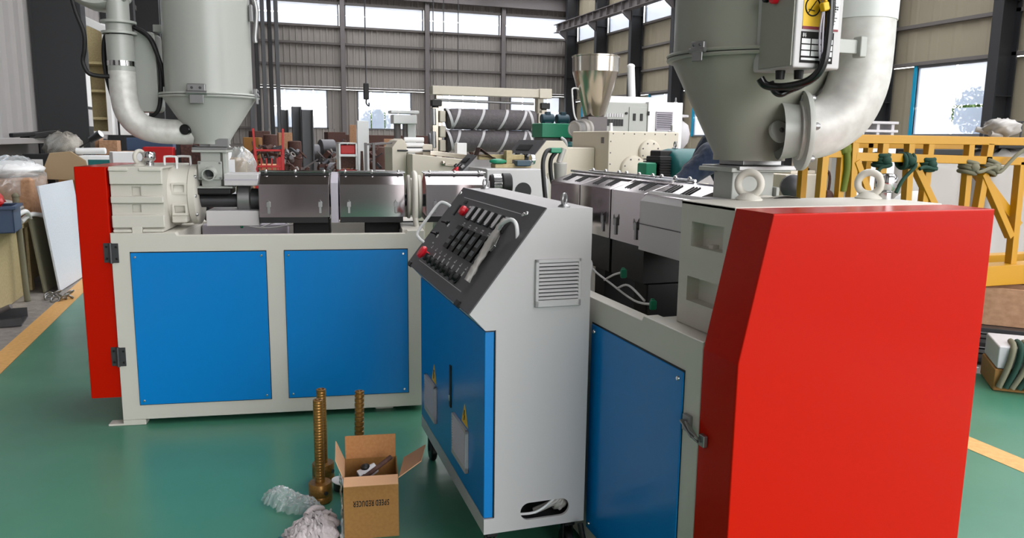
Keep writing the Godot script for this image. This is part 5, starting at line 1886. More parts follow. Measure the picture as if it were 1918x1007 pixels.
	mb = MB.new()
	mb.slab(V(-0.05, 1.42, -0.03), V(0.03, 1.455, 0.03), 0.008)
	part("green_collar", mb, M.green_paint, o)
	for w in [[V(-0.03, 1.44, 0), V(-0.08, 1.43, 0.03), V(-0.13, 1.36, 0.1), V(-0.16, 1.24, 0.2), V(-0.165, 1.1, 0.25), V(-0.16, 0.8, 0.25)], [V(0.0, 1.43, 0), V(-0.04, 1.38, 0.01), V(-0.045, 1.30, 0.02), V(-0.03, 1.22, 0.03), V(0.0, 1.19, 0.03)], [V(0.06, 1.23, 0.05), V(0.0, 1.22, 0.12), V(-0.05, 1.18, 0.2), V(-0.09, 1.1, 0.25), V(-0.10, 0.9, 0.25)]]:
		mb = MB.new()
		mb.tube(smooth(w, 6), 0.014, 12)
		part("hose", mb, M.rubber, o, "thick black hose")
	# stainless hopper line
	o = thing("hopper", "shiny stainless steel hopper with facets, on the far extruder", "hopper", V(3.83, 1.55, -8.30))
	mb = MB.new()
	mb.lathe(V(0, 0.22, 0), Vector3.UP, [Vector2(0.10, 0), Vector2(0.122, 0.02), Vector2(0.262, 0.50), Vector2(0.262, 0.50), Vector2(0.268, 0.66), Vector2(0.275, 0.665), Vector2(0.275, 0.678), Vector2(0.262, 0.68), Vector2(0.255, 0.5), Vector2(0.1, 0.06)], 18)
	part("faceted_bin", mb, M.stainless, o)
	mb = MB.new()
	mb.slab(V(-0.12, 0.02, -0.1), V(0.12, 0.225, 0.1), 0.006)
	part("feeder_box", mb, M.column_grey, o)
	mb = MB.new()
	mb.lathe(V(-0.10, 0.08, 0.02), V(-0.85, 0, 0.5), [Vector2(0.05, 0), Vector2(0.12, 0.02), Vector2(0.12, 0.06), Vector2(0.10, 0.07), Vector2(0.10, 0.12), Vector2(0.11, 0.125), Vector2(0.11, 0.14), Vector2(0.09, 0.145), Vector2(0.09, 0.24), Vector2(0.075, 0.245), Vector2(0.07, 0.235), Vector2(0, 0.235)], 26)
	part("gear_motor", mb, M.film_milky, o)
	for k in 5:
		mb = MB.new()
		mb.torus(V(-0.10, 0.08, 0.02) + V(-0.85, 0, 0.5).normalized() * (0.155 + 0.018 * k), V(-0.85, 0, 0.5), 0.093, 0.004, 24, 6)
		part("cooling_fin", mb, M.steel, o)
	mb = MB.new()
	mb.tube(smooth([V(-0.16, 0.50, 0.0), V(-0.22, 0.535, 0.0), V(-0.275, 0.53, 0.0), V(-0.28, 0.48, 0.0), V(-0.25, 0.25, 0.0), V(-0.2, 0.16, 0.0)], 5), 0.010, 10)
	part("loader_pipe", mb, M.white, o)
	mb = MB.new()
	mb.slab(V(-0.10, -0.10, -0.08), V(0.10, 0.02, 0.08), 0.006)
	mb.slab(V(-0.08, -1.55, -0.06), V(0.08, -0.10, 0.06), 0.006)
	part("throat", mb, M.steel, o)
	mb = MB.new()
	mb.cyl(V(-0.18, -0.08, 0.1), V(-0.18, 0.0, 0.1), 0.03, -1, 12)
	part("black_valve", mb, M.black, o)
	mb = MB.new()
	mb.tube(smooth([V(-0.26, 0.02, 0.22), V(-0.27, -0.06, 0.26), V(-0.24, -0.10, 0.27), V(-0.20, -0.11, 0.2)], 5), 0.010, 8)
	part("drive_cable", mb, M.rubber, o)
	# big cream gearbox below it
	o = thing("gear_case", "big cream gear case with bolted round covers behind the right barrel", "machine", V(3.78, 0, -7.0))
	mb = MB.new()
	mb.slab(V(-0.39, 0.5, -0.9), V(0.39, 1.60, 0.0), 0.012)
	mb.slab(V(-0.39, 0.0, -0.85), V(0.36, 0.5, -0.05), 0.01)
	mb.slab(V(-0.80, 0.0, -1.2), V(-0.39, 1.435, -0.3), 0.01)
	part("case", mb, M.ivory, o)
	for q in [[0.06, 1.40, 0.115], [-0.11, 1.22, 0.14]]:
		mb = MB.new()
		mb.lathe(V(q[0], q[1], 0.0), V(0, 0, 1), [Vector2(q[2] + 0.008, 0), Vector2(q[2] + 0.004, 0.02), Vector2(q[2] - 0.01, 0.03), Vector2(0, 0.03)], 36)
		var rc := part("round_cover", mb, M.ivory, o)
		var sp := []
		for k in 8:
			sp.append(V(q[0] + (q[2] - 0.025) * cos(TAU * k / 8 + 0.4), q[1] + (q[2] - 0.025) * sin(TAU * k / 8 + 0.4), 0.03))
		bolts(rc, sp, V(0, 0, 1), 0.008, M.column_grey, "bolt")
	var edge := []
	for k in 7:
		edge.append(V(-0.34 + 0.115 * k, 1.575, 0.0))
	for k in 5:
		edge.append(V(-0.365, 1.5 - 0.11 * k, 0.0))
		edge.append(V(0.365, 1.5 - 0.11 * k, 0.0))
	bolts(o, edge, V(0, 0, 1), 0.007, M.column_grey, "bolt")
	mb = MB.new()
	mb.slab(V(-0.395, 1.48, -0.16), V(-0.388, 1.54, -0.10))
	part("name_plate", mb, M.column_grey, o)
	mb = MB.new()
	mb.cyl(V(-0.32, 1.60, -0.1), V(-0.32, 1.68, -0.1), 0.02, 0.014, 12)
	part("filler_cap", mb, M.paper, o)
	eyebolt(o, V(0.36, 1.6, -0.1), 0.035, 0.008, 0.4, M.steel)
	# white control cabinet behind
	o = thing("control_cabinet", "large white control cabinet with a louvred side panel and meters, behind the cream gear case", "control cabinet", V(4.85, 0, -9.0))
	mb = MB.new()
	mb.slab(V(-0.58, 0, -0.6), V(0.04, 1.98, 0.0), 0.006)
	part("front_section", mb, M.hopper_grey, o)
	mb = MB.new()
	mb.slab(V(0.04, 0, -0.6), V(0.54, 2.0, 0.02), 0.006)
	mb.slab(V(-0.55, 1.98, -0.55), V(0.3, 2.06, -0.05), 0.006)
	part("side_section", mb, M.white, o)
	mb = MB.new()
	mb.slab(V(-0.22, 1.55, 0.0), V(0.025, 1.93, 0.012), 0.003)
	var dd := part("door", mb, M.hopper_grey, o)
	for x in [-0.15, -0.05]:
		mb = MB.new()
		mb.slab(V(x - 0.018, 1.76, 0.012), V(x + 0.018, 1.85, 0.024), 0.003)
		part("black_meter", mb, M.black, dd)
	mb = MB.new()
	mb.slab(V(0.03, 1.83, 0.02), V(0.055, 1.88, 0.036), 0.003)
	mb.cyl(V(-0.26, 1.85, 0.0), V(-0.26, 1.85, 0.02), 0.016, -1, 12)
	part("lock_handle", mb, M.black, dd)
	for k in 7:
		mb = MB.new()
		mb.slab(V(-0.53 + 0.034 * k, 1.80, 0.0), V(-0.505 + 0.034 * k, 1.845, 0.008), 0.001)
		part("small_meter", mb, M.strap_white, o)
		mb = MB.new()
		mb.slab(V(-0.53 + 0.034 * k, 1.69, 0.0), V(-0.502 + 0.034 * k, 1.775, 0.008), 0.001)
		part("controller", mb, M.black, o)
	louvre(o, V(0.27, 1.76, 0.02), V(1, 0, 0), V(0, 0, 1), 0.24, 0.24, 8, M.tray_grey)
	eyebolt(o, V(0.5, 2.0, -0.1), 0.03, 0.007, 0.4, M.steel)
	mb = MB.new()
	mb.cyl(V(5.22, 0.0, -9.75), V(5.02, 2.50, -9.75), 0.05, -1, 14)
	mb.ball(V(5.02, 2.50, -9.75), V(0.055, 0.04, 0.055), 12)
	single("white_pipe", mb, M.white, "leaning white pipe behind the large white control cabinet", "pipe")
	mb = MB.new()
	mb.lathe(V(5.90, 0, -9.9), Vector3.UP, [Vector2(0.0, 0), Vector2(0.16, 0), Vector2(0.16, 0.02), Vector2(0.03, 0.04), Vector2(0.03, 1.40), Vector2(0.07, 1.42), Vector2(0.13, 1.5), Vector2(0.15, 1.62), Vector2(0.12, 1.74), Vector2(0.04, 1.80), Vector2(0.03, 1.84), Vector2(0.12, 1.85), Vector2(0.12, 1.88), Vector2(0, 1.89)], 24)
	single("filter_housing", mb, M.strap_white, "pale round filter housing on a post, right of the white control cabinet", "filter")
	# teal machine in front of the rolls' right end
	o = thing("drive_unit", "bright teal drive unit with two dark motors on top, right of the dark rolls", "machine", V(4.04, 0, -10.0))
	mb = MB.new()
	mb.slab(V(-0.23, 1.54, -0.3), V(0.23, 1.73, 0.1), 0.01)
	part("teal_box", mb, M.green_paint, o)
	for x in [-0.10, 0.12]:
		mb = MB.new()
		mb.cyl(V(x - 0.09, 1.79, -0.05), V(x + 0.09, 1.79, -0.05), 0.065, -1, 20, 0.01)
		mb.slab(V(x - 0.05, 1.73, -0.1), V(x + 0.05, 1.76, 0.0))
		mb.slab(V(x - 0.03, 1.84, -0.08), V(x + 0.04, 1.885, -0.01), 0.005)
		part("motor", mb, M.motor_blue, o)
	mb = MB.new()
	mb.slab(V(-0.2, 0, -0.28), V(0.2, 1.54, 0.05), 0.01)
	part("stand", mb, M.column_grey, o)
	mb = MB.new()
	mb.tube(smooth([V(0.05, 1.54, 0.1), V(0.09, 1.50, 0.14), V(0.11, 1.44, 0.14), V(0.11, 1.36, 0.12)], 5), 0.02, 10)
	part("white_tube", mb, M.white, o)
	mb = MB.new()
	mb.cyl(V(0.12, 1.42, 0.02), V(0.26, 1.42, 0.06), 0.07, -1, 18, 0.01)
	part("motor", mb, M.teal, o)
	# teal motor next to the worker
	o = thing("motor", "big teal electric motor with black cooling fins, beside the worker's arm", "motor", V(3.30, 1.20, -5.62), 0.25)
	mb = MB.new()
	mb.lathe(V(-0.10, 0.11, 0), V(1, 0, 0), [Vector2(0, 0), Vector2(0.10, 0), Vector2(0.135, 0.03), Vector2(0.14, 0.06), Vector2(0.14, 0.36), Vector2(0.12, 0.40), Vector2(0, 0.42)], 36)
	part("motor_drum", mb, M.teal, o)
	for k in 8:
		mb = MB.new()
		mb.slab(V(-0.23, 0.02 + 0.02 * k, -0.10), V(-0.11, 0.028 + 0.02 * k, 0.10), 0.002)
		part("cooling_fin", mb, M.black, o)
	mb = MB.new()
	mb.slab(V(-0.22, 0.0, -0.08), V(-0.08, 0.19, 0.08), 0.008)
	mb.slab(V(-0.20, 0.18, -0.06), V(-0.06, 0.235, 0.06), 0.01)
	part("fin_core", mb, M.black, o)
	mb = MB.new()
	mb.slab(V(-0.36, 0.02, -0.03), V(-0.24, 0.14, 0.08), 0.012)
	part("terminal_box", mb, M.green_paint, o)
	eyebolt(o, V(0.02, 0.25, 0), 0.025, 0.006, 0.4, M.steel)
	mb = MB.new()
	mb.slab(V(-0.38, -1.20, -0.12), V(0.32, -0.03, 0.12), 0.01)
	part("pedestal", mb, M.ivory, o)

# ---------------------------------------------------------------- the worker half hidden by the right hopper
func worker() -> void:
	var o := thing("person", "worker in a dark blue jacket bending forward behind the right hopper, one arm reaching down", "person", V(3.52, 0.0, -4.90))
	# joints, x to the right of the picture; the worker faces -x and bends over the motor
	var hip := V(0.12, 0.90, 0)
	var chest := V(-0.16, 1.36, 0.0)
	var neck := V(-0.26, 1.52, 0.0)
	var head := V(-0.27, 1.64, 0.02)
	var shl := V(-0.26, 1.50, 0.20)
	var shr := V(-0.20, 1.48, -0.19)
	var ell := V(-0.50, 1.40, 0.26)
	var body := [[hip + V(0, 0, 0.09), 0.085, V(0.10, 0.48, 0.10), 0.058], [hip + V(0, 0, -0.09), 0.085, V(0.16, 0.48, -0.11), 0.058], [V(0.10, 0.48, 0.10), 0.056, V(0.14, 0.09, 0.10), 0.038], [V(0.16, 0.48, -0.11), 0.056, V(0.20, 0.09, -0.11), 0.038],
		[V(0.14, 0.06, 0.10), 0.035, V(0.02, 0.04, 0.10), 0.03], [V(0.20, 0.06, -0.11), 0.035, V(0.08, 0.04, -0.11), 0.03], [hip, 0.11, chest, 0.12], [chest, 0.11, neck, 0.06], [neck, 0.052, head, 0.05]]
	var mb := MB.new()
	nets(mb, body, 0.024, 0.02)
	# head with a face, its own finer grid
	var hb := [[head + V(0.01, 0.05, 0), 0.088, head + V(0.0, 0.03, 0), 0.088], [head + V(-0.045, -0.015, 0), 0.062, head + V(-0.05, -0.045, 0), 0.045], [head + V(-0.095, 0.015, 0), 0.012, head + V(-0.112, -0.008, 0), 0.013], [head + V(-0.088, -0.04, 0.012), 0.008, head + V(-0.088, -0.04, -0.012), 0.008], [head + V(0.02, 0.02, 0.088), 0.012, head + V(0.015, -0.015, 0.086), 0.010], [head + V(0.02, 0.02, -0.088), 0.012, head + V(0.015, -0.015, -0.086), 0.010], [head + V(-0.075, 0.03, 0.03), 0.016, head + V(-0.075, 0.03, 0.028), 0.016], [head + V(-0.075, 0.03, -0.03), 0.016, head + V(-0.075, 0.03, -0.028), 0.016]]
	nets(mb, hb, 0.006, 0.006)
	# hands
	for q in [[V(-0.76, 1.19, 0.24), V(-0.9, -0.35, 0.1)], [V(-0.52, 1.20, -0.10), V(-0.9, -0.35, -0.1)]]:
		var w: Vector3 = q[0]
		var f: Vector3 = q[1].normalized()
		var sd := f.cross(Vector3.UP).normalized()
		var dn := f.cross(sd).normalized()
		if dn.y > 0.0:
			dn = -dn
		var hb2 := [[w, 0.026, w + f * 0.03, 0.024]]
		for k in 4:
			var root := w + f * 0.07 + sd * (0.03 - 0.02 * k)
			hb2.append([w + f * 0.02 + sd * (0.018 - 0.012 * k), 0.016, root, 0.012])
			var ln: float = [0.07, 0.08, 0.075, 0.058][k]
			var m1 := root + (f + dn * 0.25).normalized() * ln * 0.5
			hb2.append([root, 0.0095, m1, 0.009])
			hb2.append([m1, 0.009, m1 + (f * 0.6 + dn).normalized() * ln * 0.5, 0.0075])
		var sg := 1.0 if q[0].z > 0 else -1.0
		var tb := w + f * 0.025 - sd * 0.03 * -sg
		hb2.append([tb, 0.013, tb + (f * 0.6 + sd * 0.6 * sg + dn * 0.4).normalized() * 0.04, 0.010])
		hb2.append([tb + (f * 0.6 + sd * 0.6 * sg + dn * 0.4).normalized() * 0.04, 0.010, tb + (f * 0.8 + sd * 0.4 * sg + dn * 0.7).normalized() * 0.065, 0.008])
		nets(mb, hb2, 0.006, 0.006)
	part("body", mb, M.skin, o)
	var nz := FastNoiseLite.new()
	nz.seed = 17
	nz.frequency = 0.25
	mb = MB.new()
	nets(mb, [[hip + V(-0.03, 0.06, 0), 0.15, chest, 0.165], [chest, 0.15, neck + V(0, -0.03, 0), 0.09], [shl, 0.085, shr, 0.085], [shl, 0.105, ell, 0.092], [ell, 0.092, V(-0.74, 1.21, 0.24), 0.06], [shr, 0.088, V(-0.34, 1.28, -0.22), 0.070], [V(-0.34, 1.28, -0.22), 0.070, V(-0.50, 1.21, -0.12), 0.052]], 0.016, 0.018, nz, 0.012)
	for sd in [-1.0, 1.0]:
		var eb := MB.new()
		eb.ball(head + V(-0.083, 0.018, 0.03 * sd), V(0.010, 0.009, 0.012), 14)
		part("eye", eb, M.white, o)
		eb = MB.new()
		eb.ball(head + V(-0.0905, 0.018, 0.03 * sd), V(0.004, 0.006, 0.006), 10)
		part("iris", eb, M.hair, o)
		eb = MB.new()
		eb.box(head + V(-0.090, 0.042, 0.031 * sd), Vector3(0.008, 0.007, 0.034), 0.002)
		part("eyebrow", eb, M.hair, o)
	var mo := MB.new()
	mo.ball(head + V(-0.093, -0.042, 0), V(0.008, 0.006, 0.022), 14)
	part("mouth", mo, M.lips, o)
	part("jacket", mb, M.jacket, o, "dark blue work jacket")
	mb = MB.new()
	nets(mb, [[hip, 0.135, hip + V(-0.02, 0.03, 0), 0.135], [hip + V(0, 0, 0.09), 0.105, V(0.10, 0.48, 0.10), 0.078], [hip + V(0, 0, -0.09), 0.105, V(0.16, 0.48, -0.11), 0.078], [V(0.10, 0.48, 0.10), 0.076, V(0.14, 0.10, 0.10), 0.062], [V(0.16, 0.48, -0.11), 0.076, V(0.20, 0.10, -0.11), 0.062]], 0.022, 0.02, nz, 0.006)
	part("trousers", mb, M.trousers, o)
	mb = MB.new()
	nets(mb, [[head + V(0.022, 0.065, 0), 0.090, head + V(0.03, 0.035, 0), 0.086]], 0.012, 0.01)
	part("hair", mb, M.hair, o)
	for q in [V(0.14, 0, 0.10), V(0.20, 0, -0.11)]:
		mb = MB.new()
		nets(mb, [[q + V(0.02, 0.05, 0), 0.048, q + V(-0.14, 0.04, 0), 0.042]], 0.014, 0.01)
		part("shoe", mb, M.black, o)

# ---------------------------------------------------------------- along the left wall
func left_side() -> void:
	var nz := FastNoiseLite.new()
	nz.seed = 44
	nz.frequency = 0.6
	# bench
	var o := thing("workbench", "low tan workbench along the left wall", "bench", V(-2.35, 0, -8.6))
	var mb := MB.new()
	mb.slab(V(-0.33, 0.62, -1.4), V(0.38, 0.67, 1.9), 0.006)
	part("bench_top", mb, M.bench, o)
	mb = MB.new()
	mb.slab(V(0.33, 0.08, -1.35), V(0.35, 0.62, -0.02))
	mb.slab(V(0.33, 0.0, 0.02), V(0.35, 0.62, 1.85))
	part("front_board", mb, M.bench, o)
	for z in [-1.3, 0.0, 1.8]:
		for x in [-0.28, 0.345]:
			mb = MB.new()
			mb.slab(V(x - 0.03, 0, z - 0.04), V(x + 0.03, 0.62, z + 0.04), 0.004)
			part("leg", mb, M.bench, o)
	mb = MB.new()
	mb.cyl(V(-1.90, 0, -8.02), V(-1.93, 0.95, -8.05), 0.026, -1, 12)
	mb.ball(V(-1.93, 0.95, -8.05), Vector3.ONE * 0.03, 10)
	single("metal_post", mb, M.rope_grey, "thin grey-brown pole standing at the bench corner beside the blue bin", "pole")
	# blue bin with red cloth
	o = thing("bin", "blue plastic bin on the near end of the workbench", "bin", V(-2.10, 0.67, -7.75), 0.1)
	mb = MB.new()
	for q in [[V(-0.28, 0, -0.2), V(0.24, 0.22, -0.185)], [V(-0.28, 0, 0.185), V(0.24, 0.22, 0.2)], [V(0.225, 0, -0.2), V(0.24, 0.22, 0.2)], [V(-0.28, 0, -0.2), V(-0.265, 0.22, 0.2)], [V(-0.28, 0, -0.2), V(0.24, 0.012, 0.2)], [V(-0.30, 0.20, -0.22), V(0.26, 0.225, -0.185)], [V(-0.30, 0.20, 0.185), V(0.26, 0.225, 0.22)], [V(0.225, 0.20, -0.2), V(0.26, 0.225, 0.2)]]:
		mb.slab(q[0], q[1], 0.003)
	part("shell", mb, M.bin_blue, o)
	mb = MB.new()
	mb.ball(V(-2.12, 0.93, -7.78), V(0.16, 0.09, 0.15), 26, nz, 0.5)
	single("red_cloth", mb, M.red, "crumpled red cloth in the blue bin", "cloth")
	# wrapped machine on the bench
	o = thing("wrapped_unit", "white lidded unit wrapped in clear film on the workbench", "package", V(-2.22, 0.67, -9.25), 0.0)
	mb = MB.new()
	mb.slab(V(-0.26, 0.0, -0.35), V(0.24, 0.40, 0.35), 0.03)
	part("carton", mb, M.wood, o)
	mb = MB.new()
	mb.ball(V(0.0, 0.47, 0.0), V(0.28, 0.09, 0.38), 30, nz, 0.12)
	part("white_lid", mb, M.white, o)
	mb = MB.new()
	mb.ball(V(0.0, 0.33, 0.0), V(0.29, 0.28, 0.42), 36, nz, 0.15)
	part("film", mb, M.plastic_film, o)
	mb = MB.new()
	mb.ball(V(-2.17, 0.78, -8.5), V(0.17, 0.10, 0.2), 26, nz, 0.4)
	single("film_bundle", mb, M.film_milky, "milky bundle of plastic film on the workbench in front of the wrapped unit", "film")
	for q in [[V(-1.95, 0.70, -8.25), V(-1.90, 0.75, -8.45), V(-1.80, 0.69, -8.75)], [V(-2.0, 0.72, -8.1), V(-1.9, 0.80, -8.2), V(-1.93, 0.70, -8.5)]]:
		mb = MB.new()
		mb.tube(smooth(q, 6), 0.022, 10)
		single("white_hose", mb, M.white, "white hose curling on the bench behind the blue bin" if q[0].x > -1.97 else "second white hose nearer the blue bin", "hose")
	# white leaning board
	mb = MB.new()
	var bs := Basis(V(0.07, 0.0, -1).normalized(), V(-0.11, 0.994, 0).normalized(), V(1, 0.11, 0.07).normalized()).orthonormalized()
	mb.box(V(-1.735, 0.51, -9.0), Vector3(1.15, 1.02, 0.02), 0.004, bs)
	single("white_board", mb, M.board_white, "large scuffed white board leaning against the workbench beside the red cover", "board")
	mb = MB.new()
	mb.box(V(-1.845, 0.36, -8.95), Vector3(1.1, 0.72, 0.02), 0.004, bs)
	single("grey_board", mb, M.rope_grey, "narrow grey board leaning behind the white board", "board")
	# chain on the floor
	o = thing("chain", "small heap of steel chain on the floor by the yellow line", "chain", V(-1.66, 0, -8.05))
	for k in 9:
		mb = MB.new()
		var an := k * 2.1
		var c := V(0.10 * sin(k * 1.7), 0.018 + 0.012 * (k % 3), 0.12 * cos(k * 1.3))
		mb.torus(c, V(sin(an) * 0.6, 0.8, cos(an) * 0.6), 0.035, 0.009, 18, 8)
		part("chain_link", mb, M.steel, o)
	# dustpan
	o = thing("dustpan", "dark grey metal dustpan with a handle on the floor at the left edge", "dustpan", V(-1.83, 0, -7.12), 0.1)
	mb = MB.new()
	mb.slab(V(-0.12, 0.0, -0.18), V(0.11, 0.008, 0.18), 0.002)
	mb.slab(V(-0.12, 0.0, -0.18), V(0.11, 0.08, -0.172))
	mb.slab(V(-0.12, 0.0, 0.172), V(0.11, 0.06, 0.18))
	mb.slab(V(-0.12, 0.0, -0.18), V(-0.11, 0.08, 0.18))
	part("pan", mb, M.dark_steel, o)
	mb = MB.new()
	mb.cyl(V(-0.12, 0.07, 0), V(0.03, 0.14, 0.05), 0.02, -1, 12)
	part("handle", mb, M.column_grey, o)
	# sill shelf and things behind the bench
	mb = MB.new()
	mb.slab(V(XL, 1.38, -12.2), V(XL + 0.25, 1.45, -6.5), 0.006)
	struct("trim_3", mb, M.sheet_white, "white ledge on the low left wall")
	mb = MB.new()
	mb.bar(V(-2.55, 1.47, -11.3), V(-2.35, 1.53, -12.1), 0.12, 0.07, 0.01)
	mb.bar(V(-2.6, 1.48, -10.9), V(-2.45, 1.50, -11.3), 0.06, 0.05, 0.01)
	single("black_tool", mb, M.black, "black tool lying on the white ledge beside the dark column", "tool")
	o = thing("film_sack", "grey sack of crinkled film standing before the dark column", "sack", V(-2.05, 0, -10.9))
	mb = MB.new()
	mb.ball(V(0.0, 1.33, 0.0), V(0.22, 0.20, 0.16), 28, nz, 0.25)
	part("sack_body", mb, M.foil, o)
	mb = MB.new()
	mb.slab(V(-0.25, 0.0, -0.2), V(0.5, 1.15, 0.2), 0.01)
	part("carton_base", mb, M.cardboard, o)
	mb = MB.new()
	mb.prism(PackedVector2Array([Vector2(-0.24, 1.12), Vector2(0.26, 1.10), Vector2(0.22, 1.32), Vector2(0.08, 1.42), Vector2(-0.12, 1.40)]), 0.04, Transform3D(Basis(), V(-1.84, -0.10, -9.7)), 0.005)
	single("card_sheet", mb, M.tan, "torn tan cardboard sheet behind the wrapped unit", "cardboard")
	o = thing("carton", "white printed carton with a teal patch beside the tan cardboard", "box", V(-1.45, 0, -9.9))
	mb = MB.new()
	mb.slab(V(-0.25, 0, -0.2), V(0.22, 1.27, 0.2), 0.006)
	part("carton_body", mb, M.paper, o)
	mb = MB.new()
	mb.slab(V(-0.15, 1.14, 0.2), V(0.08, 1.23, 0.204))
	part("teal_print", mb, M.teal, o)
	mb = MB.new()
	mb.slab(V(-2.32, 1.10, -10.3), V(-2.04, 1.28, -10.1), 0.006)
	mb.slab(V(-2.24, 0.0, -10.3), V(-2.02, 1.10, -10.14))
	var ct := single("black_carton", mb, M.black, "black and white printed carton behind the wrapped unit", "box")
	mb = MB.new()
	mb.slab(V(-2.27, 1.15, -10.1), V(-2.12, 1.22, -10.096))
	part("white_print", mb, M.paper, ct)
	mb = MB.new()
	mb.cyl(V(-1.72, 1.32, -9.75), V(-1.42, 1.325, -9.72), 0.035, -1, 16, 0.006)
	single("paper_roll", mb, M.paper, "white paper roll lying on the printed carton", "roll")
	o = thing("work_lamp", "small black work lamp with a bright round face on the carton", "lamp", V(-1.53, 1.36, -9.75))
	mb = MB.new()
	mb.bar(V(-0.15, 0.0, 0), V(0.0, 0.10, 0), 0.02, 0.02, 0.003)
	mb.cyl(V(-0.04, 0.08, 0), V(0.07, 0.15, 0.03), 0.035, 0.045, 16)
	part("lamp_body", mb, M.black, o)
	mb = MB.new()
	mb.cyl(V(0.07, 0.15, 0.03), V(0.075, 0.153, 0.032), 0.04, -1, 16)
	part("lamp_face", mb, M.white, o)
	# notices on the column
	mb = MB.new()
	mb.slab(V(XL + 0.655, 1.9, -13.13), V(XL + 0.662, 2.42, -12.80))
	single("notice", mb, M.paper, "white paper notice fixed to the dark column, upper one", "notice")
	mb = MB.new()
	mb.slab(V(XL + 0.655, 1.62, -13.13), V(XL + 0.662, 1.86, -12.80))
	single("notice", mb, M.strap_white, "pinkish paper notice fixed to the dark column, lower one", "notice")
	# pale open cabinet and crates further along
	o = thing("open_cabinet", "white open cabinet with pale yellow shelves against the left wall", "cabinet", V(-2.25, 0, -15.0))
	mb = MB.new()
	mb.slab(V(-0.40, 1.55, -0.3), V(-0.33, 3.45, 0.3), 0.006)
	mb.slab(V(0.16, 1.55, -0.3), V(0.23, 3.3, 0.3), 0.006)
	mb.bar(V(-0.4, 3.48, 0.3), V(0.75, 2.95, 0.3), 0.08, 0.12, 0.006)
	mb.slab(V(-0.4, 1.5, -0.3), V(0.23, 1.56, 0.3), 0.006)
	part("cabinet_frame", mb, M.paper, o)
	mb = MB.new()
	mb.slab(V(-0.33, 1.56, -0.3), V(0.16, 3.3, -0.25))
	part("back_panel", mb, M.bench, o)
	for y in [1.75, 2.2, 2.65]:
		mb = MB.new()
		mb.slab(V(-0.33, y, -0.25), V(0.16, y + 0.04, 0.2), 0.004)
		part("shelf", mb, M.bench, o)
	mb = MB.new()
	mb.slab(V(0.3, 1.5, -0.2), V(0.75, 3.0, 0.0), 0.006)
	part("side_panel", mb, M.paper, o)
	for q in [[-2.28, -14.2, 1.48, 0.30, "tall pale wooden crate below the open cabinet"], [-1.98, -14.0, 1.42, 0.26, "second pale wooden crate, right of the tall one below the cabinet"], [-1.60, -13.6, 1.26, 0.34, "low wooden crate behind the white block on the gearbox"]]:
		o = thing("wooden_crate", q[4], "crate", V(q[0], 0, q[1]))
		var pl := MB.new()
		var nb := 6
		for k in nb:
			pl = MB.new()
			var h: float = q[2] / nb
			pl.slab(V(-q[3] / 2, h * k + 0.005, -0.2), V(q[3] / 2, h * (k + 1) - 0.005, 0.2), 0.006)
			part("plank", pl, M.wood, o)
	# clutter seen over the left gearbox
	o = thing("white_block", "white cardboard sleeve resting behind the left gearbox", "box", V(-0.80, 0, -6.1), 0.25)
	mb = MB.new()
	mb.slab(V(-0.06, 1.30, -0.12), V(0.14, 1.385, 0.06), 0.006)
	part("sleeve", mb, M.paper, o)
	mb = MB.new()
	mb.slab(V(-0.07, 0, -0.13), V(0.14, 1.30, 0.07), 0.006)
	part("stand", mb, M.cardboard, o)
	mb = MB.new()
	mb.slab(V(-0.86, 1.38, -7.2), V(-0.52, 1.48, -6.9), 0.006)
	mb.slab(V(-0.80, 0, -7.15), V(-0.56, 1.38, -6.95), 0.006)
	single("blue_crate", mb, M.bin_blue, "blue and white box top behind the left gearbox", "box")
	mb = MB.new()
	mb.slab(V(-0.66, 0, -6.3), V(-0.46, 1.42, -6.1), 0.006)
	single("red_box", mb, M.red, "dark red box behind the left gearbox", "box")
	mb = MB.new()
	mb.slab(V(-0.42, 0, -6.5), V(-0.10, 1.46, -6.2), 0.006)
	single("dark_cabinet", mb, M.rusty, "dark brown cabinet just left of the hopper neck", "cabinet")
	mb = MB.new()
	mb.bar(V(-0.33, 1.43, -6.1), V(-0.18, 1.38, -6.1), 0.05, 0.02, 0.004)
	mb.slab(V(-0.27, 0, -6.12), V(-0.24, 1.40, -6.09))
	single("black_bracket", mb, M.black, "black bracket with white dots beside the hopper neck", "bracket")
	mb = MB.new()
	mb.ball(V(-0.1, 1.39, -6.0), V(0.035, 0.06, 0.03), 16)
	mb.slab(V(-0.15, 0, -6.05), V(-0.05, 1.335, -5.95))
	single("white_bottle", mb, M.white, "white rounded bottle beside the hopper neck", "bottle")
	o = thing("wrapped_bundle", "tan bundle under milky film, right of the hopper neck", "package", V(-0.02, 0, -6.8))
	mb = MB.new()
	mb.slab(V(-0.10, 1.05, -0.2), V(0.06, 1.33, 0.1), 0.03)
	part("tan_core", mb, M.tan, o)
	mb = MB.new()
	mb.ball(V(0.0, 1.24, -0.05), V(0.13, 0.17, 0.2), 28, nz, 0.3)
	part("film", mb, M.plastic_film, o)
	mb = MB.new()
	mb.slab(V(-0.12, 0, -0.2), V(0.12, 1.05, 0.1), 0.01)
	part("stand", mb, M.wood, o)

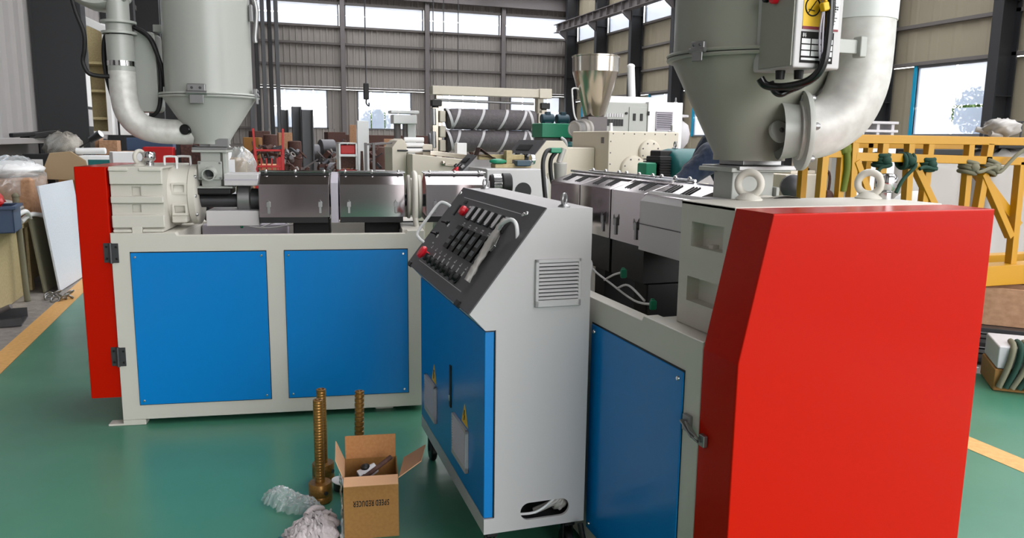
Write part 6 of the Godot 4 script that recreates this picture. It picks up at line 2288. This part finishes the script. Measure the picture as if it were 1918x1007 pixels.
# ---------------------------------------------------------------- far end of the hall
func far_clutter() -> void:
	var rng := RandomNumberGenerator.new()
	rng.seed = 77
	var nz := FastNoiseLite.new()
	nz.seed = 4
	nz.frequency = 0.7
	var mb := MB.new()
	# red cage cart
	var o := thing("cage_cart", "bright red cage cart with slatted front, right of the left hopper", "cart", V(0.37, 0, -12.0))
	for x in [-0.17, 0.17]:
		mb = MB.new()
		mb.bar(V(x, 0.15, 0.1), V(x * 1.12, 1.33, 0.1), 0.045, 0.045, 0.004)
		mb.bar(V(x * 1.12, 1.25, 0.12), V(x * 1.2, 1.62, 0.12), 0.03, 0.03, 0.004)
		mb.bar(V(x, 0.15, -0.5), V(x, 1.2, -0.5), 0.04, 0.04, 0.004)
		part("post", mb, M.red, o)
	for y in [1.31, 1.08, 0.6, 0.2]:
		mb = MB.new()
		mb.bar(V(-0.18, y, 0.1), V(0.18, y, 0.1), 0.035, 0.03, 0.004)
		part("rail", mb, M.red, o)
	for k in 4:
		mb = MB.new()
		mb.bar(V(-0.11 + 0.073 * k, 0.2, 0.1), V(-0.11 + 0.073 * k, 1.2, 0.1), 0.02, 0.02, 0.003)
		part("bar", mb, M.red, o)
	mb = MB.new()
	mb.slab(V(-0.17, 0.12, -0.5), V(0.17, 0.18, 0.1), 0.004)
	part("deck", mb, M.red, o)
	for x in [-0.13, 0.13]:
		for z in [-0.42, 0.04]:
			mb = MB.new()
			mb.cyl(V(x - 0.02, 0.06, z), V(x + 0.02, 0.06, z), 0.06, -1, 16)
			part("wheel", mb, M.rubber, o)
	mb = MB.new()
	mb.slab(V(0.24, 0.185, -12.45), V(0.5, 1.10, -12.05), 0.01)
	single("pale_carton", mb, M.flap_pale, "pale carton standing inside the red cage cart", "box")
	# red machine with a hood
	o = thing("red_press", "small red and white machine with a dark open hood before the far clutter", "machine", V(1.76, 0, -14.0))
	mb = MB.new()
	mb.slab(V(-0.15, 0, -0.4), V(0.15, 0.95, 0.0), 0.01)
	part("red_base", mb, M.red, o)
	mb = MB.new()
	mb.slab(V(-0.16, 0.95, -0.4), V(-0.13, 1.42, 0.02), 0.004)
	mb.slab(V(0.13, 0.95, -0.4), V(0.16, 1.42, 0.02), 0.004)
	mb.slab(V(-0.16, 1.40, -0.4), V(0.16, 1.42, 0.02), 0.004)
	mb.slab(V(-0.16, 1.18, 0.0), V(0.16, 1.22, 0.04), 0.004)
	part("white_frame", mb, M.paper, o)
	mb = MB.new()
	mb.slab(V(-0.13, 1.22, -0.2), V(0.13, 1.38, 0.0), 0.02)
	part("red_hood", mb, M.red, o)
	mb = MB.new()
	mb.slab(V(-0.13, 0.98, -0.3), V(0.13, 1.17, -0.05), 0.01)
	part("dark_chamber", mb, M.rusty, o)
	mb = MB.new()
	mb.slab(V(1.93, 0, -14.15), V(2.13, 1.80, -14.0), 0.006)
	single("white_sheet", mb, M.paper, "tall white sheet standing beside the red and white machine", "sheet")
	mb = MB.new()
	mb.slab(V(2.16, 0, -13.9), V(2.9, 0.95, -13.6), 0.01)
	single("grey_trough", mb, M.stainless, "long low metal trough right of the tall white panel", "trough")
	mb = MB.new()
	mb.prism(PackedVector2Array([Vector2(-0.05, 0), Vector2(0.05, 0), Vector2(0.015, 1.28), Vector2(-0.015, 1.28)]), 0.1, Transform3D(Basis(), V(1.965, 0, -13.8)), 0.004)
	single("dark_cone", mb, M.rusty, "slim dark pointed post in front of the tall white panel", "post")
	# tall grey steel sections
	for q in [[1.14, -22.5, 2.23, 0.20, "short dark steel section, leftmost of the three standing before the first far window"], [1.43, -22.0, 2.31, 0.24, "tall dark steel section, middle of the three before the first far window"], [1.66, -21.4, 2.21, 0.29, "broad grey steel section, rightmost of the three before the first far window"]]:
		o = thing("steel_section", q[4], "steel section", V(q[0], 0, q[1]))
		mb = MB.new()
		mb.slab(V(-q[3] / 2, 0, -0.02), V(q[3] / 2, q[2], 0.02))
		mb.slab(V(-q[3] / 2, 0, -0.15), V(-q[3] / 2 + 0.03, q[2], 0.15))
		mb.slab(V(q[3] / 2 - 0.03, 0, -0.15), V(q[3] / 2, q[2], 0.15))
		part("steel_body", mb, M.section_grey, o)
	# dark poles right behind the left hopper
	for k in 5:
		mb = MB.new()
		mb.slab(V(0.30 + 0.20 * k, 0, -26.0), V(0.42 + 0.20 * k, 9.0, -25.8), 0.01)
		single("dark_pole", mb, M.column_dark if k % 2 else M.section_grey, ["first", "second", "third", "fourth", "fifth"][k] + " tall dark pole from the left, right behind the left hopper's drum", "pole", "tall dark poles behind the left hopper")
	# heaps of stored parts: every piece a thing
	var kinds := [["stacked_carton", "cardboard carton", "box"], ["rusty_drum", "rust-brown steel drum", "drum"], ["machine_part", "grey machine part", "machine part"], ["dark_crate", "dark wooden crate", "crate"]]
	var spots := [[0.25, -19.0, 1.50, 0.42, 0], [0.62, -18.6, 1.56, 0.30, 1], [1.0, -19.9, 1.62, 0.34, 3], [0.45, -21.5, 1.66, 0.40, 3], [1.15, -18.7, 1.42, 0.30, 1], [1.95, -24.5, 1.30, 0.50, 2], [2.5, -25.3, 1.45, 0.45, 2], [2.75, -23.2, 1.05, 0.5, 0], [2.15, -21.5, 0.85, 0.5, 2], [2.95, -26.8, 1.70, 0.6, 3], [3.75, -27.3, 1.95, 0.6, 3], [3.15, -24.3, 1.35, 0.35, 0], [2.55, -20.3, 0.55, 0.4, 3], [3.9, -24.0, 1.25, 0.5, 1], [4.5, -25.0, 1.50, 0.5, 3], [5.2, -26.0, 1.45, 0.8, 3], [5.7, -24.0, 1.25, 0.6, 1], [4.2, -22.0, 1.0, 0.45, 2], [4.9, -21.5, 1.1, 0.5, 0], [6.4, -26.5, 1.7, 0.7, 2]]
	var place := ["at the left end of the far heap behind the red cart", "second from the left in the far heap", "above the red cart's right post", "behind the first pieces of the far heap", "between the red cart and the steel sections", "right of the broad steel section", "beside the broad steel section, a little higher", "low behind the red and white machine", "low on the floor right of the steel sections", "behind the red and white machine", "against the column left of the second far window", "above the red and white machine's hood", "lowest on the floor behind the steel sections", "right behind the tall white panel", "below the second far window's left half", "below the second far window's middle", "below the second far window's right half", "in front of the second far window, low", "right of the tall white panel, low", "left of the roll stand's left frame"]
	for i in spots.size():
		var s: Array = spots[i]
		var kd: Array = kinds[s[4]]
		o = thing(kd[0], kd[1] + " " + place[i], kd[2], V(s[0], 0, s[1]), rng.randf_range(-0.3, 0.3))
		if s[4] == 1:
			mb = MB.new()
			mb.lathe(Vector3.ZERO, Vector3.UP, [Vector2(0, 0), Vector2(s[3] / 2, 0), Vector2(s[3] / 2 + 0.01, s[2] * 0.33), Vector2(s[3] / 2, s[2] * 0.35), Vector2(s[3] / 2, s[2] * 0.65), Vector2(s[3] / 2 + 0.01, s[2] * 0.67), Vector2(s[3] / 2, s[2] - 0.02), Vector2(s[3] / 2 - 0.03, s[2]), Vector2(0, s[2])], 24)
			part("drum_shell", mb, M.rusty, o)
		elif s[4] == 2:
			mb = MB.new()
			mb.slab(V(-s[3] / 2, 0, -0.3), V(s[3] / 2, s[2] * 0.6, 0.3), 0.02)
			part("base_casting", mb, M.column_grey, o)
			mb = MB.new()
			mb.cyl(V(-s[3] / 2, s[2] * 0.8, 0.1), V(s[3] / 2, s[2] * 0.8, 0.1), s[2] * 0.2, -1, 20, 0.02)
			part("cylinder_casting", mb, M.dark_steel, o)
		else:
			var k2 := 3
			for k in k2:
				mb = MB.new()
				var w: float = s[3] * rng.randf_range(0.8, 1.0)
				mb.slab(V(-w / 2, s[2] / k2 * k, -0.25), V(w / 2, s[2] / k2 * (k + 1) - 0.012, 0.25), 0.012)
				part("case", mb, M.cardboard if s[4] == 0 else (M.rusty if (i + k) % 2 else M.wood), o)
	# steel beams on the floor
	for q in [[1.55, -17.0, 0.5, 0.4], [1.85, -17.6, 0.45, 0.5], [2.6, -18.6, 0.6, -0.6], [2.85, -18.2, 0.55, -0.6], [3.3, -19.5, 0.45, 0.9]]:
		mb = MB.new()
		var d := V(sin(q[3]), 0, cos(q[3]))
		mb.bar(V(q[0], 0.72, q[1]) - d * 0.8, V(q[0], 0.72, q[1]) + d * 0.8, 0.16, 0.02, 0.004)
		mb.bar(V(q[0], 0.65, q[1]) - d * 0.8, V(q[0], 0.65, q[1]) + d * 0.8, 0.02, 0.14, 0.002)
		mb.bar(V(q[0], 0.58, q[1]) - d * 0.8, V(q[0], 0.58, q[1]) + d * 0.8, 0.16, 0.02, 0.004)
		for e in [-0.6, 0.6]:
			mb.slab(V(q[0], 0, q[1]) + d * e - V(0.08, 0, 0.08), V(q[0], 0.57, q[1]) + d * e + V(0.08, 0, 0.08))
		single("beam_length", mb, M.column_grey, ["grey steel beam on blocks nearest the red cart", "second grey steel beam on blocks, behind the first", "steel beam on blocks pointing towards the red and white machine", "steel beam on blocks beside the one pointing to the red machine", "steel beam on blocks, the farthest one"][[1.55, 1.85, 2.6, 2.85, 3.3].find(q[0])], "steel beam")
	# loaded pallets of mixed old parts
	for q in [[0.42, -16.2, 1.30, 0.50, "pallet piled with brown scrap parts just right of the left hopper"], [1.02, -16.4, 1.22, 0.5, "pallet piled with dark scrap parts behind the red cart's right side"], [2.05, -19.0, 1.12, 0.55, "pallet piled with small grey parts right of the broad steel section"], [2.75, -21.6, 1.36, 0.6, "pallet piled with rusty parts left of the red and white machine"], [3.35, -22.2, 1.25, 0.55, "pallet piled with pale parts above the red and white machine"], [5.9, -21.0, 1.30, 0.9, "pallet piled with brown parts below the second far window"]]:
		o = thing("loaded_pallet", q[4], "pallet", V(q[0], 0, q[1]))
		mb = MB.new()
		mb.slab(V(-q[3] / 2, 0, -0.3), V(q[3] / 2, 0.55, 0.3), 0.01)
		part("pallet_base", mb, M.wood, o)
		for k in 26:
			mb = MB.new()
			var p := V(rng.randf_range(-0.5, 0.5) * q[3], 0.5 + (q[2] - 0.5) * sqrt(rng.randf()), rng.randf_range(-0.25, 0.3))
			var r := rng.randf_range(0.035, 0.10)
			var an := Basis.from_euler(V(rng.randf_range(-1, 1), rng.randf_range(-2, 2), rng.randf_range(-1, 1)))
			match k % 4:
				0:
					mb.box(p, V(r * 2.2, r * 1.2, r), 0.01, an)
				1:
					mb.cyl(p - an.y * r, p + an.y * r, r * 0.7, -1, 14, 0.008)
				2:
					mb.bar(p - an.y * r * 2.2, p + an.y * r * 2.2, 0.03, 0.03, 0.003)
				3:
					mb.torus(p, an.y, r, r * 0.3, 18, 8)
			part("scrap_part", mb, [M.rusty, M.dark_steel, M.column_grey, M.rusty, M.film_milky][rng.randi() % 5], o)
	# chain hoist and sockets of the white stand before the windows
	o = thing("hoist_hook", "dark hoist hook block hanging on a rope before the second far window", "hook", V(3.77, 3.0, -25.2))
	mb = MB.new()
	mb.cyl(V(0, 0.2, 0), V(0, ROOF - 4.05, 0), 0.02, -1, 6)
	part("rope", mb, M.dark_steel, o)
	mb = MB.new()
	mb.slab(V(-0.08, -0.3, -0.06), V(0.08, 0.2, 0.06), 0.02)
	mb.tube(smooth([V(0, -0.3, 0), V(0, -0.42, 0), V(0.08, -0.5, 0), V(0.08, -0.4, 0)], 4), 0.02, 8)
	part("hook_block", mb, M.black, o)
	o = thing("white_stand", "white stand with two grey posts left of the roll stand", "stand", V(2.62, 0, -13.4))
	mb = MB.new()
	mb.slab(V(-0.18, 1.75, -0.2), V(0.22, 1.9, 0.1), 0.01)
	mb.slab(V(-0.22, 1.92, -0.2), V(0.26, 1.97, 0.1), 0.01)
	mb.slab(V(0.08, 0, -0.2), V(0.22, 1.75, 0.0), 0.01)
	part("white_top", mb, M.paper, o)
	mb = MB.new()
	mb.cyl(V(-0.09, 0, -0.05), V(-0.09, 1.75, -0.05), 0.06, -1, 16)
	mb.cyl(V(0.04, 0, -0.05), V(0.04, 1.75, -0.05), 0.04, -1, 16)
	part("grey_post", mb, M.column_grey, o)
	mb = MB.new()
	mb.slab(V(3.6, 0, -30.3), V(7.4, 1.62, -30.0), 0.01)
	single("brown_rack", mb, M.rusty, "long brown rack below the second far window", "rack")

# ---------------------------------------------------------------- right side
func tie(called: String, at: Vector3, axis: Vector3, R: float, m: Material, label: String, tail: Vector3) -> void:
	var o := thing(called, label, "rope", at)
	for k in 4:
		var mb := MB.new()
		mb.torus(V(0, 0, 0) + axis * (0.022 * (k - 1.5)), (axis + V(0.12 * sin(k * 2.0), 0.1 * cos(k * 3.0), 0.1)).normalized(), R, 0.014, 20, 8)
		part("rope_turn", mb, m, o)
	var mb2 := MB.new()
	mb2.ball(V(0, 0.0, R), V(0.035, 0.03, 0.03), 14)
	mb2.tube(smooth([V(0, 0, R), V(0.02, -0.03, R + 0.02), tail * 0.6 + V(0, 0, R), tail + V(0, 0, R * 0.8)], 5), 0.012, 8)
	part("rope_tail", mb2, m, o)

func right_side() -> void:
	var nz := FastNoiseLite.new()
	nz.seed = 12
	nz.frequency = 0.6
	# yellow lifting frame
	var o := thing("yellow_frame", "long bright yellow welded steel frame tied with green ropes", "steel frame", V(3.62, 0, -4.0))
	var z := 0.0
	var w := 0.055
	var bars := [["top_rail", V(0.0, 1.535, z), V(1.45, 1.535, z), 0.055], ["middle_rail", V(0.02, 1.425, z), V(1.5, 1.40, z), 0.055],
		["post", V(0.01, 1.55, z), V(0.05, 0.55, z), 0.05], ["post", V(0.25, 1.52, z), V(0.24, 0.6, z), 0.05], ["post", V(0.46, 1.52, z), V(0.50, 0.6, z), 0.05], ["post", V(0.625, 1.52, z), V(0.61, 0.6, z), 0.05], ["post", V(0.97, 1.52, z), V(0.99, 0.6, z), 0.05], ["post", V(1.14, 1.52, z), V(1.06, 0.6, z), 0.055], ["post", V(1.45, 1.40, z), V(1.47, 0.6, z), 0.055],
		["post", V(-0.21, 1.425, z), V(-0.22, 0.6, z), 0.05], ["post", V(-0.07, 1.425, z), V(-0.07, 0.6, z), 0.045], ["side_rail", V(-0.21, 1.44, z), V(-0.04, 1.44, z), 0.045],
		["brace", V(0.03, 1.40, z + 0.01), V(0.20, 1.10, z + 0.01), 0.045], ["brace", V(0.50, 1.38, z + 0.01), V(0.78, 1.0, z + 0.01), 0.05], ["brace", V(1.10, 1.32, z + 0.01), V(1.42, 0.88, z + 0.01), 0.05], ["brace", V(1.06, 1.38, z - 0.05), V(1.55, 0.95, z - 0.05), 0.06],
		["rear_post", V(0.60, 1.52, z - 0.5), V(0.58, 0.6, z - 0.5), 0.05], ["rear_post", V(0.05, 1.5, z - 0.5), V(0.05, 0.6, z - 0.5), 0.05], ["rear_rail", V(0.0, 1.5, z - 0.5), V(1.5, 1.5, z - 0.5), 0.05], ["base_rail", V(-0.25, 0.62, z), V(2.45, 0.62, z), 0.14], ["base_rail", V(-0.25, 0.62, z - 0.5), V(2.45, 0.62, z - 0.5), 0.1]]
	for q in bars:
		var mb := MB.new()
		mb.bar(q[1], q[2], q[3], q[3], 0.004, V(0, 0, 1))
		part(q[0], mb, M.yellow, o)
	for x in [0.0, 0.9, 2.35]:
		var mb := MB.new()
		mb.slab(V(x - 0.06, 0, z - 0.55), V(x + 0.06, 0.55, z + 0.05), 0.004)
		part("trestle", mb, M.column_dark, o)
	var mb := MB.new()
	mb.bar(V(-0.22, 1.442, z + 0.0), V(0.0, 1.442, z + 0.0), 0.03, 0.03, 0.0, V(0, 0, 1))
	part("dark_bar", mb, M.black, o)
	tie("green_tie", V(3.86, 1.405, -4.0), V(0, 1, 0), 0.045, M.rope_green, "dark green rope wound round the yellow frame's second post", V(-0.05, -0.07, 0.0))
	tie("green_tie", V(4.06, 1.40, -4.0), V(1, 0, 0), 0.045, M.rope_green, "dark green rope with a long hanging tail on the yellow frame's middle rail", V(-0.12, -0.20, 0.03))
	tie("green_tie", V(4.235, 1.38, -4.0), V(0, 1, 0), 0.046, M.rope_green, "dark green rope knotted round the yellow frame's fourth post", V(-0.11, -0.03, 0.02))
	tie("grey_tie", V(4.60, 1.36, -4.0), V(0.2, 1, 0), 0.05, M.rope_grey, "grey rope knot on the yellow frame's right part", V(0.22, 0.0, 0.03))
	tie("grey_tie", V(4.78, 1.36, -4.0), V(0.4, 1, 0), 0.055, M.rope_grey, "larger grey rope knot beside the yellow frame's corner post", V(0.25, 0.14, 0.04))
	mb = MB.new()
	mb.tube(smooth([V(0, 0, 0.03), V(0.01, -0.10, 0.03), V(0.0, -0.24, 0.02)], 4), 0.022, 10)
	mb.ball(V(0, 0.02, 0.0), V(0.04, 0.06, 0.045), 16, nz, 0.4)
	var bt := thing("strap", "yellow-green strap hanging from the yellow frame's left arm", "strap", V(3.56, 1.45, -4.0))
	part("webbing", mb, M.band_green, bt)
	mb = MB.new()
	mb.tube(smooth([V(3.48, 1.32, -4.05), V(3.50, 1.33, -4.05), V(3.515, 1.28, -4.05), V(3.51, 1.20, -4.05)], 4), 0.008, 8)
	mb.ball(V(3.51, 1.17, -4.05), V(0.035, 0.045, 0.035), 16)
	single("pull_weight", mb, M.rusty, "red-brown weight hanging on a bent rod between the yellow posts", "weight")
	# cream machine behind the hopper neck
	o = thing("cream_machine", "cream machine with black knobs behind the right hopper's elbow", "machine", V(5.45, 0, -6.5))
	mb = MB.new()
	mb.slab(V(-0.35, 0, -0.5), V(0.10, 1.20, 0.0), 0.012)
	mb.slab(V(-0.25, 1.20, -0.4), V(0.05, 1.235, -0.05), 0.006)
	mb.slab(V(0.1, 0, -0.5), V(0.9, 1.42, -0.1), 0.012)
	part("machine_body", mb, M.ivory, o)
	for q in [V(-0.14, 1.235, -0.1), V(-0.02, 1.235, -0.12), V(0.32, 1.42, -0.2), V(0.12, 1.42, -0.2)]:
		mb = MB.new()
		mb.lathe(q, Vector3.UP, [Vector2(0, 0), Vector2(0.04, 0), Vector2(0.04, 0.02), Vector2(0.015, 0.03), Vector2(0.02, 0.07), Vector2(0, 0.08)], 14)
		part("black_knob", mb, M.black, o)
	mb = MB.new()
	mb.lathe(V(-0.28, 1.08, 0.02), V(-0.5, 0, 0.8), [Vector2(0, 0), Vector2(0.12, 0), Vector2(0.12, 0.1), Vector2(0.07, 0.14), Vector2(0, 0.14)], 20)
	part("dark_motor", mb, M.dark_steel, o)
	# wrapped white machines
	for q in [[6.85, -6.6, 0.62, 1.42, "bulky machine wrapped in white film behind the yellow frame's middle"], [7.98, -6.5, 0.58, 1.50, "tall machine wrapped in white film behind the yellow frame's right end"]]:
		o = thing("wrapped_machine", q[4], "package", V(q[0], 0, q[1]))
		mb = MB.new()
		var rows := []
		for i in 14:
			var f := i / 13.0
			var row := []
			for k in 33:
				var an := TAU * (k % 32) / 32.0
				var sq := 1.0 / pow(pow(absf(cos(an)), 6.0) + pow(absf(sin(an)), 6.0), 1.0 / 6.0)
				var rr: float = q[2] * 0.72 * sq * (1.0 + 0.05 * nz.get_noise_2d(i * 3.0, (k % 32) * 4.0)) * (1.0 if i < 13 else 0.0)
				row.append(V(rr * cos(an), minf(f * 1.03, 1.0) * q[3] + 0.03 * nz.get_noise_2d(k % 32 * 3.0, i * 2.0), rr * sin(an) * 0.6))
			rows.append(row)
		mb.patch(rows, true, V(0, q[3] * 0.5, 0))
		part("white_film", mb, M.film_milky, o)
		mb = MB.new()
		mb.slab(V(-0.45, q[3] - 0.02, -0.3), V(0.4, q[3] + 0.045, 0.3), 0.01)
		part("dark_lid", mb, M.black, o)
	o = thing("white_rail_unit", "white unit with stacked pale rails on top, behind the hopper's air elbow", "machine", V(5.95, 0, -6.1))
	mb = MB.new()
	mb.slab(V(-0.40, 0, -0.3), V(0.12, 1.58, 0.0), 0.01)
	part("unit_body", mb, M.paper, o)
	for y in [1.62, 1.70]:
		mb = MB.new()
		mb.slab(V(-0.48, y, -0.25), V(0.14, y + 0.025, -0.02), 0.004)
		part("rail", mb, M.strap_white, o)
	for x in [-0.4, -0.1, 0.08]:
		mb = MB.new()
		mb.slab(V(x, 1.58, -0.2), V(x + 0.04, 1.72, -0.05), 0.004)
		part("spacer", mb, M.strap_white, o)
	# round white drum end at the right of the frame
	o = thing("white_reel", "white round reel with a dark hole, low behind the yellow frame's right braces", "reel", V(4.98, 0.98, -4.75))
	mb = MB.new()
	mb.lathe(Vector3.ZERO, V(-0.2, 0.1, 1), [Vector2(0.06, -0.1), Vector2(0.17, -0.1), Vector2(0.17, 0.0), Vector2(0.13, 0.03), Vector2(0.06, 0.035), Vector2(0.06, -0.1)], 28)
	part("reel_body", mb, M.paper, o)
	mb = MB.new()
	mb.slab(V(-0.16, -0.98, -0.15), V(0.16, -0.15, 0.0), 0.01)
	part("stand", mb, M.column_dark, o)
	# crate, pallet and cloth-draped box at the right edge
	o = thing("wooden_box", "open light wooden box under the yellow frame's right end", "crate", V(5.03, 0.267, -3.84), -0.8)
	for q in [[V(-0.27, 0, -0.25), V(0.4, 0.265, -0.235)], [V(-0.27, 0, 0.0), V(0.4, 0.265, 0.015)], [V(-0.27, 0, -0.235), V(-0.255, 0.265, 0.0)], [V(0.385, 0, -0.235), V(0.4, 0.265, 0.0)]]:
		mb = MB.new()
		mb.slab(q[0], q[1], 0.003)
		part("plank", mb, M.wood, o)
	o = thing("pallet", "black slatted pallet under the light wooden box", "pallet", V(5.03, 0, -3.84), -0.8)
	for y in [0.02, 0.13, 0.235]:
		for k in 3:
			mb = MB.new()
			mb.slab(V(-0.36, y, -0.32 + 0.16 * k), V(0.5, y + 0.03, -0.20 + 0.16 * k), 0.003)
			part("slat", mb, M.dark_steel, o)
	for x in [-0.34, 0.05, 0.42]:
		mb = MB.new()
		mb.slab(V(x, 0, -0.32), V(x + 0.07, 0.24, 0.11), 0.004)
		part("block", mb, M.black, o)
	o = thing("low_box", "low box draped with a green rope and grey cloth at the right edge", "box", V(4.58, 0, -3.40), -0.7)
	mb = MB.new()
	mb.slab(V(-0.20, 0.0, -0.3), V(0.4, 0.14, 0.1), 0.008)
	part("tan_base", mb, M.cardboard, o)
	mb = MB.new()
	mb.slab(V(-0.19, 0.14, -0.29), V(0.4, 0.285, 0.095), 0.01)
	part("white_case", mb, M.strap_white, o)
	for k in 5:
		mb = MB.new()
		mb.tube(smooth([V(-0.10 + 0.035 * k, 0.292, -0.05), V(-0.11 + 0.04 * k, 0.285, 0.09), V(-0.13 + 0.045 * k, 0.17, 0.112), V(-0.17 + 0.035 * k, 0.03, 0.118)], 5), 0.018, 8)
		part("cloth_fold", mb, M.rope_green if k % 2 else M.rope_grey, o)
	mb = MB.new()
	mb.slab(V(4.55, 0.0, -4.05), V(4.72, 0.006, -3.85), 0.001)
	single("paper_sheet", mb, M.paper, "white paper sheet on the floor beside the black pallet", "paper")
	# thin rails by the tall window
	o = thing("guard_rail", "thin metal guard rail before the tall window on the right", "rail", V(16.9, 0, -14.2))
	for x in [-0.2, 0.55, 1.0]:
		mb = MB.new()
		mb.cyl(V(x, 0, 0), V(x, 2.08, 0), 0.02, -1, 8)
		part("post", mb, M.dark_steel, o)
	mb = MB.new()
	mb.cyl(V(-0.2, 2.06, 0), V(1.2, 2.10, 0), 0.02, -1, 8)
	part("rail", mb, M.dark_steel, o)
	mb = MB.new()
	mb.tube(smooth([V(4.98, 1.62, -4.3), V(5.1, 1.58, -4.2), V(5.0, 1.59, -4.2)], 6), 0.02, 10)
	mb.ball(V(5.13, 1.63, -4.22), V(0.13, 0.065, 0.11), 20, nz, 0.5)
	single("film_roll", mb, M.film_milky, "grey twist of plastic film tied at the yellow frame's upper right corner", "film")
